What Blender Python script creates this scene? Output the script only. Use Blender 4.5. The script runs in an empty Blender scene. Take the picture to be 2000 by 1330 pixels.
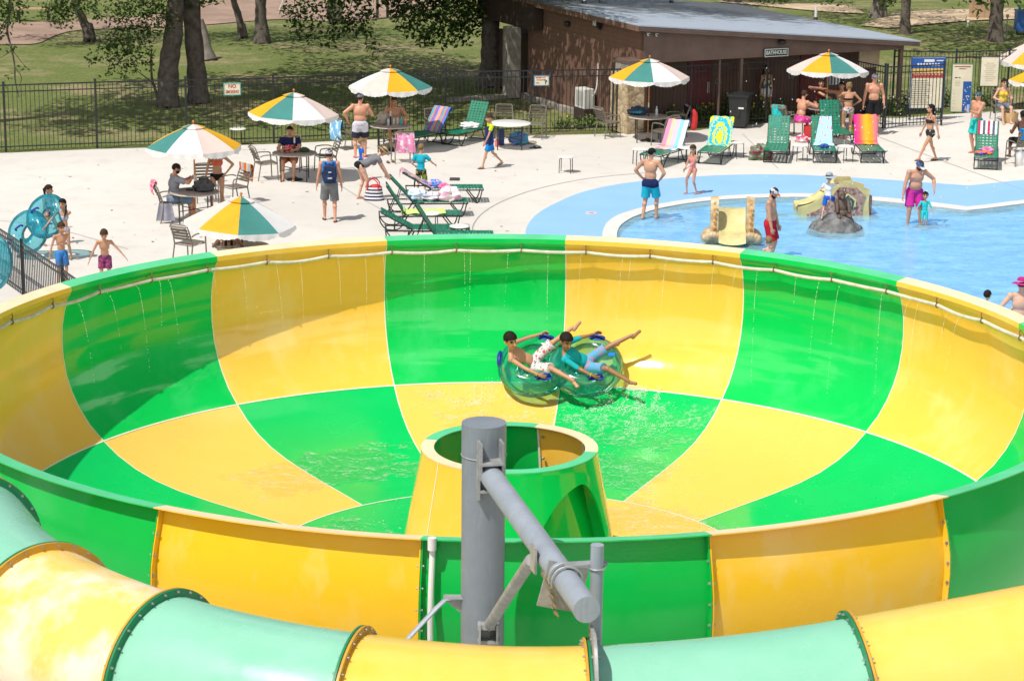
import bpy, bmesh, math, random
import numpy as np
from mathutils import Vector, Matrix
random.seed(7); np.random.seed(7)
C = bpy.context.scene.collection
sc = bpy.context.scene
PI = math.pi
# ------------------------------------------------------------------ camera model (same numbers as the camera object)
FPX, PITCH, ROLL, CAMZ = 4612.64, .2492957, .01098, 11.1242
def ray(u, v):
    cr, sr = math.cos(ROLL), math.sin(ROLL); a = u-1000; b = v-665
    x = (a*cr+b*sr)/FPX; y = -(-a*sr+b*cr)/FPX
    c, s = math.cos(PITCH), math.sin(PITCH)
    return (x, c+y*s, -s+y*c)
def G(u, v, z=0.0):                       # survey helper: spot on the ground seen at a photo pixel
    d = ray(u, v); t = (z-CAMZ)/d[2]; return Vector((t*d[0], t*d[1], z))
def V(u, v, y):                           # spot at depth y
    d = ray(u, v); t = y/d[1]; return Vector((t*d[0], y, CAMZ+t*d[2]))
def Vp(u, v, p, n):                       # spot on the plane through p with normal n
    d = Vector(ray(u, v)); o = Vector((0, 0, CAMZ)); t = (Vector(p)-o).dot(Vector(n))/d.dot(Vector(n)); return o+d*t
# ------------------------------------------------------------------ materials
MATS = {}
def nodes(name):
    m = bpy.data.materials.new(name); m.use_nodes = True
    nt = m.node_tree; b = nt.nodes['Principled BSDF']; return m, nt, b
def c4(c): return (c[0], c[1], c[2], 1)
def mixrgb(nt, fac, a, b, blend='MIX'):
    n = nt.nodes.new('ShaderNodeMix'); n.data_type = 'RGBA'; n.blend_type = blend
    for sock, val in ((n.inputs[0], fac), (n.inputs[6], a), (n.inputs[7], b)):
        if hasattr(val, 'is_output'): nt.links.new(val, sock)
        elif isinstance(val, (int, float)): sock.default_value = val
        else: sock.default_value = c4(val)
    return n.outputs[2]
def coord(nt, kind='Object'): return nt.nodes.new('ShaderNodeTexCoord').outputs[kind]
def noise(nt, vec, scale, detail=4, rough=.55, stretch=None):
    if stretch:
        mp = nt.nodes.new('ShaderNodeMapping'); mp.inputs['Scale'].default_value = stretch
        nt.links.new(vec, mp.inputs['Vector']); vec = mp.outputs[0]
    n = nt.nodes.new('ShaderNodeTexNoise'); n.inputs['Scale'].default_value = scale
    n.inputs['Detail'].default_value = detail; n.inputs['Roughness'].default_value = rough
    nt.links.new(vec, n.inputs['Vector']); return n.outputs['Fac']
def ramp(nt, fac, stops, interp='LINEAR'):
    r = nt.nodes.new('ShaderNodeValToRGB'); r.color_ramp.interpolation = interp
    while len(r.color_ramp.elements) < len(stops): r.color_ramp.elements.new(.5)
    for e, (p, c) in zip(r.color_ramp.elements, stops):
        e.position = p; e.color = c4(c) if not isinstance(c, (int, float)) else (c, c, c, 1)
    nt.links.new(fac, r.inputs[0]); return r.outputs[0]
def bumpn(nt, b, h, strength, dist=.02):
    n = nt.nodes.new('ShaderNodeBump'); n.inputs['Strength'].default_value = strength; n.inputs['Distance'].default_value = dist
    nt.links.new(h, n.inputs['Height']); nt.links.new(n.outputs[0], b.inputs['Normal'])
def mat(name, col, rough=.5, var=.15, vs=4, bump=0, bs=60, metal=0, coat=0, spec=.5, col2=None, lo=.35, hi=.65):
    if name in MATS: return MATS[name]
    m, nt, b = nodes(name)
    c2 = col2 or tuple(c*(1-var) for c in col)
    co = coord(nt)
    n = noise(nt, co, vs)
    f = ramp(nt, n, [(lo, 0.), (hi, 1.)])
    nt.links.new(mixrgb(nt, f, col, c2), b.inputs['Base Color'])
    b.inputs['Roughness'].default_value = rough; b.inputs['Metallic'].default_value = metal
    b.inputs['Coat Weight'].default_value = coat; b.inputs['Specular IOR Level'].default_value = spec
    if bump: bumpn(nt, b, noise(nt, co, bs, 3), bump)
    MATS[name] = m; return m
# ------------------------------------------------------------------ mesh builder
class MB:
    def __init__(s): s.v = []; s.f = []; s.m = []; s.uv = {}
    def add(s, vs, fs, mi=0):
        o = len(s.v); s.v += [tuple(p) for p in vs]
        for f in fs: s.f.append(tuple(i+o for i in f)); s.m.append(mi)
        return o
    def box(s, c, d, rz=0, mi=0, M=None):
        R = M or Matrix.Rotation(rz, 3, 'Z'); c = Vector(c); vs = []
        for i in range(8):
            vs.append(c+R@Vector(((-.5, .5)[i & 1]*d[0], (-.5, .5)[i >> 1 & 1]*d[1], (-.5, .5)[i >> 2 & 1]*d[2])))
        s.add(vs, [(0, 2, 3, 1), (4, 5, 7, 6), (0, 1, 5, 4), (2, 6, 7, 3), (0, 4, 6, 2), (1, 3, 7, 5)], mi); return s
    def tube(s, path, r, n=8, closed=False, caps=True, mi=0, flat=None):
        P = [Vector(p) for p in path]; k = len(P)
        rs = r if isinstance(r, (list, tuple)) else [r]*k
        T = []
        for i in range(k):
            a = P[(i-1) % k] if (i > 0 or closed) else P[i]; b = P[(i+1) % k] if (i < k-1 or closed) else P[i]
            t = b-a; T.append(t.normalized() if t.length > 1e-9 else Vector((0, 0, 1)))
        up = Vector((0, 0, 1)) if abs(T[0].z) < .9 else Vector((1, 0, 0))
        x = T[0].cross(up).normalized(); vs = []
        for i in range(k):
            x = (x-T[i]*x.dot(T[i])); x = x.normalized() if x.length > 1e-6 else T[i].orthogonal().normalized()
            y = T[i].cross(x)
            for j in range(n):
                a = 2*PI*j/n; vs.append(P[i]+(x*math.cos(a)+y*math.sin(a)*(flat or 1))*rs[i])
        fs = []
        for i in range(k if closed else k-1):
            for j in range(n):
                a = i*n+j; b = i*n+(j+1) % n; c = ((i+1) % k)*n+(j+1) % n; d = ((i+1) % k)*n+j
                fs.append((a, b, c, d))
        if caps and not closed:
            fs.append(tuple(range(n-1, -1, -1))); fs.append(tuple((k-1)*n+j for j in range(n)))
        s.add(vs, fs, mi); return s
    def bar(s, a, b, r, n=8, mi=0, r2=None): return s.tube([a, b], [r, r if r2 is None else r2], n, mi=mi)
    def cap(s, a, b, r0, r1, n=10, mi=0):     # tapered capsule
        a = Vector(a); b = Vector(b); d = (b-a); L = d.length
        d = d.normalized() if L > 1e-6 else Vector((0, 0, 1)); pa = []; rr = []
        for t in (-.98, -.8, -.45, 0): pa.append(a+d*r0*t); rr.append(r0*math.sqrt(max(0, 1-t*t)))
        for t in (.34, .67): pa.append(a.lerp(b, t)); rr.append(r0+(r1-r0)*t)
        for t in (0, .45, .8, .98): pa.append(b+d*r1*t); rr.append(r1*math.sqrt(max(0, 1-t*t)))
        return s.tube(pa, rr, n, mi=mi)
    def ell(s, c, r, nu=12, nv=8, M=None, mi=0):
        c = Vector(c); M = M or Matrix.Identity(3); r = (r, r, r) if isinstance(r, (int, float)) else r
        vs = [c+M@Vector((0, 0, r[2]))]
        for i in range(1, nv):
            t = PI*i/nv
            for j in range(nu):
                a = 2*PI*j/nu; vs.append(c+M@Vector((r[0]*math.sin(t)*math.cos(a), r[1]*math.sin(t)*math.sin(a), r[2]*math.cos(t))))
        vs.append(c-M@Vector((0, 0, r[2]))); fs = []
        for j in range(nu): fs.append((0, 1+j, 1+(j+1) % nu))
        for i in range(nv-2):
            for j in range(nu): fs.append((1+i*nu+j, 1+(i+1)*nu+j, 1+(i+1)*nu+(j+1) % nu, 1+i*nu+(j+1) % nu))
        l = len(vs)-1; o = 1+(nv-2)*nu
        for j in range(nu): fs.append((l, o+(j+1) % nu, o+j))
        s.add(vs, fs, mi); return s
    def lathe(s, prof, n=32, c=(0, 0, 0), a0=0, a1=2*PI, mi=0, flip=False):
        full = abs(a1-a0-2*PI) < 1e-6; m = n if full else n+1; vs = []
        for i in range(m):
            a = a0+(a1-a0)*i/n
            for r, z in prof: vs.append((c[0]+r*math.sin(a), c[1]+r*math.cos(a), c[2]+z))
        k = len(prof); fs = []
        for i in range(n):
            for j in range(k-1):
                q = (i*k+j, i*k+j+1, ((i+1) % m)*k+j+1, ((i+1) % m)*k+j); fs.append(q[::-1] if flip else q)
        s.add(vs, fs, mi); return s
    def disc(s, c, r, n=24, mi=0, nrm=None):
        c = Vector(c); x = Vector((1, 0, 0)); y = Vector((0, 1, 0))
        if nrm is not None: nn = Vector(nrm).normalized(); x = nn.orthogonal().normalized(); y = nn.cross(x)
        s.add([c+x*r*math.cos(2*PI*i/n)+y*r*math.sin(2*PI*i/n) for i in range(n)], [tuple(range(n))], mi); return s
    def sheet(s, fn, nu, nv, mi=0, closed=False):
        o = len(s.v); vs = []
        for i in range(nu+1):
            for j in range(nv+1):
                s.uv[o+len(vs)] = (i/nu, j/nv); vs.append(fn(i/nu, j/nv))
        s.add(vs, [(i*(nv+1)+j, (i+1)*(nv+1)+j, (i+1)*(nv+1)+j+1, i*(nv+1)+j+1) for i in range(nu) for j in range(nv)], mi); return s
    def build(s, name, mats, parent=None, smooth=35, loc=None):
        me = bpy.data.meshes.new(name); me.from_pydata(s.v, [], s.f)
        if not isinstance(mats, (list, tuple)): mats = [mats]
        for m in mats: me.materials.append(m)
        if len(mats) > 1: me.polygons.foreach_set('material_index', s.m)
        if s.uv:
            uvl = me.uv_layers.new(name='UVMap'); li = np.empty(len(me.loops), dtype=np.int32); me.loops.foreach_get('vertex_index', li)
            uvs = np.array([s.uv.get(int(i), (0, 0)) for i in li], dtype=np.float32); uvl.data.foreach_set('uv', uvs.ravel())
        if smooth:
            me.shade_smooth(); me.set_sharp_from_angle(angle=math.radians(smooth))
        me.validate(); me.update()
        o = bpy.data.objects.new(name, me); C.objects.link(o)
        if parent: o.parent = parent
        if loc is not None: o.location = loc
        return o
def tag(o, label=None, cat=None, group=None, kind=None):
    if label: o['label'] = label
    if cat: o['category'] = cat
    if group: o['group'] = group
    if kind: o['kind'] = kind
    return o
def thing(name, label, cat, loc=(0, 0, 0), rz=0, group=None):
    o = bpy.data.objects.new(name, None); C.objects.link(o); o.empty_display_size = .2
    o.location = loc; o.rotation_euler = (0, 0, rz); return tag(o, label, cat, group)
def dup(root, loc=None, rz=None, label=None, group=None):
    def cp(o, par):
        c = o.copy(); C.objects.link(c)
        if par: c.parent = par
        for ch in list(o.children): cp(ch, c)
        return c
    r = cp(root, None)
    if loc is not None: r.location = loc
    if rz is not None: r.rotation_euler = (0, 0, rz)
    if label: r['label'] = label
    if group: r['group'] = group
    return r
def poly_mesh(name, outer, holes, z, m, parent=None, skirt=0):     # flat sheet with holes
    bm = bmesh.new(); ed = []
    for loop in [outer]+holes:
        vs = [bm.verts.new((p[0], p[1], z)) for p in loop]
        for i in range(len(vs)): ed.append(bm.edges.new((vs[i], vs[(i+1) % len(vs)])))
    bmesh.ops.triangle_fill(bm, use_beauty=True, edges=ed)
    for f in bm.faces:
        if f.normal.z < 0: f.normal_flip()
    if skirt:
        be = [e for e in bm.edges if len(e.link_faces) == 1]
        r = bmesh.ops.extrude_edge_only(bm, edges=be)
        for g in r['geom']:
            if isinstance(g, bmesh.types.BMVert): g.co.z -= skirt
    me = bpy.data.meshes.new(name); bm.to_mesh(me); bm.free(); me.materials.append(m)
    o = bpy.data.objects.new(name, me); C.objects.link(o)
    if parent: o.parent = parent
    return o
def text_mesh(name, body, size, M, m, parent=None, ext=.004, align='CENTER', xs=1.0):
    cu = bpy.data.curves.new(name, 'FONT'); cu.body = body; cu.size = size; cu.extrude = ext; cu.align_x = align; cu.align_y = 'CENTER'; cu.offset = size*.018
    t = bpy.data.objects.new(name, cu); C.objects.link(t); bpy.context.view_layer.update()
    me = bpy.data.meshes.new_from_object(t.evaluated_get(bpy.context.evaluated_depsgraph_get()))
    bpy.data.objects.remove(t); bpy.data.curves.remove(cu)
    me.transform(Matrix.Diagonal((xs, 1, 1, 1))); me.transform(M); me.materials.clear(); me.materials.append(m); me.name = name
    o = bpy.data.objects.new(name, me); C.objects.link(o)
    if parent: o.parent = parent
    return o
def smooth_loop(pts, n=6):                 # Catmull-Rom
    P = [Vector(p) for p in pts]; k = len(P); out = []
    for i in range(k-1):
        a = P[max(i-1, 0)]; b = P[i]; c = P[i+1]; d = P[min(i+2, k-1)]
        for j in range(n):
            t = j/n; out.append(.5*((2*b)+(c-a)*t+(2*a-5*b+4*c-d)*t*t+(3*b-a-3*c+d)*t**3))
    out.append(P[-1]); return out
# ------------------------------------------------------------------ camera, light, world
cam = bpy.data.cameras.new('camera'); cam.sensor_width = 36; cam.lens = FPX/2000*36; cam.clip_start = .5; cam.clip_end = 2000; cam.dof.use_dof = True; cam.dof.focus_distance = 35; cam.dof.aperture_fstop = 5.6; cam.dof.aperture_blades = 7
co_ = bpy.data.objects.new('camera', cam); C.objects.link(co_)
f_ = Vector((0, math.cos(PITCH), -math.sin(PITCH))); up_ = Vector((0, math.sin(PITCH), math.cos(PITCH))); rt_ = Vector((1, 0, 0))
cr_, sr_ = math.cos(ROLL), math.sin(ROLL)
# photo axes: image right = rt*cr + up*... (roll)
R_ = rt_*cr_+up_*sr_; U_ = up_*cr_-rt_*sr_
co_.matrix_world = Matrix(((R_.x, U_.x, -f_.x, 0), (R_.y, U_.y, -f_.y, 0), (R_.z, U_.z, -f_.z, CAMZ), (0, 0, 0, 1)))
sc.camera = co_
SUN = Vector((.36, .36, -.86)).normalized()     # direction of travel
l = bpy.data.lights.new('sun', 'SUN'); l.energy = 4.45; l.angle = math.radians(.5); l.color = (1, .955, .89)
lo_ = bpy.data.objects.new('sun', l); C.objects.link(lo_); lo_.rotation_euler = SUN.to_track_quat('-Z', 'Y').to_euler()
w = bpy.data.worlds.new('World'); sc.world = w; w.use_nodes = True; nt = w.node_tree
sk = nt.nodes.new('ShaderNodeTexSky'); sk.sky_type = 'NISHITA'; sk.sun_disc = False
sk.sun_elevation = math.asin(-SUN.z); sk.sun_rotation = math.atan2(-SUN.x, -SUN.y); sk.altitude = 200; sk.dust_density = 1.2
bg1 = nt.nodes['Background']; nt.links.new(sk.outputs[0], bg1.inputs[0]); bg1.inputs[1].default_value = .068
# broken white clouds
tcw = nt.nodes.new('ShaderNodeTexCoord').outputs['Generated']; nzw = noise(nt, tcw, 2.3, 7, .6, (1, 1, 1.7)); bg2 = nt.nodes.new('ShaderNodeBackground'); bg2.inputs[0].default_value = (1, .985, .96, 1); bg2.inputs[1].default_value = 1.75
mxw = nt.nodes.new('ShaderNodeMixShader'); sxw = nt.nodes.new('ShaderNodeSeparateXYZ'); nt.links.new(tcw, sxw.inputs[0])
hb_ = nt.nodes.new('ShaderNodeMath'); hb_.operation = 'MULTIPLY'; nt.links.new(ramp(nt, sxw.outputs[2], [(.03, 0.), (.25, 1.), (.50, 1.), (.74, 0.)]), hb_.inputs[0]); ngy = nt.nodes.new('ShaderNodeMath'); ngy.operation = 'MULTIPLY'; ngy.inputs[1].default_value = -1; nt.links.new(sxw.outputs[1], ngy.inputs[0]); nt.links.new(ramp(nt, ngy.outputs[0], [(.1, 0.), (.55, 1.)]), hb_.inputs[1])
bsw = nt.nodes.new('ShaderNodeMath'); bsw.operation = 'MULTIPLY_ADD'; bsw.inputs[1].default_value = .13; nt.links.new(hb_.outputs[0], bsw.inputs[0]); nt.links.new(nzw, bsw.inputs[2])   # cloud bank behind the viewer
nt.links.new(ramp(nt, bsw.outputs[0], [(.565, 0.), (.61, .95)]), mxw.inputs[0]); nt.links.new(bg1.outputs[0], mxw.inputs[1]); nt.links.new(bg2.outputs[0], mxw.inputs[2]); nt.links.new(mxw.outputs[0], nt.nodes['World Output'].inputs[0])
sc.cycles.transparent_max_bounces = 24
sc.view_settings.view_transform = 'Standard'; sc.view_settings.look = 'None'; sc.view_settings.exposure = 0
# ================================================================== SETTING
def ground_mat():
    m, nt, b = nodes('lawn_grass'); co = coord(nt)
    n1 = noise(nt, co, .16, 5, .6, (1, 1.6, 1)); n2 = noise(nt, co, .9, 6, .7); n3 = noise(nt, co, 9, 4, .7, (1, .5, 1))
    g = mixrgb(nt, ramp(nt, n3, [(.3, 0.), (.7, 1.)]), (.085, .13, .03), (.19, .205, .075))
    dry = mixrgb(nt, ramp(nt, n3, [(.3, 0.), (.7, 1.)]), (.28, .215, .125), (.39, .305, .195))
    f = mixrgb(nt, .5, n1, n2, 'MIX')
    fr = ramp(nt, f, [(.49, 0.), (.65, 1.)])
    nt.links.new(mixrgb(nt, fr, g, dry), b.inputs['Base Color']); b.inputs['Roughness'].default_value = .95; b.inputs['Specular IOR Level'].default_value = .1
    bumpn(nt, b, n3, .6, .05); return m
deck_back = [G(2100, 212), G(1990, 214.5), G(1890, 221), G(1760, 231), G(1650, 231), G(1540, 237), G(1480, 243), G(1345, 256), G(1196, 262), G(1037, 265.5), G(870, 267.5), G(705, 274), G(535, 281.5), G(450, 284.5), G(190, 291.5), G(12, 299)]
deck_outer = [(-50, 10), (60, 10), (60, 76)]+[(p.x, p.y) for p in deck_back]+[(-50, 54.5)]
def backy(x):
    pts = sorted([(p.x, p.y) for p in deck_back])
    if x < pts[0][0]: return pts[0][1]+(x-pts[0][0])*.27
    if x > pts[-1][0]: return pts[-1][1]
    for (x0, y0), (x1, y1) in zip(pts, pts[1:]):
        if x0 <= x <= x1: return y0+(y1-y0)*(x-x0)/(x1-x0+1e-9)
def ground_z(x, y):
    d = backy(x)-y
    z = -.04
    if d > .6 and -48 < x < 58 and y > 12: z = -1.2
    if y > 74: z += .22*math.sin((x+y)*.13)*min(1, (y-74)/25)*.6+.12*math.sin(x*.31-y*.17)*min(1, (y-74)/20)
    return z
gx = [-400, -250, -150, -100, -70]+[-50+i*1.0 for i in range(111)]+[75, 100, 150, 250, 400]
gy = [-300, -120, -40, 0, 8, 13]+[16+i*2.5 for i in range(12)]+[47+i*.75 for i in range(88)]+[115, 122, 130, 140, 160, 200, 260, 350, 500, 800]
g = MB(); ny = len(gy)
g.add([(x, y, ground_z(x, y)) for x in gx for y in gy], [(i*ny+j, (i+1)*ny+j, (i+1)*ny+j+1, i*ny+j+1) for i in range(len(gx)-1) for j in range(ny-1)])
tag(g.build('lawn', ground_mat(), smooth=60), kind='structure')

def concrete_mat():
    m, nt, b = nodes('deck_concrete'); co = coord(nt)
    n1 = noise(nt, co, .12, 4, .55); n2 = noise(nt, co, 1.3, 6, .7); n3 = noise(nt, co, 14, 3, .7)
    base = mixrgb(nt, ramp(nt, n1, [(.35, 0.), (.65, 1.)]), (.66, .625, .57), (.59, .56, .515))
    base = mixrgb(nt, ramp(nt, n2, [(.48, 0.), (.75, .55)]), base, (.50, .46, .41))
    base = mixrgb(nt, ramp(nt, n3, [(.66, 0.), (.72, .5)]), base, (.36, .33, .29))
    nt.links.new(base, b.inputs['Base Color']); b.inputs['Roughness'].default_value = .85; b.inputs['Specular IOR Level'].default_value = .25
    bumpn(nt, b, n2, .12, .02); return m
def L(px, hid): return [(p.x, p.y) for p in smooth_loop([G(*q) for q in px], 6)]+hid
basin = L([(1205, 466), (1206, 452), (1216, 437), (1245, 421), (1300, 405), (1400, 391), (1550, 385), (1680, 390), (1780, 399), (1888, 411)], [])
basin += L([(1892, 411), (1945, 405), (2000, 398), (2100, 386)], [(24, 57), (26, 50), (24, 42), (14, 39), (6, 39.5), (3.2, 43), (2.5, 49)])
curbo = L([(1176, 466), (1178, 450), (1190, 431), (1222, 415), (1288, 399), (1396, 384.5), (1550, 378.5), (1684, 383.5), (1786, 392), (1888, 404)], [])
curbo += L([(1892, 404), (1945, 398), (2000, 391), (2100, 379)], [(24.4, 57.4), (26.4, 50), (24.4, 41.6), (14, 38.6), (5.8, 39.1), (2.8, 43), (2.15, 49)])
blue = L([(1027, 466), (1028, 446), (1046, 421), (1082, 399), (1140, 375), (1230, 357), (1350, 346), (1450, 341.5), (1550, 342), (1650, 346.5), (1750, 353), (1850, 360), (1890, 363)], [])
blue += L([(1894, 363), (1940, 358), (2000, 352), (2100, 346)], [(27, 61), (29, 50), (26, 39), (14, 36.5), (4.5, 37), (1.2, 43), (.35, 50)])
tag(poly_mesh('pool_deck', deck_outer, [basin], 0, concrete_mat(), skirt=.2), kind='structure')
bluem = mat('blue_deck_paint', (.245, .46, .79), .7, .08, .7, bump=.1, bs=30, col2=(.27, .49, .83))
tag(poly_mesh('painted_pool_surround', blue, [basin], .005, bluem), kind='structure')
whitem = mat('white_curb_tile', (.72, .70, .66), .6, .12, 3)
cb = MB(); n = len(basin)
cb.add([(p[0], p[1], .010) for p in basin]+[(p[0], p[1], .010) for p in curbo]+[(p[0], p[1], -.16) for p in basin], [(i, (i+1) % n, n+(i+1) % n, n+i) for i in range(n)]+[(i, 2*n+i, 2*n+(i+1) % n, (i+1) % n) for i in range(n)])
tag(cb.build('pool_edge', whitem, smooth=0), kind='structure')
def pool_floor_mat():
    m, nt, b = nodes('pool_floor'); co = coord(nt)
    n1 = noise(nt, co, .5, 3)
    nt.links.new(mixrgb(nt, n1, (.20, .49, .84), (.29, .60, .90)), b.inputs['Base Color']); b.inputs['Roughness'].default_value = .7; return m
tag(poly_mesh('pool_floor', basin, [], -.15, pool_floor_mat()), kind='structure')
def water_mat():
    m, nt, b = nodes('pool_water'); out = nt.nodes['Material Output']; nt.nodes.remove(b); co = coord(nt)
    n1 = noise(nt, co, 1.5, 5, .62, (.8, 1.5, 1)); n2 = noise(nt, co, 6, 3, .6)
    h = mixrgb(nt, .3, n1, n2)
    bp = nt.nodes.new('ShaderNodeBump'); bp.inputs['Strength'].default_value = .5; bp.inputs['Distance'].default_value = .07
    nt.links.new(h, bp.inputs['Height'])
    tr = nt.nodes.new('ShaderNodeBsdfTransparent'); tr.inputs[0].default_value = (.70, .93, .98, 1)
    gl = nt.nodes.new('ShaderNodeBsdfGlossy'); gl.inputs['Roughness'].default_value = .06; gl.inputs[0].default_value = (1, 1, 1, 1)
    fr = nt.nodes.new('ShaderNodeFresnel'); fr.inputs[0].default_value = 1.33
    mx = nt.nodes.new('ShaderNodeMixShader')
    nt.links.new(bp.outputs[0], gl.inputs['Normal']); nt.links.new(bp.outputs[0], fr.inputs['Normal'])
    nt.links.new(fr.outputs[0], mx.inputs[0]); nt.links.new(tr.outputs[0], mx.inputs[1]); nt.links.new(gl.outputs[0], mx.inputs[2])
    # faint milky body of aerated water
    df = nt.nodes.new('ShaderNodeBsdfDiffuse'); df.inputs[0].default_value = (.40, .70, .86, 1)
    mx2 = nt.nodes.new('ShaderNodeMixShader')
    f = ramp(nt, h, [(.38, .22), (.66, .52)]); nt.links.new(f, mx2.inputs[0])
    nt.links.new(mx.outputs[0], mx2.inputs[1]); nt.links.new(df.outputs[0], mx2.inputs[2]); nt.links.new(bp.outputs[0], df.inputs['Normal'])
    nt.links.new(mx2.outputs[0], out.inputs[0]); return m
tag(poly_mesh('pool_water', basin, [], -.02, water_mat()), kind='structure')
# joint lines cut in the concrete
jm = mat('joint_dark', (.33, .31, .28), .9)
jl = MB()
def strip(px, wdt, z=.006):
    P = smooth_loop([G(*q) for q in px], 8)
    for a, b in zip(P, P[1:]):
        d = (b-a).normalized(); nn = Vector((-d.y, d.x, 0))*wdt*.5
        jl.add([a-nn+Vector((0, 0, z)), b-nn+Vector((0, 0, z)), b+nn+Vector((0, 0, z)), a+nn+Vector((0, 0, z))], [(0, 1, 2, 3)])
strip([(922, 455), (926, 437), (945, 415), (985, 392), (1055, 368), (1150, 349), (1260, 338)], .03)
strip([(660, 360), (700, 385), (745, 410), (790, 440), (815, 470)], .025)
strip([(0, 431), (100, 445), (250, 487)], .02); strip([(330, 300), (520, 292)], .02)
strip([(1700, 262), (1860, 322), (2000, 372)], .03); strip([(1450, 262), (1520, 330)], .02)
tag(jl.build('deck_joints', jm, smooth=0), kind='structure')
# gravel path across the lawn, bare sand bank
def patch(name, px, m, z):
    return tag(poly_mesh(name, [(p.x, p.y) for p in smooth_loop([G(*q) for q in px+[px[0]]], 4)[:-1]], [], z, m), kind='structure')
pm = mat('red_gravel', (.37, .26, .20), .95, .25, .8, bump=.3, bs=30, spec=.1)
def draped(name, px, m, dz):
    o = patch(name, px, m, 0)
    bm = bmesh.new(); bm.from_mesh(o.data)
    for i in range(3): bmesh.ops.subdivide_edges(bm, edges=[e for e in bm.edges if e.calc_length() > 1.2], cuts=1); bmesh.ops.triangulate(bm, faces=bm.faces[:])
    for v in bm.verts: v.co.z = ground_z(v.co.x, v.co.y)+dz
    bm.to_mesh(o.data); bm.free(); return o
draped('gravel_path', [(-80, 92), (0, 85), (70, 82), (105, 66), (150, 53), (250, 46), (380, 39), (480, 31), (560, 29), (640, 38), (700, 40), (800, 28), (900, 0), (780, -40), (560, -20), (400, 1), (300, 20), (200, 30), (120, 36), (60, 42), (0, 44), (-80, 50)], pm, .035)
sm = mat('bare_sand', (.60, .46, .31), .95, .35, 1.2, bump=.5, bs=12, spec=.1)
draped('sand_bank', [(1680, 60), (1720, 44), (1760, 32), (1850, 26), (1930, 22), (2010, 20), (2010, 40), (1900, 50), (1800, 60), (1740, 66)], sm, .05)
draped('bare_soil_path', [(1690, 34), (1660, 14), (1600, 6), (1400, 4), (1500, 12), (1600, 24)], sm, .045)

lt = MB(); rl = random.Random(21)
for _ in range(190):
    x = rl.uniform(-13, 3) if rl.random() < .7 else rl.uniform(3, 15); y = rl.uniform(46, 66); y = min(y, backy(x)-.4) ; s = rl.uniform(.02, .06); a = rl.uniform(0, 6.3)
    if (x > .5 and 38 < y < 61): continue
    d = Vector((math.cos(a), math.sin(a), 0))*s; e = Vector((-math.sin(a), math.cos(a), 0))*s*.5; c = Vector((x, y, .008)); lt.add([c-d, c-e, c+d+Vector((0, 0, .012)), c+e], [(0, 1, 2, 3)])
tag(lt.build('leaf_litter', mat('dry_leaf', (.16, .11, .06), .9, .5, 3), smooth=0), 'small dry leaves scattered over the pale concrete deck', 'leaves', kind='stuff')
# ================================================================== FENCES
black = mat('black_powder_coat', (.012, .015, .018), .35, .2)
def fence(name, label, posts, h, skip=(), topr=.2, loc=None):
    root = thing(name, label, 'fence', posts[0]); o = Vector(posts[0])
    for p in posts:
        q = Vector(p)-o; m = MB(); m.box(q+Vector((0, 0, h/2+.03)), (.055, .055, h+.06)); m.box(q+Vector((0, 0, h+.07)), (.07, .07, .02)); m.build('post', black, root, 0)
    for i, (a, b) in enumerate(zip(posts, posts[1:])):
        if i in skip: continue
        a = Vector(a)-o; b = Vector(b)-o; d = (b-a); L_ = d.length; d.normalize(); rz = math.atan2(d.y, d.x); m = MB()
        for z, t in ((h-.02, .035), (h-topr, .03), (.14, .03)): m.box((a+b)/2+Vector((0, 0, z)), (L_-.06, .028, t), rz)
        k = max(2, int(L_/.115))
        for j in range(1, k): m.box(a+d*(L_*j/k)+Vector((0, 0, (h+.04)/2)), (.016, .016, h-.06), rz)
        m.build('railing_panel', black, root, 0)
    return root
fp = [Vector((-13.93-2.37*i, 64.03-.75*i, 0)) for i in (3, 2, 1)]+[G(*q) for q in ((12, 297), (190, 289.5), (365, 284), (535, 279), (705, 270.5), (870, 264), (1037, 261), (1196, 258))]
fp += [fp[-1]+Vector((2.35*i, 1.02*i, 0)) for i in (1, 2, 3)]
fence('perimeter_fence', 'long black metal picket fence between the concrete deck and the lawn', fp, 1.85)
ga = G(1728, 252); gb = G(1838, 246)
fence('gate', 'tall black picket gate standing open in front of the colourful rules board', [ga, gb], 1.86)
fence('side_fence', 'black picket fence panel running from the gate post back to the bathhouse', [ga+Vector((-.06, .05, 0)), G(1640, 232)], 1.86)
fq = [G(1742, 214.5), G(1862, 217), G(1965, 213), G(2060, 209)]
fence('back_fence', 'black picket fence at the right behind the tall cream sign and seated woman', fq, 1.86)
lf = [Vector((p.x, p.y, 0)) for p in (G(-60, 405, 1.18), G(42, 471, 1.18), G(122, 523, 1.18), G(190, 570, 1.18), G(260, 618, 1.18))]
fence('ride_fence', 'low black picket fence by the slide in the left foreground with tube riders', lf, 1.15, topr=.13)

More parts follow.
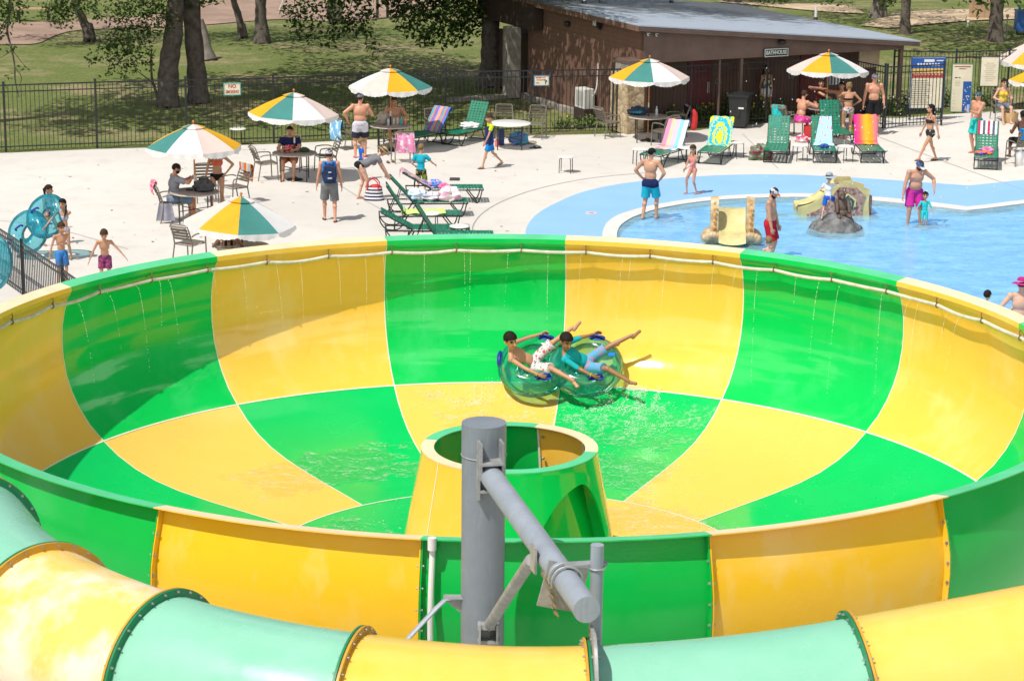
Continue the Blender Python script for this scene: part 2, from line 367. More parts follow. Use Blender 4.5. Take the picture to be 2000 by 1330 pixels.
# ================================================================== BATHHOUSE
bx_, by_ = Vector((.90, .436, 0)).normalized(), Vector((-.436, .90, 0)).normalized()
B0 = Vector((3.72, 68.45, 0)); BRZ = math.atan2(bx_.y, bx_.x)
bh = thing('bathhouse', 'low brown bathhouse with sloping grey metal roof and shaded front porch', 'building', B0, BRZ)
def bl(p): d = Vector(p)-B0; return Vector((d.dot(bx_), d.dot(by_), p[2]))       # world -> building frame
def bface(u, v, y): return bl(Vp(u, v, B0+by_*y, by_))                             # photo pixel on the building plane at depth y
def bside(u, v, x): return bl(Vp(u, v, B0+bx_*x, bx_))
def siding(name, c, axis):
    m, nt, b = nodes(name); co = coord(nt)
    wv = nt.nodes.new('ShaderNodeTexWave'); wv.bands_direction = axis; wv.wave_profile = 'SAW'; wv.inputs['Scale'].default_value = 2.2 if axis == 'Z' else 1.6
    wv.inputs['Distortion'].default_value = 0; nt.links.new(co, wv.inputs['Vector'])
    n = noise(nt, co, 3, 5, .7, (1, 1, .3))
    colr = mixrgb(nt, ramp(nt, n, [(.4, 0.), (.75, .7)]), c, tuple(q*1.25 for q in c))
    colr = mixrgb(nt, ramp(nt, wv.outputs['Fac'], [(0., .55), (.10, 0.)]), colr, tuple(q*.4 for q in c))
    nt.links.new(colr, b.inputs['Base Color']); b.inputs['Roughness'].default_value = .8; b.inputs['Specular IOR Level'].default_value = .2
    bumpn(nt, b, wv.outputs['Fac'], .5, .02); return m
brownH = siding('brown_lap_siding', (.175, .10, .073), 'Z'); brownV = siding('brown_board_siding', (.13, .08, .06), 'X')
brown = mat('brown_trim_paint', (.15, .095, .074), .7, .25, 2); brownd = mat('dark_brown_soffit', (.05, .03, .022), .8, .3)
def rz_(x): return 3.10-.0905*(x+.35)
m = MB(); m.add([(0, 0, 0), (0, 7.6, 0), (0, 7.6, rz_(0)-.02), (0, 0, rz_(0)-.02), (.15, 0, 0), (.15, 7.6, 0), (.15, 7.6, rz_(.15)-.02), (.15, 0, rz_(.15)-.02)],
                [(3, 2, 1, 0), (4, 5, 6, 7), (0, 4, 7, 3), (1, 2, 6, 5)]); m.build('side_wall', brownH, bh, 0)
W_ = 9.1
m = MB(); m.add([(.16, -.02, 2.03), (W_, -.02, 2.03), (W_, -.02, rz_(W_)-.03), (.0, -.02, rz_(0)-.03), (.0, -.02, 2.03), (.16, .18, 2.03), (W_, .18, 2.03), (W_, .18, rz_(W_)-.03), (.0, .18, rz_(0)-.03), (0, .18, 2.03)],
                [(4, 0, 1, 2, 3), (6, 5, 9, 8, 7), (0, 5, 6, 1), (4, 9, 5, 0), (1, 6, 7, 2), (3, 8, 9, 4)]); m.build('porch_header', brown, bh, 0)
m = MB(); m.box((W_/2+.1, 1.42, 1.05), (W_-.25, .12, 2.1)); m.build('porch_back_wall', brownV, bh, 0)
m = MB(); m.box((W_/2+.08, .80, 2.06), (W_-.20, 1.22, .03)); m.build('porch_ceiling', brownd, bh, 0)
m = MB(); m.box((W_/2, 5.9, .95), (W_-.4, 8.6, 1.9)); m.build('rear_block', brownV, bh, 0)
def roof_mat():
    m, nt, b = nodes('grey_metal_roof'); co = coord(nt)
    n1 = noise(nt, co, .6, 5, .7); n2 = noise(nt, co, 2.2, 6, .75, (.6, 1.4, 1)); sx = nt.nodes.new('ShaderNodeSeparateXYZ'); nt.links.new(co, sx.inputs[0])
    base = mixrgb(nt, n1, (.34, .39, .45), (.40, .45, .52))
    a = nt.nodes.new('ShaderNodeMath'); a.operation = 'MULTIPLY_ADD'; a.inputs[1].default_value = .055; a.inputs[2].default_value = -.12; nt.links.new(sx.outputs[1], a.inputs[0])
    s = nt.nodes.new('ShaderNodeMath'); s.operation = 'ADD'; nt.links.new(n2, s.inputs[0]); nt.links.new(a.outputs[0], s.inputs[1])
    nt.links.new(mixrgb(nt, ramp(nt, s.outputs[0], [(.58, 0.), (.66, .85)]), base, (.045, .045, .04)), b.inputs['Base Color'])
    b.inputs['Roughness'].default_value = .45; return m
m = MB(); x0, x1, y0, y1 = -.35, 9.50, -.32, 10.6
vs = [(x0, y0, rz_(x0)), (x1, y0, rz_(x1)), (x1, y1, rz_(x1)), (x0, y1, rz_(x0))]
m.add([(a, b, c+.10) for a, b, c in vs]+vs, [(0, 1, 2, 3), (7, 6, 5, 4)], 0); m.add([(a, b, c+.10) for a, b, c in vs]+[(a, b, c+.06) for a, b, c in vs], [(0, 4, 5, 1), (1, 5, 6, 2), (2, 6, 7, 3), (3, 7, 4, 0)], 0)
rf = m.build('roof', roof_mat(), bh, 0)
for k in range(21):   # standing seams
    pass
raft = mat('weathered_fascia_wood', (.20, .11, .075), .8, .45, 6)
m = MB(); m.add([(x0+.01, y0+.01, rz_(x0)-.10), (x0+.01, y1-.01, rz_(x0)-.10), (x0+.01, y1-.01, rz_(x0)+.058), (x0+.01, y0+.01, rz_(x0)+.058), (x0+.05, y0+.01, rz_(x0)-.10), (x0+.05, y1-.01, rz_(x0)-.10)], [(3, 2, 1, 0), (0, 1, 5, 4)]); m.build('rake_fascia', raft, bh, 0)
m = MB(); m.add([(x0+.02, y0+.01, rz_(x0)-.08), (x1-.02, y0+.01, rz_(x1)-.08), (x1-.02, y0+.01, rz_(x1)+.058), (x0+.02, y0+.01, rz_(x0)+.058), (x0+.02, y0+.05, rz_(x0)-.08), (x1-.02, y0+.05, rz_(x1)-.08)], [(0, 1, 2, 3), (0, 4, 5, 1)]); m.build('eave_fascia', brown, bh, 0)
conc = mat('weathered_concrete', (.34, .31, .26), .9, .45, 3, bump=.3, bs=20)
def stone_mat():
    m, nt, b = nodes('stone_veneer'); co = coord(nt)
    vo = nt.nodes.new('ShaderNodeTexVoronoi'); vo.inputs['Scale'].default_value = 5; nt.links.new(co, vo.inputs['Vector'])
    v2 = nt.nodes.new('ShaderNodeTexVoronoi'); v2.feature = 'DISTANCE_TO_EDGE'; v2.inputs['Scale'].default_value = 5; nt.links.new(co, v2.inputs['Vector'])
    c = ramp(nt, vo.outputs['Color'], [(.1, (.42, .31, .17)), (.5, (.58, .46, .30)), (.9, (.35, .25, .15))])
    nt.links.new(mixrgb(nt, ramp(nt, v2.outputs['Distance'], [(.0, 1.), (.06, 0.)]), c, (.20, .16, .11)), b.inputs['Base Color']); b.inputs['Roughness'].default_value = .9
    bumpn(nt, b, v2.outputs['Distance'], .7, .04); return m
m = MB(); m.box((-.27, .42, .86), (.55, 1.05, 1.72)); st = m.build('stone_pier', stone_mat(), bh, 0)
m = MB(); m.box((-.26, .42, 1.89), (.42, .8, .34)); m.build('pier_cap', conc, bh, 0)
m = MB(); m.box((-.25, .42, 2.09), (.52, .95, .07)); m.build('pier_beam', brown, bh, 0)
m = MB(); m.box((-.45, 7.85, 1.12), (.40, .5, 2.24)); m.build('concrete_column', conc, bh, 0)
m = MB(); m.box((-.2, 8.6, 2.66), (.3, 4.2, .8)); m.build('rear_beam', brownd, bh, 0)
m = MB(); m.box((-.12, 5.4, .05), (.2, 5, .16)); m.box((-1.2, 7.9, -.02), (3.0, .3, .2)); m.build('foundation', conc, bh, 0)
redm = mat('red_door_paint', (.15, .02, .02), .6, .3, 3)
for (ua, ub, va) in ((1343, 1389, 150), (1562, 1612, 140)):
    a = bface(ua, va, 1.35); b_ = bface(ub, va, 1.35)
    d = MB(); d.box(((a.x+b_.x)/2, 1.345, .98), (abs(b_.x-a.x), .05, 1.92)); dd = d.build('door', redm, bh, 0)
    h = MB(); h.box((max(a.x, b_.x)-.12, 1.305, 1.0), (.08, .02, .34)); h.build('door_handle', mat('brushed_steel', (.45, .42, .38), .3, .2, metal=.8), dd, 0)
for u, wd, mm in ((1447, .09, brown), (1757, .12, brown), (1405, .05, brown)):
    p = bface(u, 170, .05); m = MB(); m.box((p.x, .08, 1.01), (wd, wd, 2.02)); m.build('porch_post', mm, bh, 0)
tan = mat('tan_board', (.42, .33, .21), .8, .2)
p = bface(1697, 115, .6); m = MB(); m.box((p.x, .6, 1.72), (.75, .05, .56)); m.build('tan_gable_board', tan, bh, 0)
dk = mat('dark_fixture', (.015, .015, .017), .5); glassy = mat('lamp_lens', (.45, .46, .42), .15, .05)
def on_side(u, v): p = bside(u, v, 0); return p
p = on_side(1174, 46); m = MB(); m.box((-.12, p.y, p.z), (.16, .3, .22)); m.box((-.04, p.y, p.z-.14), (.08, .08, .1)); fl = m.build('floodlight', dk, bh, 0)
m = MB(); m.box((-.206, p.y+.04, p.z), (.012, .2, .15)); m.build('lens', glassy, fl, 0)
p = on_side(1112, 47); m = MB(); m.ell((-.08, p.y, p.z), (.1, .12, .09)); m.box((-.02, p.y, p.z), (.04, .12, .12)); m.build('wall_lamp', dk, bh)
p = bface(1524, 82, 0); m = MB(); m.ell((p.x, -.11, p.z), (.14, .1, .08)); m.box((p.x, -.05, p.z+.02), (.14, .05, .12)); m.build('wall_lamp', dk, bh)
for u, v in ((1264, 67), (1280, 68)):
    p = bface(u, v, 0); m = MB(); m.ell((p.x, -.09, p.z), (.055, .055, .055)); m.bar((p.x, -.02, p.z+.03), (p.x, -.08, p.z+.02), .03); cm = m.build('security_camera', mat('white_plastic', (.7, .7, .68), .4), bh)
    m = MB(); m.ell((p.x, -.13, p.z-.005), (.03, .025, .03)); m.build('camera_lens', dk, cm)
pvc = mat('white_pvc', (.72, .71, .68), .45, .12, 3)
for u, v, h in ((1141, 8, .5), (1311, 6, .5), (1593, 39, .42)):
    p = bl(Vp(u, v, B0+Vector((0, 0, rz_(0)+.1))+bx_*0, Vector((bx_.x*.09, bx_.y*.09, 1)))); z = rz_(p.x)+.1
    m = MB(); m.bar((p.x, p.y, z-.03), (p.x, p.y, z+h), .045, 10); m.build('vent_pipe', pvc, bh); m = MB(); m.bar((p.x, p.y, z-.02), (p.x, p.y, z+.09), .09, 10, r2=.055); m.build('pipe_boot', dk, bh)
p = on_side(1158, 196); m = MB(); m.box((-.28, p.y, .62), (.34, .62, .58)); ac = m.build('air_conditioner', mat('white_metal', (.70, .70, .66), .5, .1), bh, 0)
m = MB()
for k in range(9): m.box((-.455, p.y-.22+.055*k, .62), (.012, .018, .46))
m.build('grille', mat('grey_grille', (.35, .35, .33), .6), ac, 0)
m = MB(); m.tube(smooth_loop([(-.05, p.y-.40, 1.7), (-.08, p.y-.42, 1.2), (-.14, p.y-.45, .9), (-.2, p.y-.36, .7)], 5), .02, 6); m.build('hose_line', pvc, ac)
m = MB(); m.box((-.3, p.y-.08, .16), (.42, .7, .34)); m.build('unit_base', brownd, bh, 0)

# ---- signs
cream = mat('cream_sign_board', (.72, .66, .50), .6, .08); inkred = mat('red_sign_ink', (.40, .05, .03), .6); inkdk = mat('dark_sign_ink', (.08, .07, .06), .6)
inkbl = mat('blue_sign_ink', (.01, .09, .36), .5); inkw = mat('white_sign_ink', (.75, .75, .72), .5); inky = mat('yellow_sign_ink', (.75, .45, .03), .5); teal_e = mat('teal_sign_edge', (.10, .38, .34), .5); inkg = mat('green_sign_paint', (.012, .04, .022), .5)
def sign(name, label, ctr, wd, ht, rz, m, frame=None, cat='sign'):
    r = thing(name, label, cat, ctr, rz)
    b = MB(); b.box((0, 0, 0), (wd, .02, ht)); b.build('board', m, r, 0)
    if frame:
        f = MB(); t = .022
        for sx in (-1, 1): f.box((sx*(wd/2), -.004, 0), (t, .034, ht+t))
        for sz in (-1, 1): f.box((0, -.004, sz*(ht/2)), (wd-t, .034, t))
        f.build('frame', frame, r, 0)
    return r
def Mt(x, z, y=-.0125): return Matrix.Translation((x, y, z))@Matrix.Rotation(PI/2, 4, 'X')
def bars(r, items, m, name='print', y=-.0125):
    b = MB()
    for x, z, w_, h_ in items: b.box((x, y, z), (w_, .006, h_))
    return b.build(name, m, r, 0)
def on_fence(u, v, off=-.05):
    # the fence panel plane that holds the pixel
    for a, b in zip(fp, fp[1:]):
        n = Vector((-(b-a).y, (b-a).x, 0)).normalized(); q = Vp(u, v, a, n); t = (q-a).dot(b-a)/(b-a).length_squared
        if 0 <= t <= 1: return q-n*.04*(1 if n.y > 0 else -1), math.atan2((b-a).y, (b-a).x)
q, rz = on_fence(453, 174); s = sign('no_smoking_sign', 'cream NO SMOKING sign hung on the black fence', q, .46, .33, rz, cream, teal_e)
text_mesh('lettering', 'NO', .14, Mt(0, .075), inkred, s); text_mesh('lettering', 'SMOKING', .125, Mt(0, -.08), inkred, s, xs=.66)
q, rz = on_fence(1057, 157.5); s = sign('notice_sign', 'small cream notice on the fence in front of the bathhouse side wall', q, .44, .29, rz, cream, mat('blue_sign_edge', (.04, .16, .28), .5))
bars(s, [(-.09, .085, .17, .022), (.06, .085, .10, .012), (-.02, .02, .26, .018), (.10, .02, .05, .028), (-.12, -.065, .10, .02)], inkred); bars(s, [(.12, -.05, .03, .10), (.15, -.02, .03, .05)], inkdk)
s = sign('bathhouse_sign', 'green sign reading BATHHOUSE above the porch', B0+bx_*0, .1, .1, 0, inkg); bpy.data.objects.remove(s.children[0])
p = bface(1515, 103, -.04); wp = B0+bx_*p.x+by_*(-.07); s.location = (wp.x, wp.y, p.z); s.rotation_euler = (0, 0, BRZ)
b = MB(); b.box((0, 0, 0), (.84, .03, .25)); b.build('board', inkg, s, 0)
f = MB(); t = .02
for sx in (-1, 1): f.box((sx*.40, -.018, 0), (t, .01, .235))
for sz in (-1, 1): f.box((0, -.018, sz*.108), (.78, .01, t))
f.build('border', inkw, s, 0); text_mesh('lettering', 'BATHHOUSE', .165, Mt(0, 0, -.019), inkw, s, xs=.76)
for u, v, lab, tx in ((1402, 160, 'small black plate beside the left red bathhouse door', None), (1545, 150, 'small dark plate beside the right red bathhouse door', None)):
    p = bface(u, v, 1.33); wp = B0+bx_*p.x+by_*1.33; s = sign('door_plate', lab, (wp.x, wp.y, p.z), .20, .14, BRZ, mat('grey_plate', (.25, .22, .2), .5)); bars(s, [(-.03, 0, .05, .06), (.05, 0, .04, .05)], dk)
    bars(s, [(0, .045, .17, .02), (0, -.05, .17, .012)], dk)
# big rules board behind the gate
q = G(1808, 238); q = Vector((12.3, 71.4, 0)); ra = Vp(1776, 170, q, (-.12, 1, 0)); rb = Vp(1846, 170, q, (-.12, 1, 0)); rt = Vp(1810, 112, q, (-.12, 1, 0)); rbm = Vp(1806, 212, q, (-.12, 1, 0))
wd = (rb-ra).length*.95; ht = rt.z-rbm.z; ctr = Vector(((ra.x+rb.x)/2, (ra.y+rb.y)/2, (rt.z+rbm.z)/2))
s = sign('rules_board', 'large cream rules board with blue header and yellow and red bands behind the gate', ctr, wd, ht, math.atan2(.12, 1), cream, mat('navy_frame', (.02, .07, .22), .5))
bars(s, [(0, ht*.38, wd*.97, ht*.20)], inkbl, 'header_band'); bars(s, [(0, ht*.235, wd*.95, ht*.065)], inky, 'yellow_band'); bars(s, [(0, ht*.14, wd*.95, ht*.09)], inkred, 'red_band')
bars(s, [(-wd*.30+wd*.085*i, ht*.355, wd*.05, ht*.05) for i in range(8)], inkw, 'header_print', -.016); bars(s, [(.02*wd, ht*.43, wd*.30, ht*.05), (wd*.33, ht*.43, wd*.2, ht*.02)], inkw, 'header_print', -.016)
bars(s, [(-wd*.36+wd*.1*i, ht*.16, wd*.05, ht*.02) for i in range(8)], cream, 'band_print', -.016)
bars(s, [(-wd*(.22-.02*(i % 3)), ht*(.04-.042*i), wd*(.44+.05*((i*7) % 3)), .012) for i in range(12)], inkdk, 'body_print')
for x_ in (-1, 1):
    m = MB(); m.box((x_*wd*.46, .05, -ht/2-.32), (.06, .06, ctr.z-.02+ht*.0+.6)); m.build('leg', black, s, 0)
# tall height sign
q = G(1876, 219); a = Vp(1858, 170, q, (0, 1, 0)); b_ = Vp(1898, 170, q, (0, 1, 0)); t_ = Vp(1880, 125, q, (0, 1, 0)); wd = (b_-a).length; ht = t_.z
s = sign('height_sign', 'tall cream sign with a blue lower right strip standing on the deck edge', ((a.x+b_.x)/2, q.y, ht/2), wd, ht, 0, cream, mat('green_sign_edge', (.10, .25, .16), .5))
bars(s, [(wd*.27, -ht*.18, wd*.40, ht*.63)], inkbl, 'blue_strip'); bars(s, [(0, ht*.44, wd*.8, .028)], inkred, 'title_print'); bars(s, [(0, ht*.395, wd*.36, .018), (-wd*.3, ht*.21, wd*.10, .03), (-wd*.12, ht*.21, wd*.08, .03), (-wd*.22, ht*.215, wd*.07, .012)], inkdk)
bars(s, [(wd*(.13+.28*random.random()), -ht*(-.12+.6*random.random()**.6), .02+.02*random.random(), .02+.02*random.random()) for i in range(16)], inkw, 'bubble_print', -.017)
bars(s, [(-wd*.22, ht*(.14-.03*i), wd*.26, .010) for i in range(4)]+[(-wd*.36, -ht*(.05+.07*i), wd*.08, .010) for i in range(6)], mat('faint_sign_ink', (.5, .44, .3), .6))
q = G(1928, 222); a = Vp(1914, 150, q, (0, 1, 0)); b_ = Vp(1950, 150, q, (0, 1, 0)); t_ = Vp(1930, 111, q, (0, 1, 0)); l_ = Vp(1930, 169, q, (0, 1, 0)); wd = (b_-a).length; ht = t_.z-l_.z
s = sign('pool_sign', 'cream sign with small faded print behind the seated woman', ((a.x+b_.x)/2, q.y, (t_.z+l_.z)/2), wd, ht, 0, cream, inkg)
bars(s, [(wd*.02*(i % 3), ht*(.28-.065*i), wd*(.40+.12*((i*5) % 3)), .014) for i in range(10)], mat('faint_sign_ink', (.5, .44, .3), .6))
for x_ in (-1, 1):
    m = MB(); m.box((x_*wd*.4, .04, -ht/2-(l_.z)/2+.05), (.05, .05, l_.z+.1)); m.build('leg', black, s, 0)
# striped flag-like board at the porch
p = bface(1628, 153, .4); wp = B0+bx_*p.x+by_*.4; s = sign('striped_board', 'white and blue striped board hanging in the porch behind the umbrella', (wp.x, wp.y, p.z), .46, .40, BRZ, inkw)
bars(s, [(-.17+.11*i, 0, .045, .38) for i in range(4)], mat('slate_stripe', (.12, .17, .25), .6))

# ================================================================== BACKGROUND OBJECTS
wood = mat('pale_wood_boards', (.50, .34, .21), .8, .25, 5)
def far(u, v): return G(u, v)
p = far(1915, 44); r = thing('wood_screen', 'pale wooden board screen on the far lawn', 'screen', p)
m = MB()
for k in range(6): m.box((-.42+.165*k, 0, .75), (.155, .04, 1.5+.05*(k % 2)))
m.build('boards', wood, r, 0); m = MB(); m.box((0, .05, .4), (.95, .05, .08)); m.box((0, .05, 1.1), (.95, .05, .08)); m.build('rail', wood, r, 0)
p = far(2003, 72); r = thing('blue_bin', 'blue plastic bin on posts at the far right edge of the lawn', 'bin', p)
m = MB(); m.box((0, 0, .62), (.85, .6, .75)); m.box((0, 0, 1.02), (.9, .65, .06)); m.build('body', mat('blue_plastic', (.02, .12, .42), .45), r, 20); m = MB(); m.bar((-.35, 0, 0), (-.35, 0, .3), .03); m.bar((.3, 0, 0), (.3, 0, .3), .03); m.build('leg', black, r)
p = far(1890, 62); m = MB(); m.bar((0, 0, 0), (0, 0, .36), .035, 10); m.ell((0, 0, .37), .06); tag(m.build('standpipe', pvc, None, loc=p), 'short white standpipe on the far lawn beside the sand', 'pipe')
p = far(1965, 80); m = MB(); m.bar((0, 0, 0), (0, 0, .9), .025); m.box((0, 0, .95), (.1, .1, .12)); tag(m.build('meter_post', mat('grey_pipe', (.3, .31, .3), .5), None, loc=p), 'thin grey pipe post beside the dark trunk on the right', 'post')
for i, (u, v) in enumerate(((737, 36), (757, 34))):
    p = far(u, v); m = MB(); m.bar((0, 0, 0), (0, 0, 2.4), .06, 8); o = tag(m.build('wood_post', mat('dark_green_post', (.05, .055, .03), .7), None, loc=p), ('left', 'right')[i]+' of two thin posts standing on the gravel path', 'post', 'posts on the gravel path')
p = far(545, 22); m = MB(); m.tube([(0, 0, 0), (.25, 0, .6), (.3, 0, 1.4)], .07, 8, flat=.4); tag(m.build('white_slide_rail', pvc, None, loc=p), 'bent white playground rail on the distant gravel', 'rail')
p = far(400, 118)
p = far(66, 40); r = thing('park_bench', 'small brown bench in the shade at the far left', 'bench', p)
m = MB(); m.box((0, 0, .45), (1.5, .4, .06)); m.build('seat', wood, r, 0); m = MB(); m.box((-.6, 0, .22), (.08, .35, .42)); m.box((.6, 0, .22), (.08, .35, .42)); m.build('leg', dk, r, 0)

# ================================================================== TREES AND PLANTS
bark = mat('dark_bark', (.075, .058, .046), .95, .45, 5, bump=1.0, bs=14, col2=(.15, .125, .105)); barkp = mat('pale_bark', (.22, .19, .16), .95, .4, 4, bump=.8, bs=16)
def leaf_mat(name, a, tr=.35):
    m, nt, b = nodes(name); out = nt.nodes['Material Output']; co = coord(nt); n = noise(nt, co, 1.2, 3)
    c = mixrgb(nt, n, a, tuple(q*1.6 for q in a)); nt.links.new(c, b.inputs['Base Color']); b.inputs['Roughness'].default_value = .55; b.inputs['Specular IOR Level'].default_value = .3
    t = nt.nodes.new('ShaderNodeBsdfTranslucent'); nt.links.new(c, t.inputs[0]); mx = nt.nodes.new('ShaderNodeMixShader'); mx.inputs[0].default_value = tr
    nt.links.new(b.outputs[0], mx.inputs[1]); nt.links.new(t.outputs[0], mx.inputs[2]); nt.links.new(mx.outputs[0], out.inputs[0]); return m
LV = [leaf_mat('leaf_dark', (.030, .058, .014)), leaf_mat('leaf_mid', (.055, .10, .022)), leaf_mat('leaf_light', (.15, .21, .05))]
rnd = random.Random(5)
def leaves(m, clumps, size, per, hang=.0):
    for c, r in clumps:
        c = Vector(c); k = int(per*r*r)
        for _ in range(k):
            d = Vector((rnd.gauss(0, 1), rnd.gauss(0, 1), rnd.gauss(0, .75))); d = d.normalized()*r*rnd.random()**.4
            p = c+d; s = size*rnd.uniform(.6, 1.35)
            a = Vector((rnd.uniform(-1, 1), rnd.uniform(-1, 1), rnd.uniform(-.9, .35)-hang)).normalized(); b = a.orthogonal().normalized()
            b = Matrix.Rotation(rnd.uniform(0, 6.28), 3, a)@b; n = a.cross(b)
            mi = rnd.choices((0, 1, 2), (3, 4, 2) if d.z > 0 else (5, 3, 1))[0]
            m.add([p, p+a*s*.5+b*s*.26+n*s*.06, p+a*s, p+a*s*.5-b*s*.26+n*s*.06], [(0, 1, 2, 3)], mi)
def tree(name, label, trunk, radii, clumps, size=.26, per=130, bk=bark, group=None, branches=(), hang=0., limbs=True):
    base = Vector(trunk[0]); r = thing(name, label, 'tree', base, 0, group)
    T = smooth_loop([Vector(p)-base for p in trunk], 5); R_ = []
    for i in range(len(T)):
        t = i/(len(T)-1)*(len(radii)-1); k = min(int(t), len(radii)-2); R_.append((radii[k]+(radii[k+1]-radii[k])*(t-k))*(1+.06*math.sin(i*2.1)))
    m = MB(); m.tube(T, R_, 12)
    if len(T) > 4:
        for k in range(5):        # root flare
            a = k*1.26+.4; m.cap((math.cos(a)*radii[0]*.8, math.sin(a)*radii[0]*.8, -.1), (math.cos(a)*radii[0]*.3, math.sin(a)*radii[0]*.3, radii[0]*2.2), radii[0]*.34, radii[0]*.3, 8)
    m.build('trunk', bk, r, 60)
    top = T[-1]; bm_ = MB(); nb = 0
    for br in branches:
        bm_.tube(smooth_loop([Vector(p)-base for p in br[0]], 5), list(np.linspace(br[1], br[1]*.3, (len(br[0])-1)*5+1)), 7); nb += 1
    auto = [c for c in clumps if c[1] > 1.2]
    for c, cr in (auto[:6] if limbs else []):
        c = Vector(c)-base; s0 = T[int(len(T)*.72)]; mid = s0.lerp(c, .5)+Vector((0, 0, .3)); bm_.tube(smooth_loop([s0, mid, c], 4), list(np.linspace(radii[-1]*.5, .03, 9)), 7); nb += 1
    if nb: bm_.build('limb', bk, r, 60)
    if clumps:
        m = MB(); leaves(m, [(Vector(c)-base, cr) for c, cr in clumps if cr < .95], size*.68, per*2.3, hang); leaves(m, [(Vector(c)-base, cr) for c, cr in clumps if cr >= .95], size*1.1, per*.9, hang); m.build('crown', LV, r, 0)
    return r
def cl(u, v, y, r): return (V(u, v, y), r)
def ring_crown(c, R, h, n, cr, seed):
    q = random.Random(seed); out = []
    for i in range(n):
        a = i*2.4; rr = R*math.sqrt((i+.5)/n); out.append(((c[0]+rr*math.cos(a), c[1]+rr*math.sin(a), c[2]+q.uniform(-h, h)+.4*(1-rr/R)*h), cr*q.uniform(.75, 1.2)))
    return out
def up(p, dx, dy, z): return (p[0]+dx, p[1]+dy, z)
tB = 'trees standing on the lawn behind the fence'
b1 = G(328, 207); tree('pecan_tree', 'leaning thick dark trunk left of its twin close behind the fence', [b1, up(b1, .04, .1, 1.2), up(b1, .20, .2, 2.2), up(b1, .36, .3, 3.6), up(b1, 1.1, .6, 6.0), up(b1, 1.0, 1, 8.5)], [.36, .31, .29, .25, .2, .14], ring_crown(up(b1, -1.5, .5, 6.6), 4.2, 1.2, 12, 1.45, 1)+ring_crown(up(b1, -2.5, -4.2, 6.4), 3.3, .7, 8, 1.4, 41), .34, 120, group=tB)
b2 = G(388, 199); tree('pecan_tree', 'straight thick black trunk right of its leaning twin behind the fence', [b2, up(b2, -.06, 0, 1.2), up(b2, -.16, 0, 3), up(b2, -.1, .2, 5), up(b2, .4, .3, 8)], [.36, .29, .27, .23, .15], ring_crown(up(b2, 1.8, 0, 7.4), 3.8, 1.2, 11, 1.5, 2)+ring_crown(up(b2, 3.6, -3.6, 6.6), 3.8, .7, 10, 1.5, 42)+[cl(395, -30, 73.5, .9)], .34, 120, group=tB)
b3 = G(175, 76); tree('oak_tree', 'slim leaning tree with drooping light leaves on the shaded lawn by the path', [b3, V(168, 55, b3.y), V(160, 35, b3.y), V(150, 15, b3.y), V(138, -30, b3.y), V(130, -120, b3.y)], [.24, .17, .16, .15, .12, .08], [cl(110, 8, b3.y-1, .75), cl(125, 25, b3.y-1, .62), cl(140, 3, b3.y-1, .65), cl(95, 30, b3.y-1, .45), cl(170, 6, b3.y, .5), cl(115, 43, b3.y-1, .32), cl(195, 32, b3.y-1, .32), cl(180, 12, b3.y-1, .4)]+ring_crown(V(130, -110, b3.y), 3.5, .8, 9, 1.3, 3), .24, 150, group=tB)
b4 = G(474, 71); tree('oak_tree', 'slender curved trunk left of the pale straight trunk on the shaded lawn', [b4, V(470, 50, b4.y), V(464, 25, b4.y), V(456, 0, b4.y), V(450, -60, b4.y), V(452, -130, b4.y)], [.2, .14, .13, .12, .1, .07], ring_crown(V(440, -150, b4.y), 3.2, .8, 9, 1.35, 4), .28, 90, group=tB)
b5 = G(512, 83); tree('oak_tree', 'straight greyish trunk with flared roots on the shaded lawn', [b5, V(510, 55, b5.y), V(509, 20, b5.y), V(510, -20, b5.y), V(516, -140, b5.y)], [.34, .24, .21, .2, .15], ring_crown(V(525, -165, b5.y), 3.8, .8, 11, 1.4, 5)+ring_crown(V(610, -110, b5.y-4), 2.6, .6, 6, 1.2, 15), .28, 90, bk=mat('grey_bark', (.15, .125, .105), .95, .4, 4, bump=.8, bs=16), group=tB)
b6 = G(407, 119); m = MB(); m.tube([(0, 0, 0), (-.1, .1, .4), (-.16, .2, .9), (-.3, .3, 1.4)], [.34, .22, .16, .12], 10); m.cap((.1, -.1, -.05), (0, 0, .3), .2, .12)
tag(m.build('tree_stump', barkp, None, 60, loc=b6), 'pale grey flared stump behind the two thick trunks', 'stump')
# low fringe of leaves hanging in front of the lawn (branches of a tree whose trunk stands above the frame edge)
b7 = G(862, 160)
b7 = G(655, 42); tree('walnut_tree', 'leafy light green branches drooping over the lawn at the top centre left', [b7, V(648, 20, b7.y), V(650, -20, b7.y), V(655, -120, b7.y)], [.3, .22, .2, .14],
  [cl(585, 15, 80, .62), cl(605, 40, 80, .55), cl(575, 45, 80, .38), cl(580, 72, 80, .32), cl(615, 70, 80, .30), cl(640, 10, 80, .6), cl(668, 35, 80, .6), cl(700, 10, 80, .58), cl(690, 48, 80, .5), cl(655, 62, 80, .42), cl(712, 62, 80, .34), cl(728, 88, 80, .28), cl(733, 104, 80, .16), cl(640, 85, 80, .25), cl(720, 30, 80, .4), cl(565, 20, 80, .35)]+ring_crown(V(650, -120, 80), 3.6, .7, 12, 1.5, 6), .25, 150, group=tB, limbs=False)
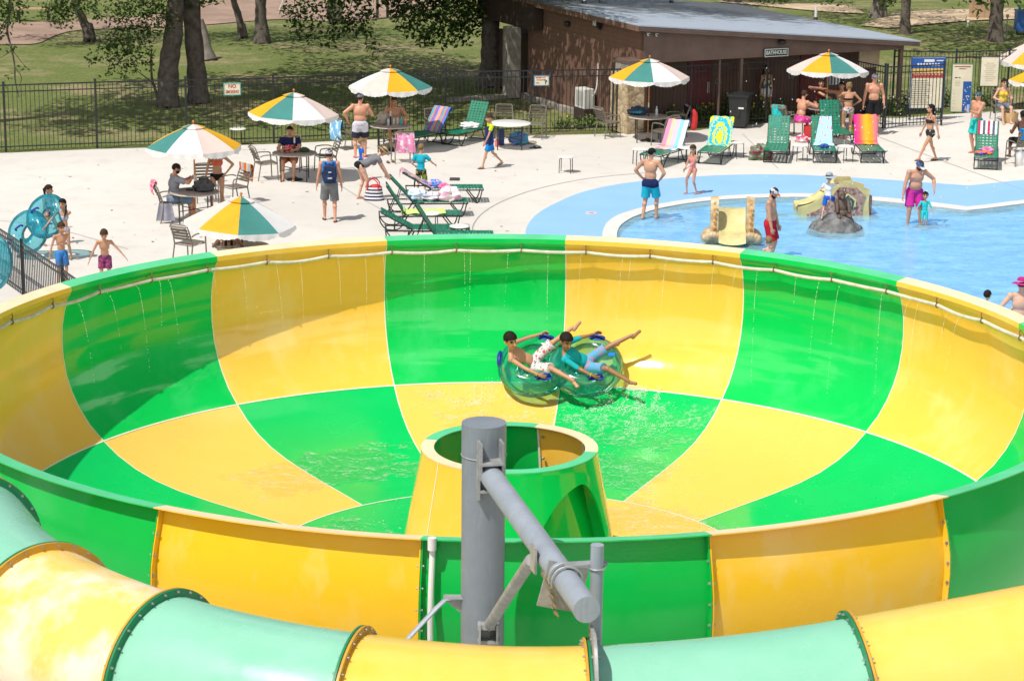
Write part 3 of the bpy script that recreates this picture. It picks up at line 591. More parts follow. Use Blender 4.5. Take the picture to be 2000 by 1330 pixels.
b8 = G(958, 166); tree('oak_tree', 'massive black trunk beside the bathhouse column with a dense dark crown', [b8, V(957, 120, b8.y), V(958, 70, b8.y), V(958, 0, b8.y), V(955, -100, b8.y)], [.42, .31, .30, .30, .25],
  [cl(u, v, b8.y-.6+.5*((u//7) % 3), r) for u, v, r in ((800, 20, .62), (835, 35, .66), (870, 30, .7), (905, 25, .7), (935, 15, .6), (820, 62, .42), (850, 70, .42), (885, 62, .5), (915, 55, .48), (790, 48, .38), (780, 15, .4), (835, 0, .7), (880, -5, .8), (920, -10, .8), (780, -10, .6), (940, 40, .35), (872, 82, .25), (830, 80, .24), (905, 78, .26), (970, -5, .55))]+ring_crown(V(885, -120, b8.y), 4.4, 1.1, 15, 1.5, 7)+ring_crown(up(b8, -3.2, -3.6, 6.4), 4.0, .7, 12, 1.5, 43)+ring_crown(up(b8, 2.6, -1.5, 6.9), 3.0, .7, 7, 1.4, 44)+[(up(b8, 2.6-.46*i*1.15, -9.4+.92*i*1.15, 5.6+.3*(i % 2)), 1.15) for i in range(7)]+[(up(b8, -1.5+1.1*i, -2.5+(i % 3), 4.4), 1.3) for i in range(4)], .26, 200, group=tB)
# nearer tree at far left: hanging twigs with vines
b9 = Vector((-16.5, 68.5, 0)); tree('pecan_tree', 'vine hung twigs and leaves dangling into view at the far left edge', [b9, up(b9, .1, 0, 2), up(b9, .3, 0, 4.5), up(b9, .5, .1, 7)], [.35, .26, .22, .12],
  [cl(15, 10, 68, .42), cl(35, 5, 68, .38), cl(30, 28, 68, .36), cl(5, 30, 68, .4), cl(45, 38, 68, .24), cl(8, 55, 68, .3), cl(-20, 20, 68, .6), cl(3, 70, 68, .16), cl(22, 92, 68, .14), cl(48, 135, 68, .13), cl(15, 150, 68, .13), cl(12, 165, 68, .1), cl(8, 96, 68, .1)]+ring_crown(up(b9, 1.5, .3, 6.3), 2.8, .8, 8, 1.2, 8), .19, 210, group=tB,
  branches=[([V(20, -40, 68), V(18, 30, 68), V(14, 60, 68), V(22, 95, 68), V(28, 125, 68), V(30, 160, 68), V(37, 190, 68)], .045), ([V(28, 130, 68), V(42, 152, 68), V(36, 172, 68)], .018), ([V(25, 100, 68), V(45, 125, 68), V(58, 138, 68)], .014), ([V(24, 98, 68), V(10, 108, 68), V(-4, 116, 68)], .016)])
# sapling bent out of the trunk base
s0 = G(312, 204); tree('sapling', 'small crooked sapling with dense dark leaves left of the thick trunks', [s0, V(303, 175, s0.y-.2), V(297, 155, s0.y-.3), V(295, 120, s0.y-.3), V(296, 95, s0.y-.3)], [.05, .045, .04, .03, .02],
  [cl(u, v, s0.y-.4+.2*((u//5) % 3), r) for u, v, r in ((265, 75, .5), (235, 80, .5), (210, 88, .42), (240, 105, .48), (270, 100, .5), (215, 110, .32), (185, 112, .26), (175, 118, .14), (230, 128, .3), (255, 130, .3), (285, 125, .28), (210, 142, .18), (245, 145, .17), (195, 150, .1), (300, 60, .4), (280, 50, .4), (240, 55, .4), (225, 30, .45), (260, 25, .5), (300, 25, .5), (320, 10, .5), (330, 40, .35), (235, 8, .4), (275, 0, .55))], .17, 300,
  branches=[([V(300, 165, s0.y-.2), V(285, 152, s0.y-.3), V(262, 135, s0.y-.4)], .03), ([V(296, 110, s0.y-.3), V(305, 95, s0.y-.3)], .015)])
bA = G(1716, 42); tree('oak_tree', 'pale grey trunk rising behind the bathhouse roof', [bA, V(1717, 20, bA.y), V(1719, -5, bA.y), V(1722, -80, bA.y)], [.42, .30, .28, .2], [cl(1733, 8, bA.y-1, .35), cl(1745, 2, bA.y-1, .3), cl(1728, 14, bA.y-1, .18), cl(1650, -8, bA.y-1, .5), cl(1610, -8, bA.y, .5)]+ring_crown(V(1660, -120, bA.y), 3.5, .8, 9, 1.3, 9), .26, 120, bk=barkp, group=tB)
bB = G(1768, 75); tree('oak_tree', 'narrow dark trunk rising at the right corner of the bathhouse roof', [bB, V(1768, 40, bB.y), V(1770, 0, bB.y), V(1775, -100, bB.y)], [.26, .20, .18, .14], [cl(1765, -6, bB.y-1, .35)]+ring_crown(V(1830, -130, bB.y), 3.6, .8, 10, 1.35, 10), .26, 110, group=tB)
bC = G(1944, 85); tree('oak_tree', 'thick dark trunk at the upper right between the wood screen and blue bin', [bC, V(1945, 50, bC.y), V(1948, 0, bC.y), V(1952, -110, bC.y)], [.36, .27, .26, .2], ring_crown(V(1960, -130, bC.y), 4.4, .8, 13, 1.5, 11)+ring_crown(V(1880, -60, bC.y-4), 2.5, .5, 6, 1.2, 21), .28, 100, group=tB)
bD = G(1430, 4); tree('cedar_tree', 'dark bush and trunk showing just above the bathhouse roof', [bD, up(bD, 0, 0, 1.5), up(bD, .1, 0, 4)], [.4, .3, .2], [cl(1500, 6, bD.y, .6), cl(1520, -4, bD.y, .6)]+ring_crown(up(bD, 0, 0, 5), 3, .8, 8, 1.3, 12), .26, 130, group=tB)
# shrubs at the foot of the bathhouse
def shrub(label, p, w_, h_, n, seed, name='flowering_shrub', flowers=0):
    q = random.Random(seed); r = thing(name, label, 'plant', p, 0, 'leafy plants along the foot of the bathhouse'); st = MB(); lf_ = MB(); fl = MB()
    for i in range(n):
        x = q.uniform(-w_, w_); y = q.uniform(-.2, .2); h = h_*q.uniform(.45, 1.1); tx, ty = x+q.uniform(-.12, .12), y+q.uniform(-.1, .1)
        st.tube([(x, y, 0), ((x+tx)/2, (y+ty)/2, h*.55), (tx, ty, h)], [.008, .006, .003], 4)
        for k in range(int(h*22)):
            t = q.uniform(.1, 1); px = x+(tx-x)*t; py = y+(ty-y)*t; a = q.uniform(0, 6.28); s = q.uniform(.07, .15)*(1.25-t*.6)
            d = Vector((math.cos(a), math.sin(a), q.uniform(-.2, .6))).normalized(); e = d.orthogonal(); lf_.add([Vector((px, py, h*t)), Vector((px, py, h*t))+d*s*.5+e*s*.28, Vector((px, py, h*t))+d*s, Vector((px, py, h*t))+d*s*.5-e*s*.28], [(0, 1, 2, 3)], q.choice((1, 2, 2)))
        if q.random() < flowers: fl.ell((tx, ty, h), .035, 6, 4)
    st.build('stems', LV[1], r); lf_.build('foliage', LV, r, 0)
    if fl.v: fl.build('blossoms', mat('yellow_blossom', (.8, .5, .03), .6), r)
shr = [(1315, 245, 'low weeds left of the red float below the dark door', .6), (1405, 236, 'tall leafy weeds just left of the black wheeled bin', .8), (1478, 236, 'yellow flowered bush just right of the black wheeled bin', .75), (1110, 252, 'low green weeds under the fence left of the stone pier', .4), (1160, 249, 'grassy clump in front of the air conditioner base', .35), (1365, 240, 'weedy clump behind the yellow and blue towel lounger', .6), (1440, 236, 'leafy clump hidden behind the black wheeled bin', .6), (1515, 233, 'leafy clump behind the teal towel on the chair', .6), (1262, 252, 'sparse weeds behind the shaded umbrella table', .35)]
for i, (u, v, lab, h) in enumerate(shr): shrub(lab, G(u, v)+Vector((0, .25, -.03)), .42, h, 26, 30+i, flowers=.25 if i in (1, 2, 5) else .05)
for i, (u, v, lab) in enumerate(((1740, 226, 'dry grassy clump inside the open gate'), (1850, 208, 'white flowered bush beside the tall cream sign'), (1905, 206, 'green bush between the two cream signs'), (1795, 212, 'green bush behind the rules board'))): shrub(lab, G(u, v)+Vector((0, .2, -.03)), .5, .7, 26, 60+i, 'bush')
# ================================================================== BOWL SLIDE
BC = Vector((-.0152, 28.2283, 0)); RZ = 3.8; PH = .116847; ST = PI/8
def gel(name, a, b, fade=None, wet=True, rough=.18, ffac=.0, fstops=(.5, .6), brush=None):
    m, nt, bs = nodes(name); co = coord(nt)
    n1 = noise(nt, co, .55, 4, .6); n2 = noise(nt, co, 5, 5, .7)
    c = mixrgb(nt, ramp(nt, mixrgb(nt, .35, n1, n2), [(.35, 0.), (.65, 1.)]), a, b)
    if fade:
        n3 = noise(nt, co, fade[1], 6, .62, fade[3] if len(fade) > 3 else None)
        c = mixrgb(nt, ramp(nt, n3, [(fstops[0], 0.), (fstops[1], fade[2])]), c, fade[0])
    nt.links.new(c, bs.inputs['Base Color'])
    r = ramp(nt, noise(nt, co, .9, 5, .65), [(.4, rough*.35), (.6, rough*.9)])
    if wet: bs.inputs['Coat Weight'].default_value = .35; bs.inputs['Coat Roughness'].default_value = .04
    nt.links.new(r, bs.inputs['Roughness']); bs.inputs['Specular IOR Level'].default_value = .32
    if wet: bumpn(nt, bs, noise(nt, co, 5, 4, .6), .045, .02)
    else: bumpn(nt, bs, noise(nt, co, 40, 3, .6, (.3, 1, 1)), .10, .01)
    return m
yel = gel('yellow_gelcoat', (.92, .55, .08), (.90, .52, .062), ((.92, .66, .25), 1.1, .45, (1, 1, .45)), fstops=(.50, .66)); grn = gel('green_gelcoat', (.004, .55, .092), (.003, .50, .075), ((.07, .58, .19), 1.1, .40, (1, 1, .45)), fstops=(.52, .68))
yelF = gel('yellow_gelcoat_floor', (.82, .535, .115), (.79, .505, .095), rough=.35); grnF = gel('green_gelcoat_floor', (.004, .52, .115), (.003, .48, .10), rough=.35)  # floor darker than the walls: weaker sun on the walls offset in the colour
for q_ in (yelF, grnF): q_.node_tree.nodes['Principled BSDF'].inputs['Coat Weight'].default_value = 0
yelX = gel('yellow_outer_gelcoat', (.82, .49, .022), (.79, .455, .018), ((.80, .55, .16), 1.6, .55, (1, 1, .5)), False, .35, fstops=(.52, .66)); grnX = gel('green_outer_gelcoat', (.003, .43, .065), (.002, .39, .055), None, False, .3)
yelT = mat('yellow_flange_top', (.85, .66, .42), .55, .12, 2); grnT = mat('green_flange_top', (.10, .58, .27), .55, .15, 2)  # paler copies of the gelcoat: sun on the flange tops put into the colour
caulk = mat('white_seam_caulk', (.80, .78, .62), .5, .08); galv = mat('galvanised_bolt', (.45, .43, .40), .4, .3, metal=.6)
PROF = [(6.95, -.13), (7.01, -.21), (7.07, -.40), (7.115, -.6), (7.13, -.80), (7.12, -1.05), (7.07, -1.32), (6.98, -1.55), (6.86, -1.76), (6.69, -1.97), (6.45, -2.17)]
FLOOR = [(6.45, -2.17), (6.20, -2.34), (5.90, -2.485), (5.55, -2.60), (5.15, -2.68), (4.6, -2.745), (3.9, -2.805), (3.23, -2.86)]
INNER = [(3.23, -2.86), (2.2, -2.91), (1.15, -2.96)]
bowl = thing('bowl_slide', 'giant round fibreglass bowl slide checkered green and yellow', 'water slide', (BC.x, BC.y, RZ))
def az(k): return k*ST+PH
def is_y(k): return k % 2 == 0
for k in range(-9, 7):
    Y = is_y(k)
    m = MB(); prof = [(6.465, -2.19)]+[(r+.018, z) for r, z in PROF[-2:0:-1]]+[(6.975, -.028)]
    m.lathe(prof[::-1], 14, a0=az(k), a1=az(k+1), mi=1); m.lathe(PROF, 14, a0=az(k), a1=az(k+1), mi=0, flip=True)
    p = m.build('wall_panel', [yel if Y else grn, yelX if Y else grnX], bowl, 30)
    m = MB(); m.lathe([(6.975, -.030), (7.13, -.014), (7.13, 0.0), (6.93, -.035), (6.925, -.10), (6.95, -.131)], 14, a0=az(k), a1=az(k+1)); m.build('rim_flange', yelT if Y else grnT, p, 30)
    o_ = p.children[0]
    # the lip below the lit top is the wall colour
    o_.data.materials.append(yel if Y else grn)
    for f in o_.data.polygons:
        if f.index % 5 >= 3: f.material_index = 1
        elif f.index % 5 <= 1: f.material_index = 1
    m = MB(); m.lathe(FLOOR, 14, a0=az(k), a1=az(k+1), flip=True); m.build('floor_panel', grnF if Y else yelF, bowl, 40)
    if k % 2 == 0 or k == -9:
        pass
for k in range(-8, 8, 4):
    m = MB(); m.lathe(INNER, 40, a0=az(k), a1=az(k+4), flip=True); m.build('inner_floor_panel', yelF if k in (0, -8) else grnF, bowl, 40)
# caulked seams
def off(prof, d=.004):
    out = []
    for i, (r, z) in enumerate(prof):
        a = prof[max(i-1, 0)]; b = prof[min(i+1, len(prof)-1)]; t = Vector((b[0]-a[0], b[1]-a[1])).normalized(); out.append((r+t.y*d, z-t.x*d))
    return out
allp = off(PROF)+off(FLOOR)[1:]
for k in range(16):
    a = az(k); dn = Vector((math.cos(a), -math.sin(a), 0)); er = Vector((math.sin(a), math.cos(a), 0)); m = MB(); vs = []
    for r, z in allp:
        c = er*r+Vector((0, 0, z)); vs += [c-dn*.008, c+dn*.008]
    m.add(vs, [(2*i+2, 2*i+3, 2*i+1, 2*i) for i in range(len(allp)-1)]); m.build('seam', caulk, bowl, 40)
for r, z, d in ((6.45, -2.17, .5), (3.23, -2.86, .05)):
    m = MB(); nrm = Vector((-d, 1)).normalized()
    q = [(r-.008, z-.008*d+.005), (r+.008, z+.008*(d if r < 5 else .9)+.007)]; m.lathe(q, 160, flip=True); m.build('ring_seam', caulk, bowl, 40)
# vertical outside flanges with bolts
for k in range(16):
    a = az(k); er = Vector((math.sin(a), math.cos(a), 0)); dn = Vector((math.cos(a), -math.sin(a), 0))
    if er.y > .35: continue
    for s, Y in ((-1, is_y(k-1)), (1, is_y(k))):
        m = MB(); vs = []
        prof = [(6.985, -.032)]+[(r+.018, z) for r, z in PROF[1:]]
        for r, z in prof: vs += [er*r+Vector((0, 0, z))+dn*s*.003, er*(r+.07)+Vector((0, 0, z))+dn*s*.003, er*r+Vector((0, 0, z))+dn*s*.016, er*(r+.07)+Vector((0, 0, z))+dn*s*.016]
        fs = []
        for i in range(len(prof)-1):
            b = 4*i; fs += [(b, b+1, b+5, b+4), (b+2, b+6, b+7, b+3), (b+1, b+3, b+7, b+5)]
        m.add(vs, fs); fl = m.build('side_flange', yelX if Y else grnX, bowl, 30)
        for i in range(9):
            z = -.28-.205*i; r = np.interp(-z, [-q[1] for q in PROF], [q[0] for q in PROF])+.018+.05; c = er*r+Vector((0, 0, z))
            bo = MB(); bo.bar(c+dn*s*.012, c+dn*s*.034, .012, 6); bo.bar(c+dn*s*.012, c+dn*s*.018, .02, 8); bo.build('bolt', galv, fl, 0)
# top-edge screws of the rim flange on the near side
# supports under the bowl
stl = mat('grey_painted_steel', (.24, .265, .29), .45, .12, 3, bump=.05, bs=50)
for i in range(8):
    a = i*PI/4+.2; m = MB(); m.bar((5.6*math.sin(a), 5.6*math.cos(a), -3.85), (5.6*math.sin(a), 5.6*math.cos(a), -2.62), .1, 12); m.build('support_leg', stl, bowl)
# ---- drain cone
CZ_ = 2.56-RZ
cone_prof = [(1.265, -2.955), (1.13, CZ_-.02), (1.10+.02, CZ_)]
for k, (d0, d1, Y) in enumerate(((20, 60, 1), (60, 100, 1), (100, 185, 0), (185, 232, 1), (232, 285, 1), (285, 330, 0), (330, 380, 0))):
    a0 = math.radians(d0); a1 = math.radians(d1); n_ = max(8, int((d1-d0)/4))
    m = MB(); vs = []
    for i in range(n_*2+1):
        aa = a0+(a1-a0)*i/(n_*2); dg = math.degrees(aa); zb = -2.955
        if d0 == 100 and 106 < dg < 172: zb = max(-2.955, CZ_-.24-1.55*(1-math.sqrt(max(0, 1-((dg-130)/(44 if dg > 130 else 25))**2))))     # arched gap cut into the foot of the panel
        for z in (CZ_, CZ_-.05, CZ_-.05+(zb-CZ_+.05)*.5, zb):
            r_ = 1.105 if z > CZ_-.051 else 1.105+.315*(CZ_-.05-z)/(CZ_-.05+2.955)
            for rr_ in (r_, r_-.03): vs.append((rr_*math.sin(aa), rr_*math.cos(aa), z))
    for i in range(n_*2):
        for j in range(3):
            p_ = i*8+2*j; q2 = p_+8; m.add([vs[p_], vs[p_+2], vs[q2+2], vs[q2]], [(0, 1, 2, 3)]); m.add([vs[p_+1], vs[q2+1], vs[q2+3], vs[p_+3]], [(0, 1, 2, 3)])
        p_ = i*8+6; q2 = p_+8; m.add([vs[p_], vs[p_+1], vs[q2+1], vs[q2]], [(0, 1, 2, 3)])
    if d0 == 100: al = MB(); al.lathe([(.90, CZ_-.12), (.95, CZ_-.5), (1.22, -2.955)], 24, a0=math.radians(101), a1=math.radians(182)); al.lathe([(1.09, CZ_-.12), (.90, CZ_-.12)], 24, a0=math.radians(101), a1=math.radians(182)); [al.add([(r_*math.sin(q_), r_*math.cos(q_), z_) for r_, z_ in ((.80, CZ_-.12), (1.095, CZ_-.12), (1.40, -2.955), (.95, -2.955))], [(0, 1, 2, 3)]) for q_ in (math.radians(101), math.radians(182))]; al.build('arch_recess', grn, bowl, 30)  # recess added behind the gap so the arch falls dark in shade
    c = m.build('cone_panel', yel if Y else grn, bowl, 0); bmx = bmesh.new(); bmx.from_mesh(c.data); bmesh.ops.remove_doubles(bmx, verts=bmx.verts, dist=.0005); bmx.to_mesh(c.data); bmx.free(); c.data.shade_smooth(); c.data.set_sharp_from_angle(angle=.5)
    m = MB(); m.lathe([(1.105, CZ_+.001), (1.105, CZ_+.014), (.945, CZ_+.012), (.945, CZ_)], n_, a0=a0, a1=a1); m.build('cone_lip', yelT if Y else grnT, c, 30)
    m = MB(); dn = Vector((math.cos(a0), -math.sin(a0), 0)); er = Vector((math.sin(a0), math.cos(a0), 0)); vs = []
    for r, z in ((1.425, -2.955), (1.11, CZ_-.05), (1.11, CZ_)): vs += [er*r+Vector((0, 0, z))-dn*.007, er*r+Vector((0, 0, z))+dn*.007]
    m.add(vs, [(0, 1, 3, 2), (2, 3, 5, 4)]); vs = []
    for r, z in ((1.06, CZ_-.05), (1.065, CZ_-.08), (1.34, -2.8)): vs += [er*r+Vector((0, 0, z))-dn*.014, er*r+Vector((0, 0, z))+dn*.014]
    m.add(vs, [(0, 1, 3, 2), (2, 3, 5, 4)]); m.build('cone_seam', caulk, c, 0)
    if d0 in (20, 60, 330):
        for j in range(3):
            z = CZ_-.15-.3*j; bo = MB(); bo.ell(er*(1.06+.11*(j*.3+.15))+Vector((0, 0, z))+dn*.06, .022, 8, 5); bo.build('bolt', galv, c)
m = MB(); m.disc((0, 0, -3.55), 1.05, 32); m.build('drain_pool', mat('dark_drain_water', (.20, .14, .01), .1), bowl, 0)
# ---- hose round the inside of the rim
hosem = mat('white_spray_hose', (.68, .64, .54), .4, .25, 8)
hose = thing('spray_hose', 'long white hose hanging in waves on hooks round the inside of the bowl rim', 'hose', (BC.x, BC.y, RZ))
NH = 44; path = []
q = random.Random(3); drop = [q.uniform(.010, .045) for _ in range(NH)]
for i in range(NH*8):
    a = 2*PI*i/(NH*8)+.02; t = (i % 8)/8; d = drop[i//8]
    path.append((6.935*math.sin(a), 6.935*math.cos(a), -.215-d*math.sin(PI*t)))
m = MB(); m.tube(path, .025, 10, closed=True); m.build('tube', hosem, hose)
for i in range(NH):
    a = 2*PI*i/NH+.02; er = Vector((math.sin(a), math.cos(a), 0)); m = MB()
    m.tube([er*6.915+Vector((0, 0, -.10)), er*6.91+Vector((0, 0, -.13)), er*6.91+Vector((0, 0, -.17))]+[er*(6.935+.036*math.cos(t))+Vector((0, 0, -.215+.036*math.sin(t))) for t in np.linspace(1.5, 6.2, 8)], .008, 6)
    m.build('hook', mat('rusty_hook', (.25, .13, .09), .6, .4, 20), hose)
# ---- water running down: strings of droplets, film and splash
def surf(a, r):
    pr = [(q[0], q[1]) for q in (INNER[::-1][:-1]+FLOOR[::-1])]
    z = np.interp(r, [p[0] for p in pr], [p[1] for p in pr]); return Vector((BC.x+r*math.sin(a), BC.y+r*math.cos(a), RZ+z))
def watr(name, tint, milk):
    m, nt, b = nodes(name); b.inputs['Base Color'].default_value = (1, 1, 1, 1); b.inputs['Roughness'].default_value = .08; b.inputs['Alpha'].default_value = milk; b.inputs['Specular IOR Level'].default_value = .8
    return m
drop_m = watr('water_droplet', None, .60); foam_m = watr('splash_foam', None, .75)
rw = random.Random(11)
for i in range(32):
    a = -1.05+2.25*(i+rw.uniform(-.45, .45))/32; m = MB(); L_ = rw.uniform(.35, 1.75); vr = rw.uniform(.05, .30); va = rw.uniform(-.05, .05); n = int(L_*30); cut = rw.uniform(.25, .6)
    for j in range(n):
        t = j/n; z = -.25-L_*t; r = 6.90-vr*math.sqrt(t)
        if t > cut and rw.random() < .35: continue
        wall = np.interp(-z, [-q_[1] for q_ in PROF], [q_[0] for q_ in PROF])-.02
        p = Vector((BC.x+min(r, wall)*math.sin(a+va*t/6), BC.y+min(r, wall)*math.cos(a+va*t/6), RZ+z+rw.uniform(-.008, .008))); s = rw.uniform(.0024, .0042)
        m.ell(p, (s, s, s*(3.4 if t < cut else rw.uniform(1., 2.2))), 6, 4)
    tag(m.build('falling_water_stream', drop_m, None, 60), 'thin beaded stream of water falling from the white hose', 'water', 'water streams falling from the hose')
m = MB()
from mathutils import noise as mn
def blob(a, r, h, s, thr=-.05):
    p = surf(a, r)
    if mn.noise(p*4.5)+.5*mn.noise(p*13) < thr: return
    p.z += h; m.ell(p, (s*1.3, s, s*.7), 5, 3)
for _ in range(3200):     # wake to the right of the tube
    t = rw.random()**.7; a = .18+.20*t+rw.gauss(0, .012); r = 6.40-.10*t+rw.gauss(0, .22*(1-t*.4)); blob(a, min(r, 6.44), rw.random()**3*.10, rw.uniform(.003, .009)*(1.15-t*.5), -.02)
for _ in range(2600):     # streak below and right of the tube
    t = rw.random(); a = .12+.28*t+rw.gauss(0, .02); r = 5.65+.25*t+rw.gauss(0, .13+.16*t); blob(a, min(r, 6.4), rw.random()**4*.05, rw.uniform(.0025, .006), .0)
for _ in range(1500):      # ahead of the tube on the green wall foot
    t = rw.random(); a = -.03-.17*t+rw.gauss(0, .015); r = 6.25+rw.gauss(0, .16); blob(a, min(r, 6.43), rw.random()**4*.1, rw.uniform(.0025, .006), .0)
for _ in range(1500):
    a = .3+rw.gauss(0, .16); r = 3.6+abs(rw.gauss(0, 1.1)); blob(a, r, .004, rw.uniform(.002, .005), .05)
for _ in range(1200):
    a = .62+rw.gauss(0, .25); r = 3.0+rw.gauss(0, .8); blob(a, max(1.5, r), .004, rw.uniform(.002, .006), .05)
for _ in range(800):
    a = -1.1+rw.gauss(0, .4); r = 2.3+rw.gauss(0, .5); blob(a, max(1.5, r), .004, rw.uniform(.003, .007), .05)
for e in range(0):       # ring of foam hugging the tube
    q_ = rw.random()*2*PI; s_ = rw.choice((-1, 1)); a = .118+(s_*.39+.56*math.cos(q_))/6.1; r = 6.12+.47*math.sin(q_)*.8; blob(a, min(6.44, r), rw.random()*.05, rw.uniform(.006, .013), -1)
tag(m.build('water_splash', foam_m, None, 60), 'white spray and foam around the double tube and on the bowl floor', 'splash', kind='stuff')
# thin sheet of moving water (raised film with ragged edge)
def film_mat():
    m, nt, b = nodes('water_film'); out = nt.nodes['Material Output']; nt.nodes.remove(b); co = coord(nt)
    n1 = noise(nt, co, 3.2, 6, .7, (1, 2.2, 1)); n2 = noise(nt, co, 16, 4, .65)
    bp = nt.nodes.new('ShaderNodeBump'); bp.inputs['Strength'].default_value = .9; bp.inputs['Distance'].default_value = .03; nt.links.new(mixrgb(nt, .5, n1, n2), bp.inputs['Height'])
    tr = nt.nodes.new('ShaderNodeBsdfTransparent'); gl = nt.nodes.new('ShaderNodeBsdfGlossy'); gl.inputs['Roughness'].default_value = .28; nt.links.new(bp.outputs[0], gl.inputs['Normal'])
    df = nt.nodes.new('ShaderNodeBsdfDiffuse'); df.inputs[0].default_value = (.85, .9, .85, 1); nt.links.new(bp.outputs[0], df.inputs['Normal'])
    m1 = nt.nodes.new('ShaderNodeMixShader'); fr = nt.nodes.new('ShaderNodeFresnel'); fr.inputs[0].default_value = 1.33; nt.links.new(bp.outputs[0], fr.inputs['Normal'])
    nt.links.new(fr.outputs[0], m1.inputs[0]); nt.links.new(tr.outputs[0], m1.inputs[1]); nt.links.new(gl.outputs[0], m1.inputs[2])
    m2 = nt.nodes.new('ShaderNodeMixShader'); uv = nt.nodes.new('ShaderNodeTexCoord').outputs['UV']; n3 = noise(nt, co, 2.0, 6, .7); sp = nt.nodes.new('ShaderNodeSeparateXYZ'); nt.links.new(uv, sp.inputs[0])
    def edge(o):
        a_ = nt.nodes.new('ShaderNodeMath'); a_.operation = 'PINGPONG'; a_.inputs[1].default_value = .5; nt.links.new(o, a_.inputs[0]); return a_.outputs[0]
    mn_ = nt.nodes.new('ShaderNodeMath'); mn_.operation = 'MINIMUM'; nt.links.new(edge(sp.outputs[0]), mn_.inputs[0]); nt.links.new(edge(sp.outputs[1]), mn_.inputs[1])
    ml = nt.nodes.new('ShaderNodeMath'); ml.operation = 'MULTIPLY_ADD'; ml.inputs[1].default_value = 1.1; nt.links.new(mn_.outputs[0], ml.inputs[0]); nt.links.new(n3, ml.inputs[2])
    wet = ramp(nt, ml.outputs[0], [(.60, 0.), (.68, 1.)])
    nt.links.new(ramp(nt, mixrgb(nt, .5, n1, n2), [(.50, .0), (.66, .34)]), m2.inputs[0]); nt.links.new(m1.outputs[0], m2.inputs[1]); nt.links.new(df.outputs[0], m2.inputs[2])
    m3 = nt.nodes.new('ShaderNodeMixShader'); t3 = nt.nodes.new('ShaderNodeBsdfTransparent'); nt.links.new(wet, m3.inputs[0]); nt.links.new(t3.outputs[0], m3.inputs[1]); nt.links.new(m2.outputs[0], m3.inputs[2])
    nt.links.new(m3.outputs[0], out.inputs[0]); return m
fm = film_mat()
def film(a0, a1, r0, r1):
    f = MB()
    def fn(u, v):
        p = surf(a0+(a1-a0)*u, r0+(r1-r0)*v); p.z += .009+.004*mn.noise(p*9); return p
    f.sheet(fn, 70, 24); return tag(f.build('water_film', fm, None, 60), kind='stuff')
film(-.26, .58, 5.0, 6.40); film(.02, .60, 3.5, 4.95); film(-.95, -.25, 3.8, 5.3); film(.4, 1.2, 2.0, 3.6); film(-1.6, -.7, 1.6, 3.1)
for i_, o in enumerate([o for o in C.objects if o.name.startswith('water_film')]): o['label'] = ['thin sheet of water sliding under and beside the double tube', 'thin sheet of water on the green panel behind the drain cone', 'thin rippled sheet of water on the green panel left of the cone', 'thin sheet of water on the yellow floor right of the cone', 'thin sheet of water swirling at the left foot of the cone'][i_]; o['category'] = 'water'

# ================================================================== STEEL COLUMN WITH ARM
col = thing('support_column', 'tall grey steel column with a bolted arm in front of the bowl', 'column', (-.245, 20.5, 0))
PT = 5.14
def worn_steel(name, c, rust, metal=0):
    m, nt, b = nodes(name); co = coord(nt); n1 = noise(nt, co, 2.5, 5, .65); n2 = noise(nt, co, 9, 6, .75, (1, 1, .16)); n3 = noise(nt, co, 26, 4, .7)
    k = mixrgb(nt, ramp(nt, n1, [(.35, 0.), (.65, 1.)]), c, tuple(q*.84 for q in c)); k = mixrgb(nt, ramp(nt, n2, [(.56, 0.), (.74, .45)]), k, tuple(q*1.5 for q in c)); k = mixrgb(nt, ramp(nt, mixrgb(nt, .5, n2, n3), [(.60, 0.), (.68, rust)]), k, (.16, .085, .05))
    nt.links.new(k, b.inputs['Base Color']); b.inputs['Metallic'].default_value = metal; nt.links.new(ramp(nt, n3, [(.3, .36), (.7, .58)]), b.inputs['Roughness']); bumpn(nt, b, n3, .06, .01); return m
steel = worn_steel('grey_column_paint', (.205, .235, .265), .35); steelL = worn_steel('light_grey_steel', (.33, .37, .42), .55, .1); steelG = mat('galvanised_bracket', (.42, .43, .43), .45, .3, 9, metal=.3)
m = MB(); m.bar((0, 0, 0), (0, 0, PT-.12), .2, 40); m.build('post', steel, col, 40)
m = MB(); m.bar((0, 0, PT-.3), (0, 0, PT), .203, 40); m.build('cap', steel, col, 40)
m = MB(); m.tube([(.2045*math.cos(t), .2045*math.sin(t), PT-.3) for t in np.linspace(0, 2*PI, 40, endpoint=False)], .006, 6, closed=True); m.build('weld_ring', steelG, col)
A0 = Vector((.06, -.20, 4.71)); A1 = Vector((.83, -3.70, 4.76)); ad = (A1-A0).normalized(); ax = ad.cross(Vector((0, 0, -1))).normalized()*1; ax = -ad.cross(Vector((0, 0, 1))).normalized(); az_ = Vector((0, 0, 1))
m = MB(); m.bar(A0, A1, .103, 28); arm = m.build('arm', steelL, col, 40)
m = MB(); m.bar(A1-ad*.01, A1+ad*.012, .105, 28); m.build('end_cap', steelL, arm, 40)
RA = Matrix((ax, ad, az_)).transposed()
m = MB()
for s in (-1, 1): m.box(A0+ax*s*.1+Vector((0, -.02, .15)), (.022, .20, .34), M=RA)
m.build('gusset_plate', steelG, col, 0)
m = MB(); m.box(A0+Vector((0, -.06, .135)), (.20, .2, .02), M=RA); m.box(A0+Vector((0, -.02, -.14)), (.20, .12, .02), M=RA); m.build('seat_plate', steelG, col, 0)
m = MB(); m.box(A0+ax*-.115+Vector((0, .02, -.02)), (.02, .16, .40), M=RA); m.build('side_plate', steelG, col, 0)
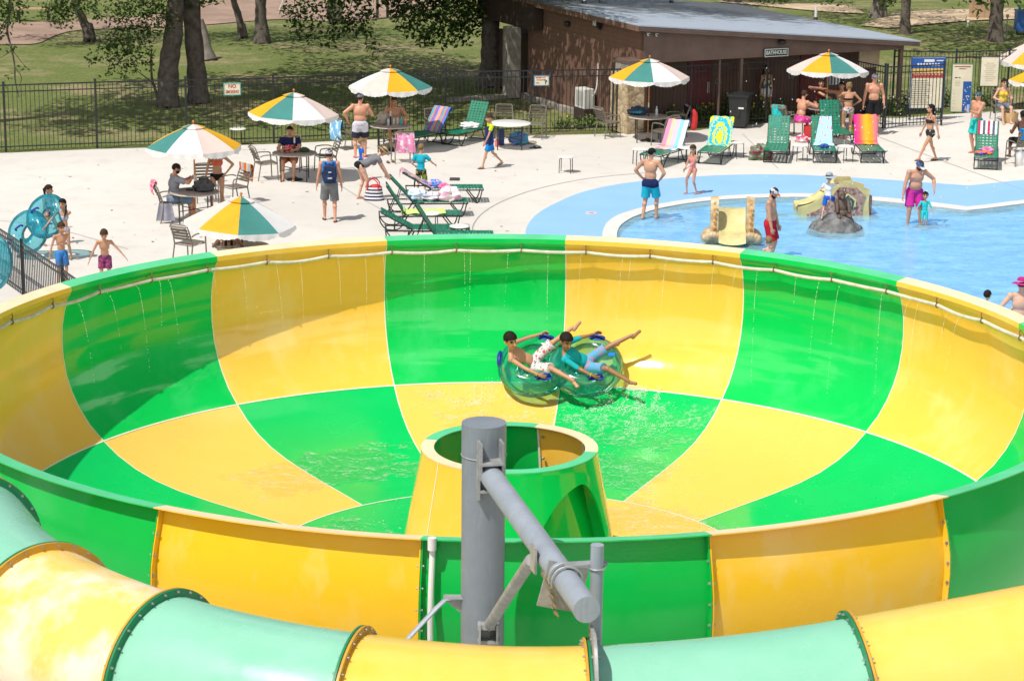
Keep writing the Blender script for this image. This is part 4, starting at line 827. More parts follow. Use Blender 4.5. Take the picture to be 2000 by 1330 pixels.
# diagonal brace
B1 = Vector((.06, -.2, 3.26)); B2 = A0+ad*2.15+Vector((-.10, 0, -.06))
m = MB(); m.bar(B1, B2+Vector((0, 0, -.03)), .052, 16); m.build('brace', steelG, col, 40)
m = MB(); m.box(B1+Vector((-.02, .0, .02)), (.16, .18, .05)); m.box(B1+Vector((-.08, -.02, -.04)), (.02, .2, .18)); m.box(B1+Vector((.08, -.02, -.04)), (.02, .2, .18)); m.box(B1+Vector((0, .02, -.14)), (.2, .16, .03)); m.build('brace_foot', steelG, col, 0)
# clamp on the arm
K = A0+ad*2.35
m = MB(); m.box(K+ax*.0+az_*-.13, (.05, .34, .16), M=RA); m.box(K+ax*-.13+az_*.0, (.02, .16, .22), M=RA); m.build('clamp_lug', steelG, col, 0)
K2 = A0+ad*2.75
m = MB(); m.box(K2+ax*.02+az_*-.11, (.34, .02, .38), M=RA@Matrix.Rotation(.25, 3, 'Y')); m.build('clamp_plate', steelG, col, 0)
for i in range(5):
    m = MB(); c = K2+ax*(-.12+.02*i)+az_*(-.02-.075*i); m.bar(c-ad*.10, c+ad*.10, .009, 6); m.bar(c+ad*.012, c+ad*.03, .018, 6); m.build('bolt', mat('brass_bolt', (.42, .34, .18), .4, .2, metal=.5), col, 0)
for dd in (0, .09):
    m = MB(); m.tube([K2+ad*(.12+dd)+ax*.125*math.cos(t)+az_*.125*math.sin(t) for t in np.linspace(-.3, PI+.3, 16)], .010, 8); m.build('u_bolt', steelG, col)
m = MB(); m.box(K2+ad*.15+ax*.16+az_*.12, (.34, .10, .02), M=RA); m.build('top_plate', steelG, col, 0)
VPp = K2+ax*.24+ad*.2
m = MB(); m.bar(VPp+Vector((0, 0, -.60)), VPp+Vector((0, 0, .29)), .052, 20); m.build('upright_stub', steelL, col, 40)
m = MB(); m.tube([VPp+Vector((.06*math.cos(t), .06*math.sin(t), .10)) for t in np.linspace(0, 2*PI, 20, endpoint=False)], .008, 6, closed=True); m.build('stub_clamp', steelG, col)
# hanger arc plate that grips the tube flange is on the tube slide side
# thin strut to the left
m = MB(); S = [Vector((-.2, -.02, 3.46)), Vector((-.34, -.06, 3.46)), Vector((-.42, -.12, 3.40)), Vector((-.80, -.4, 3.06))]; m.tube(S, .032, 10, flat=.6); m.build('side_strut', steelL, col, 40)
m = MB(); m.box((-.25, -.03, 3.475), (.22, .10, .012)); m.add([(-.36, -.05, 3.46), (-.2, -.03, 3.46), (-.2, -.03, 3.32)], [(0, 1, 2), (2, 1, 0)]); m.build('strut_bracket', steelG, col, 0)
# white standpipe on the bowl wall
m = MB(); a = az(-8)-.016; er = Vector((math.sin(a), math.cos(a), 0)); m.tube([er*(np.interp(-z, [-q_[1] for q_ in PROF], [q_[0] for q_ in PROF])+.12)+Vector((0, 0, z)) for z in np.linspace(-.02, -2.1, 10)], .029, 10); tag(m.build('white_pipe', pvc, None, loc=(BC.x, BC.y, RZ)), 'white plastic pipe running down the outside of the bowl beside the grey column', 'pipe')
wp_ = C.objects[-1]; m = MB(); m.bar(er*7.14+Vector((0, 0, -.10)), er*7.14+Vector((0, 0, .02)), .042, 12); m.build('pipe_cap', pvc, wp_)

# ================================================================== TUBE SLIDE
tY = gel('tube_yellow', (.82, .50, .055), (.84, .56, .13), None, False, .3); tYf = gel('tube_yellow_faded', (.82, .52, .10), (.83, .57, .16), ((.83, .71, .54), 1.0, .95), False, .5, fstops=(.40, .54))
tG = gel('tube_green', (.21, .52, .36), (.27, .57, .42), None, False, .55); tGd = mat('tube_green_flange', (.004, .21, .08), .45, .15); tYd = mat('tube_yellow_flange', (.62, .34, .03), .45, .2)
slide = thing('tube_slide', 'thick enclosed tube slide in green and yellow sections curving past the foreground', 'water slide', (0, 0, 0))
TR = .66
def hpt(s_):
    x, y = 0.0, 16.75; n = 80; h = s_/n; t = 0
    for i in range(n):
        q_ = (i+.5)*h; t = math.radians(max(-64, 11*q_) if q_ < 0 else min(6, 2.2*q_)); x += h*math.cos(t); y += h*math.sin(t)
    return Vector((x, y, 3.765+(-.035*s_ if s_ < 0 else (.029*s_*s_ if s_ < 2.9 else .029*8.41+.168*(s_-2.9)))))
joints = [-8.6, -6.4, -4.4, -2.9, -1.2, .62, 2.72, 4.9]     # distance of each flange along the tube
cols = ['Y', 'G', 'Yf', 'G', 'Y', 'G', 'Y']
for i, c in enumerate(cols):
    a0, a1 = joints[i]+.012, joints[i+1]-.012; pth = []; rs = []
    for j in range(25):
        t = j/24; pth.append(hpt(a0+(a1-a0)*t)); rs.append(TR)
    m = MB(); m.tube(pth, rs, 48, caps=False); s_ = m.build('tube_section', {'G': tG, 'Y': tY, 'Yf': tYf}[c], slide, 40)
    for e, aa in ((0, joints[i]+.004), (1, joints[i+1]-.004)):
        p = hpt(aa); d = (hpt(aa+.01)-hpt(aa-.01)).normalized(); x = d.cross(Vector((0, 0, 1))).normalized(); y = x.cross(d); m = MB(); n = 64; vs = []
        for q_ in range(n):
            t = 2*PI*q_/n; w_ = x*math.cos(t)+y*math.sin(t); sg = 1 if e == 0 else -1
            vs += [p+w_*(TR-.02), p+w_*(TR+.064), p+w_*(TR+.064)+d*sg*.02, p+w_*(TR-.02)+d*sg*.02]
        m.add(vs, [(4*q_+k_, 4*q_+(k_+1) % 4, 4*((q_+1) % n)+(k_+1) % 4, 4*((q_+1) % n)+k_) for q_ in range(n) for k_ in range(4)]); fl = m.build('flange', tGd if c == 'G' else tYd, s_, 30)
        if e == 0 or i == len(cols)-1 or True:
            for q_ in range(28):
                t = 2*PI*q_/28; w_ = x*math.cos(t)+y*math.sin(t)
                if w_.z < -.3: continue
                sg = 1 if e == 0 else -1; bo = MB(); bo.bar(p+w_*(TR+.042)+d*sg*.018, p+w_*(TR+.042)+d*sg*.04, .008, 6); bo.bar(p+w_*(TR+.042)+d*sg*.018, p+w_*(TR+.042)+d*sg*.024, .013, 8); bo.build('bolt', galv, fl, 0)
# hanger: curved plate over the flange below the arm
pj = hpt(joints[5]); d = (hpt(joints[5]+.01)-hpt(joints[5]-.01)).normalized(); x = d.cross(Vector((0, 0, 1))).normalized(); y = x.cross(d)
hg = thing('tube_hanger', 'grey curved hanger plate bolted over the tube slide flange under the arm', 'bracket', pj)
m = MB(); vs = []; n = 20
for q_ in range(n+1):
    t = .35+1.65*q_/n; w_ = x*math.cos(t)+y*math.sin(t); h_ = .10+.16*math.exp(-((t-1.15)/.28)**2)
    vs += [w_*(TR+.06)+d*.03, w_*(TR+.06+h_)+d*.03, w_*(TR+.06+h_)+d*.055, w_*(TR+.06)+d*.055]
m.add(vs, [(4*q_+k_, 4*(q_+1)+k_, 4*(q_+1)+(k_+1) % 4, 4*q_+(k_+1) % 4) for q_ in range(n) for k_ in range(4)]+[(3, 2, 1, 0), (4*n, 4*n+1, 4*n+2, 4*n+3)]); m.build('arc_plate', steelG, hg, 30)
top_w = VPp+Vector((-.245, 20.5, 0))-pj
m = MB(); m.tube([top_w+Vector((0, 0, -.58)), top_w+Vector((0, 0, -.30))], .05, 14); m.build('drop_rod', steelL, hg)
for t in (.6, .9, 1.2, 1.5, 1.8):
    w_ = x*math.cos(t)+y*math.sin(t); m = MB(); m.bar(w_*(TR+.12)+d*.02, w_*(TR+.12)+d*.085, .014, 6); m.build('bolt', galv, hg, 0)
for aa in (-4.4, -1.2, .62, 2.72, 4.8):
    p = hpt(aa); m = MB(); m.bar((0, 0, -p.z), (0, 0, -TR-.02), .09, 14); s_ = m.build('stanchion', steel, slide, 40, loc=p)
# ================================================================== FURNITURE
def slide_root(o, p, rz=None):
    o.location = p
    if rz is not None: o.rotation_euler = (0, 0, rz)
chm = mat('taupe_chair_metal', (.20, .17, .135), .45, .15, 8); chd = mat('dark_table_leg', (.035, .035, .03), .45, .2)
def make_chair(label, p, rz, group='metal armchairs round the umbrella tables'):      # faces +Y
    r = thing('metal_armchair', label, 'chair', p, rz, group)
    for s in (-1, 1):
        x = s*.26; m = MB()
        m.tube(smooth_loop([(x, .24, 0), (x, .22, .42), (x, .20, .62), (x, .12, .66), (x*1.02, -.12, .665), (x, -.24, .63)], 4), .016, 8); m.build('arm_leg', chm, r)
        m = MB(); m.tube([(x, -.30, 0), (x*.96, -.22, .42), (x*.93, -.27, .62), (x*.9, -.36, .86)], .016, 8); m.build('rear_leg', chm, r)
    m = MB()
    for i in range(7): m.box((0, -.20+.066*i, .43+.012*abs(i-2)/2), (.47, .052, .012))
    m.tube([(-.24, -.22, .415), (.24, -.22, .415), (.24, .22, .42), (-.24, .22, .42)], .014, 6, closed=True); m.build('seat', chm, r, 30)
    m = MB()
    for i in range(5):
        z = .56+.07*i; y = -.255-.0436*i/1.6-.004
        m.box((0, y-.012*i*.7, z), (.46, .012, .05), M=Matrix.Rotation(-.33, 3, 'X'))
    m.tube(smooth_loop([(-.235, -.36, .85), (-.2, -.375, .885), (0, -.38, .89), (.2, -.375, .885), (.235, -.36, .85)], 4), .016, 6); m.build('backrest', chm, r, 30)
    return r
tabm = mat('grey_table_top', (.36, .31, .28), .35, .12, 3); tabw = mat('white_table_top', (.78, .76, .72), .35, .06); tabe = mat('pale_table_edge', (.55, .50, .45), .4)
def make_table(label, p, rr=.56, m_=None, group='round tables with parasols'):
    r = thing('round_table', label, 'table', p, .3, group)
    m = MB(); m.lathe([(0.0, .725), (rr*.97, .725), (rr, .715), (rr*.99, .69), (0.0, .69)], 40); m.build('tabletop', [m_ or tabm], r, 40)
    m = MB(); m.tube([(rr*1.002*math.cos(t), rr*1.002*math.sin(t), .708) for t in np.linspace(0, 2*PI, 40, endpoint=False)], .011, 6, closed=True); m.build('rim', tabe if not m_ else tabw, r)
    for i in range(4):
        a = i*PI/2+.5; c, s = math.cos(a), math.sin(a); m = MB(); m.tube([(c*rr*.82, s*rr*.82, 0), (c*rr*.84, s*rr*.84, .66), (c*rr*.5, s*rr*.5, .69)], .017, 8); m.build('leg', chd, r)
    m = MB()
    for i in range(2):
        a = i*PI/2+.5; c, s = math.cos(a), math.sin(a); m.bar((c*rr*.8, s*rr*.8, .30), (-c*rr*.8, -s*rr*.8, .30), .011, 6)
    m.build('cross_brace', chd, r); return r
uw = mat('parasol_white', (.80, .79, .77), .85, .06, 6); upk = mat('parasol_faded_pink', (.74, .60, .54), .85, .08, 3); uy = mat('parasol_yellow', (.80, .42, .012), .8, .1, 3); ut = mat('parasol_teal', (.055, .25, .225), .8, .12, 3)
for mm in (uw, upk, uy, ut):
    nt_ = mm.node_tree; b_ = nt_.nodes['Principled BSDF']; o_ = nt_.nodes['Material Output']; t_ = nt_.nodes.new('ShaderNodeBsdfTranslucent'); x_ = nt_.nodes.new('ShaderNodeMixShader'); x_.inputs[0].default_value = .18
    nt_.links.new(b_.inputs['Base Color'].links[0].from_socket, t_.inputs[0]); nt_.links.new(b_.outputs[0], x_.inputs[1]); nt_.links.new(t_.outputs[0], x_.inputs[2]); nt_.links.new(x_.outputs[0], o_.inputs[0])
polew = mat('varnished_wood_pole', (.55, .22, .06), .4, .3, 6); polew2 = mat('white_pole_sleeve', (.7, .68, .62), .4); poled = mat('dark_pole_base', (.02, .02, .02), .5)
def make_parasol(label, p, R, zr, za, phase, tilt=(0, 0), seed=1, pole_low=.0):
    q = random.Random(seed); r = thing('parasol', label, 'parasol', p, 0, 'four coloured parasols')
    m = MB(); m.bar((0, 0, 1.10), (0, 0, za+.02), .019, 10); m.bar((0, 0, za), (0, 0, za+.05), .012, 8); m.ell((0, 0, za+.06), (.03, .03, .035), 8, 6); pl = m.build('pole', polew, r)
    m = MB(); m.bar((0, 0, .96), (0, 0, 1.11), .021, 10); m.build('sleeve', polew2, pl); m = MB(); m.bar((0, 0, .70), (0, 0, .97), .023, 10); m.build('clamp', poled, pl); m = MB(); m.bar((0, 0, .06), (0, 0, .70), .019, 10); m.build('lower_pole', polew, pl)
    m = MB(); m.lathe([(0, .09), (.05, .09), (.06, .05), (.20, .03), (.22, 0)], 20); m.build('base', poled, pl)
    T = Matrix.Rotation(tilt[0], 3, 'X')@Matrix.Rotation(tilt[1], 3, 'Y')
    cols = [uy, ut, uw, upk]*2; cx = Vector((0, 0, za))
    def S(a, t, k):     # gore surface; a in 0..1 across, t 0..1 down
        w = 2*PI/8; ang = phase+w*(k+a); rr = R*t*math.cos(w/2)/math.cos((a-.5)*w)
        sag = .055*math.sin(PI*a)*t*t*math.sin(PI*min(1, t)*.9+.2)
        z = -(za-zr)*(t*.93+.07*t*t)-sag+.03*math.sin(PI*t)
        return cx+T@Vector((rr*math.cos(ang), rr*math.sin(ang), z))
    for k in range(8):
        m = MB(); m.sheet(lambda u, v: S(u, .0+v*1.0, k), 10, 12); g_ = m.build('canopy_panel', cols[k], r, 60)
        wob = [q.uniform(-.03, .03) for _ in range(4)]
        def val(u, v):
            b = S(u, 1.0, k); n = (b-cx-Vector((0, 0, b.z-cx.z))); n = n.normalized() if n.length else n
            d = .060+.085*abs(math.sin(PI*u))**.7+.008*math.sin(u*50+k)
            return b+Vector((0, 0, -d*v))+n*(.012*math.sin(u*19+k)*v+.04*v*(wob[0]*3*math.sin(PI*u)+.15))
        m = MB(); m.sheet(val, 24, 3); m.build('valance', uw, r, 60)
        m = MB(); m.sheet(lambda u, v: S(u, .05+v*.20, k)+Vector((0, 0, .014+.020*v)), 6, 3); m.build('vent_flap', cols[k], r, 60)
        a_ = S(0, .02, k); b_ = S(0, .99, k); m = MB(); m.tube([a_-Vector((0, 0, .02)), S(0, .5, k)-Vector((0, 0, .014)), b_-Vector((0, 0, .012))], .008, 5); m.build('rib', polew2, r)
    return r
def pdepth(u, v): return G(u, v)
PAR = {}
def parasol_at(key, label, base_px, apex_v, R, dr, phase, tilt=(0, 0), seed=1):
    p = G(*base_px); lo, hi = .5, 4.5
    for _ in range(40):
        z = (lo+hi)/2; d = Vector((0, 0, CAMZ)); c, s = math.cos(PITCH), math.sin(PITCH); y = p.y; zz = z-CAMZ; Z = y*c-zz*s; vv = y*s+zz*c
        vpx = 665-vv/Z*FPX*math.cos(ROLL)+p.x/Z*FPX*math.sin(ROLL)
        if vpx > apex_v: lo = z
        else: hi = z
    PAR[key] = p; return make_parasol(label, p, R, z-dr, z, phase, tilt, seed)
parasol_at('T1', 'white fronted parasol over the man in grey shirt and red bikini woman', (382, 433), 243, 1.13, .52, -3.61, (.0, .0), 1)
parasol_at('T2', 'parasol with teal and white front panels over the man in a navy shirt', (576, 352), 181, 1.16, .54, -3.07, (0, .03), 2)
parasol_at('T3', 'parasol with pink and yellow front panels over the shirtless men by the fence', (763, 295), 134, 1.15, .50, -4.74, (0, 0), 3)
parasol_at('T4', 'parasol with teal and white front panels over the empty shaded table by the stone pier', (1265, 276), 115, 1.15, .52, -3.09, (0, 0), 4)
parasol_at('T5', 'parasol with yellow and teal front panels over the busy table at the bathhouse porch', (1612, 258), 103, 1.19, .52, -2.4, (-.06, .02), 5)
parasol_at('T6', 'nearest parasol with broad yellow front panel beside the bowl rim', (474, 545), 384, 1.17, .56, -2.28, (.02, .06), 6)
PAR['T7'] = V(2030, 240, 74); PAR['T7'].z = 0; make_parasol('pink and yellow parasol cut by the right edge above the seated woman', (PAR['T7'].x, PAR['T7'].y, 0), 1.5, 1.62, 2.3, -5.67, (.05, -.06), 7)
PAR['T8'] = Vector((15.9, 70.2, 0)); make_parasol('low yellow and teal parasol cut by the right edge beside the man in turquoise shorts', PAR['T8'], 1.15, 1.42, 1.92, -3.3, (0, 0), 8)
tabs = {'T1': 'grey round table with a grey bag and dark phone on it', 'T2': 'grey round table with a red bag and green hat on it', 'T3': 'grey round table crowded with blue topped bottles', 'T4': 'grey round table in the empty shade by the stone pier', 'T5': 'pale round table crowded with cans and cups at the porch', 'T6': 'round table hidden under the nearest parasol beside the bowl', 'T8': 'round table at the right edge with a wicker basket under it', 'T7': 'round table behind the seated woman at the far right edge'}
for k, lab in tabs.items(): make_table(lab, (PAR[k].x, PAR[k].y, 0), .57)
pw = G(995, 290); make_table('white round table with bags and bottles under it beside the fence', pw, .58, tabw, None)
CH = [((335, 432), -1.25, 'armchair with towels and a bag holding the man in grey shirt and cap'), ((404, 394), -2.9, 'empty armchair behind the red bikini woman'), ((520, 350), -1.15, 'empty armchair left of the man in navy shirt'), ((636, 336), 1.9, 'dark backed armchair right of the navy shirt table'), ((568, 334), PI, 'armchair under the man in a navy shirt'),
      ((682, 290), -1.0, 'armchair draped with a pale blue towel left of the shirtless man'), ((786, 316), .25, 'armchair with pink towel hanging from its back'), ((768, 282), PI, 'armchair under the shirtless man below the pink and yellow parasol'), ((850, 277), -2.9, 'empty armchair between the two fence loungers'),
      ((984, 268), PI, 'empty armchair behind the left side of the white table'), ((1045, 270), PI-.25, 'empty armchair behind the right side of the white table'), ((1188, 268), -1.0, 'empty armchair against the fence left of the stone pier'), ((1296, 285), .75, 'empty armchair in front of the shaded table by the stone pier'), ((1318, 266), 1.75, 'armchair with red and lilac clothes at the shaded table'),
      ((1545, 266), -1.2, 'armchair under the man in bright pink shorts'), ((1528, 262), -.5, 'armchair with a teal towel by the bathhouse weeds'), ((1640, 245), 2.6, 'armchair behind the busy porch table'), ((372, 512), -.55, 'nearest armchair standing beside the bowl rim'), ((447, 556), .2, 'armchair under the nearest parasol with a bare backed sitter'), ((500, 560), 1.0, 'armchair right of the bare backed sitter'),
      ((1955, 235), PI+.1, 'armchair under the woman in a yellow top'), ((1988, 322), .35, 'armchair with a white towel at the right edge'), ((458, 398), 2.3, 'armchair with an orange striped towel behind the nearest parasol')]
c0 = None
for px, rz, lab in CH:
    p = G(*px)
    if c0 is None: c0 = make_chair(lab, p, rz)
    else: dup(c0, p, rz, lab)
# ---- side tables
def make_side(label, p, rz=0, rr=.23, h=.44):
    r = thing('side_table', label, 'side table', p, rz, 'small white side tables'); m = MB(); m.lathe([(0, h), (rr*.95, h), (rr, h-.012), (rr*.96, h-.03), (0, h-.03)], 28); m.build('top', tabw, r, 40)
    for i in range(4):
        a = i*PI/2+.6; c, s = math.cos(a), math.sin(a); m = MB(); m.tube([(c*rr*.95, s*rr*.95, 0), (c*rr*.9, s*rr*.9, h-.07), (c*rr*.6, s*rr*.6, h-.03)], .012, 6); m.build('leg', chd, r)
    return r
ST_ = [((1105, 337), 'lone white side table standing on open concrete'), ((465, 281), 'white side table at the fence left of the navy shirt parasol'), ((1250, 322), 'white side table left of the pastel towel lounger'), ((1340, 319), 'white side table between the pastel and the yellow towel loungers'), ((1437, 308), 'white side table right of the yellow towel lounger'), ((1562, 314), 'white side table right of the plain strap lounger'), ((1650, 316), 'white side table left of the orange towel lounger'), ((840, 452), 'white side table between the sideways loungers'), ((897, 478), 'white side table nearest the bowl rim')]
s0_ = None
for px, lab in ST_:
    p = G(*px)
    if s0_ is None: s0_ = make_side(lab, p)
    else: dup(s0_, p, random.uniform(0, 1), lab)
# ---- loungers (foot end at +Y, head at -Y)
strap = mat('green_vinyl_strap', (.008, .22, .125), .4, .25, 5, spec=.6); frm = mat('black_lounger_frame', (.012, .013, .014), .35, .2)
def back_pt(t, ang, hinge=-.35, z=.36, L_=.80): return Vector((0, hinge-math.cos(ang)*L_*t, z+math.sin(ang)*L_*t))
def make_lounger(label, p, rz, ang, group='green strap loungers'):
    r = thing('strap_lounger', label, 'lounger', p, rz, group); W2 = .31
    for s in (-1, 1):
        m = MB(); m.tube([(s*W2, .95, .33), (s*W2, -.95, .33)], .017, 8)
        m.tube(smooth_loop([(s*W2, .92, .33), (s*W2, .86, .10), (s*W2, .78, .015), (s*W2, .62, .20), (s*W2, .52, .33)], 4), .015, 8); m.build('side_rail', frm, r)
        m = MB(); m.tube(smooth_loop([(s*W2, -.30, .33), (s*W2, -.42, .12), (s*W2, -.55, .015), (s*W2, -.78, .03), (s*W2, -.92, .18), (s*W2, -.95, .33)], 4), .015, 8); m.build('leg', frm, r)
    for y, z in ((.95, .33), (-.95, .33), (.79, .02), (-.6, .02), (-.35, .33)): m = MB(); m.bar((-W2, y, z), (W2, y, z), .014, 8); m.build('crossbar', frm, r)
    m = MB(); t0 = back_pt(.0, ang); t1 = back_pt(1, ang); m.tube([t0+Vector((-W2+.02, 0, 0)), t1+Vector((-W2+.02, 0, 0)), t1+Vector((W2-.02, 0, 0)), t0+Vector((W2-.02, 0, 0))], .016, 8); mid = back_pt(.55, ang); m.bar(mid+Vector((.2, 0, -.02)), (.2, -.75, .33), .011, 6); m.bar(mid+Vector((-.2, 0, -.02)), (-.2, -.75, .33), .011, 6); m.build('back_frame', frm, r)
    m = MB(); a = .028
    for i in range(17): m.box((0, -.32+.078*i, .362+.004*(i % 2)), (.62, .052, .006))
    for i in range(6): m.box((-.25+.10*i, .30, .370), (.052, 1.24, .005))
    m.build('seat_straps', strap, r, 0)
    m = MB(); R3 = Matrix.Rotation(-ang, 3, 'X'); nb = back_pt(0, ang)
    R3 = Matrix(((1, 0, 0), (0, -math.cos(ang), -math.sin(ang)), (0, math.sin(ang), -math.cos(ang)))).inverted().transposed()
    for i in range(10): m.box(back_pt(.06+.098*i, ang)+Vector((0, math.sin(ang)*.012, math.cos(ang)*.012)), (.60, .054, .006), M=R3)
    for i in range(6): m.box(back_pt(.5, ang)+Vector((-.25+.10*i, math.sin(ang)*.019, math.cos(ang)*.019)), (.05, .80, .005), M=R3)
    m.build('back_straps', strap, r, 0); return r
def face(u0, v0, u1, v1):   # heading so that local +Y points from first ground pixel to the second
    a = G(u0, v0); b = G(u1, v1); d = b-a; return math.atan2(-d.x, d.y)
LO = [  # px of centre on ground, heading (foot dir), back angle, label
  ((1300, 318), 2.62, 1.02, 'lounger spread with a pastel striped towel'), ((1398, 312), 2.85, 1.08, 'lounger spread with the yellow and blue sun towel'), ((1517, 309), 2.98, 1.1, 'plain green lounger with a bag beside its head'), ((1606, 309), 3.10, 1.1, 'lounger with a pale blue flamingo towel'), ((1694, 309), 3.16, 1.08, 'lounger with an orange and pink towel'), ((1925, 322), 2.95, 1.15, 'right hand lounger with a beach towel over its back and toys on its seat'),
  ((912, 277), 2.60, 1.10, 'plain green lounger against the fence with a white towel on its seat'), ((828, 285), 2.45, .95, 'shaded lounger with a bright striped towel'), ((1628, 276), 3.3, 1.2, 'green lounger facing the porch table behind the flamingo towel'),
  ((868, 393), -1.50, .52, 'farthest sideways lounger with an orange and blue towel on its back'), ((835, 420), -1.47, .82, 'sideways lounger with a pink and white bundle on it'), ((820, 445), -1.50, 1.0, 'sideways lounger with a lime green towel on its seat'), ((835, 474), -1.52, .50, 'nearest sideways lounger with a bare green seat'), ((880, 486), -1.55, 1.0, 'sideways lounger whose steep back rises behind the bowl rim')]
LG = []
for px, rz, ang, lab in LO: LG.append(make_lounger(lab, G(*px), rz, ang))
# ---- towels
def towel_mat(name, kind, cols, sc_=6., rough=.9):
    m, nt, b = nodes(name); uv = nt.nodes.new('ShaderNodeTexCoord').outputs['UV']; sp = nt.nodes.new('ShaderNodeSeparateXYZ'); nt.links.new(uv, sp.inputs[0]); n = len(cols)
    if kind == 'stripe':
        mm = nt.nodes.new('ShaderNodeMath'); mm.operation = 'FRACT'; ml = nt.nodes.new('ShaderNodeMath'); ml.operation = 'MULTIPLY'; ml.inputs[1].default_value = sc_; nt.links.new(sp.outputs[0], ml.inputs[0]); nt.links.new(ml.outputs[0], mm.inputs[0])
        c = ramp(nt, mm.outputs[0], [(i/n, q) for i, q in enumerate(cols)], 'CONSTANT')
    elif kind == 'spots':
        vo = nt.nodes.new('ShaderNodeTexVoronoi'); vo.inputs['Scale'].default_value = sc_; nt.links.new(uv, vo.inputs['Vector']); f = ramp(nt, vo.outputs['Distance'], [(.22, 1.), (.30, 0.)])
        c2 = ramp(nt, vo.outputs['Color'], [(i/max(1, n-1), q) for i, q in enumerate(cols[1:])], 'CONSTANT') if n > 2 else None
        c = mixrgb(nt, f, cols[0], c2 or cols[1])
    elif kind == 'blotch':
        c = ramp(nt, noise(nt, uv, sc_, 3, .6), [(.30+.42*i/max(1, n-1), q) for i, q in enumerate(cols)], 'CONSTANT')
    elif kind == 'sun':
        ms = nt.nodes.new('ShaderNodeVectorMath'); ms.operation = 'SUBTRACT'; ms.inputs[1].default_value = (.5, .58, 0); nt.links.new(uv, ms.inputs[0]); ln = nt.nodes.new('ShaderNodeVectorMath'); ln.operation = 'LENGTH'; nt.links.new(ms.outputs[0], ln.inputs[0])
        nz = noise(nt, uv, 16, 2); ad = nt.nodes.new('ShaderNodeMath'); ad.operation = 'MULTIPLY_ADD'; ad.inputs[1].default_value = .30; nt.links.new(nz, ad.inputs[0]); nt.links.new(ln.outputs['Value'], ad.inputs[2])
        c = ramp(nt, ad.outputs[0], [(0, cols[0]), (.30, cols[1]), (.36, cols[0]), (.46, cols[1]), (.58, cols[0]), (.64, cols[1]), (.7, cols[0])], 'CONSTANT')
    else:
        c = ramp(nt, sp.outputs[0], [(i/max(1, n-1), q) for i, q in enumerate(cols)])
        vo = nt.nodes.new('ShaderNodeTexVoronoi'); vo.inputs['Scale'].default_value = 14; nt.links.new(uv, vo.inputs['Vector']); c = mixrgb(nt, ramp(nt, vo.outputs['Distance'], [(.12, .8), (.2, 0.)]), c, (.55, .12, .03))
    nt.links.new(c, b.inputs['Base Color']); b.inputs['Roughness'].default_value = rough; b.inputs['Specular IOR Level'].default_value = .15; bumpn(nt, b, noise(nt, uv, 40, 3), .3); return m
def lounger_towel(i, label, m, wd=.64, down=.55, shift=0, t1=1.04, taper=0, skew=0):
    px, rz, ang, _ = LO[i]; r = LG[i]; M4 = Matrix.Translation(r.location)@Matrix.Rotation(rz, 4, 'Z'); g_ = MB(); Lb = .80; drop = .16
    tot = drop+Lb*t1+down
    def fn(u, v):
        d = v*tot; x = (u-.5)*wd*(1-taper*(1-v))+shift+skew*(v-.5)
        if d < drop: q = back_pt(t1, ang)+Vector((0, -.035, -(drop-d)))
        elif d < drop+Lb*t1: q = back_pt(t1-(d-drop)/Lb, ang)+Vector((0, math.sin(ang)*.034, math.cos(ang)*.034))
        else: q = Vector((0, -.35+(d-drop-Lb*t1), .388))
        e = abs(u-.5)*2; edge = max(0, (abs(x)-.31))*1.4
        return M4@(q+Vector((x, 0, .012*math.sin(u*17+v*9)*.6+.010*math.sin(v*23+i)-edge)))
    g_.sheet(fn, 18, 34); return tag(g_.build('beach_towel', m, None, 60), label, 'towel', 'towels on the loungers')
P_ = (.78, .25, .42)
lounger_towel(0, 'pastel blue pink and orange striped towel over a lounger', towel_mat('pastel_stripe', 'stripe', [(.62, .75, .85), (.25, .55, .80), (.72, .45, .72), (.85, .50, .32), (.82, .25, .40)], 1.0), .62, .42)
lounger_towel(1, 'yellow and turquoise towel with a round sun pattern', towel_mat('sun_towel', 'sun', [(.66, .68, .03), (.02, .42, .66)]), .66, .32)
lounger_towel(3, 'pale blue towel dotted with pink flamingos bunched on a lounger', towel_mat('flamingo_towel', 'spots', [(.42, .68, .82), (.75, .05, .22), (.55, .30, .60)], 7), .62, .62, -.06, 1.0, .55, .12)
lounger_towel(4, 'orange and hot pink shaded towel on a lounger', towel_mat('sunset_towel', 'grad', [(.80, .12, .30), (.85, .30, .02), (.85, .42, .03), (.82, .10, .12), (.75, .01, .28)]), .64, .42)
lounger_towel(5, 'grey white and red patterned towel over the right hand lounger back', towel_mat('grey_red_towel', 'stripe', [(.60, .62, .66), (.10, .11, .14), (.70, .72, .75), (.45, .04, .09)], 2.0), .52, -.42, 0, 1.02)
lounger_towel(7, 'bright multicoloured striped towel over the shaded lounger', towel_mat('rainbow_towel', 'stripe', [(.05, .22, .60), (.40, .10, .35), (.40, .32, .15), (.06, .35, .55), (.55, .15, .30), (.65, .45, .10), (.60, .25, .5)], 1.6), .62, .05)
lounger_towel(9, 'orange and blue picture towel on the farthest sideways lounger', towel_mat('picture_towel', 'blotch', [(.03, .12, .50), (.30, .25, .55), (.80, .45, .20), (.78, .48, .30), (.05, .06, .08)], 5), .58, .12)
lounger_towel(11, 'lime green towel on a sideways lounger seat', towel_mat('lime_towel', 'grad', [(.50, .66, .16), (.58, .72, .25), (.50, .66, .16)]), .60, .95, 0, .12)
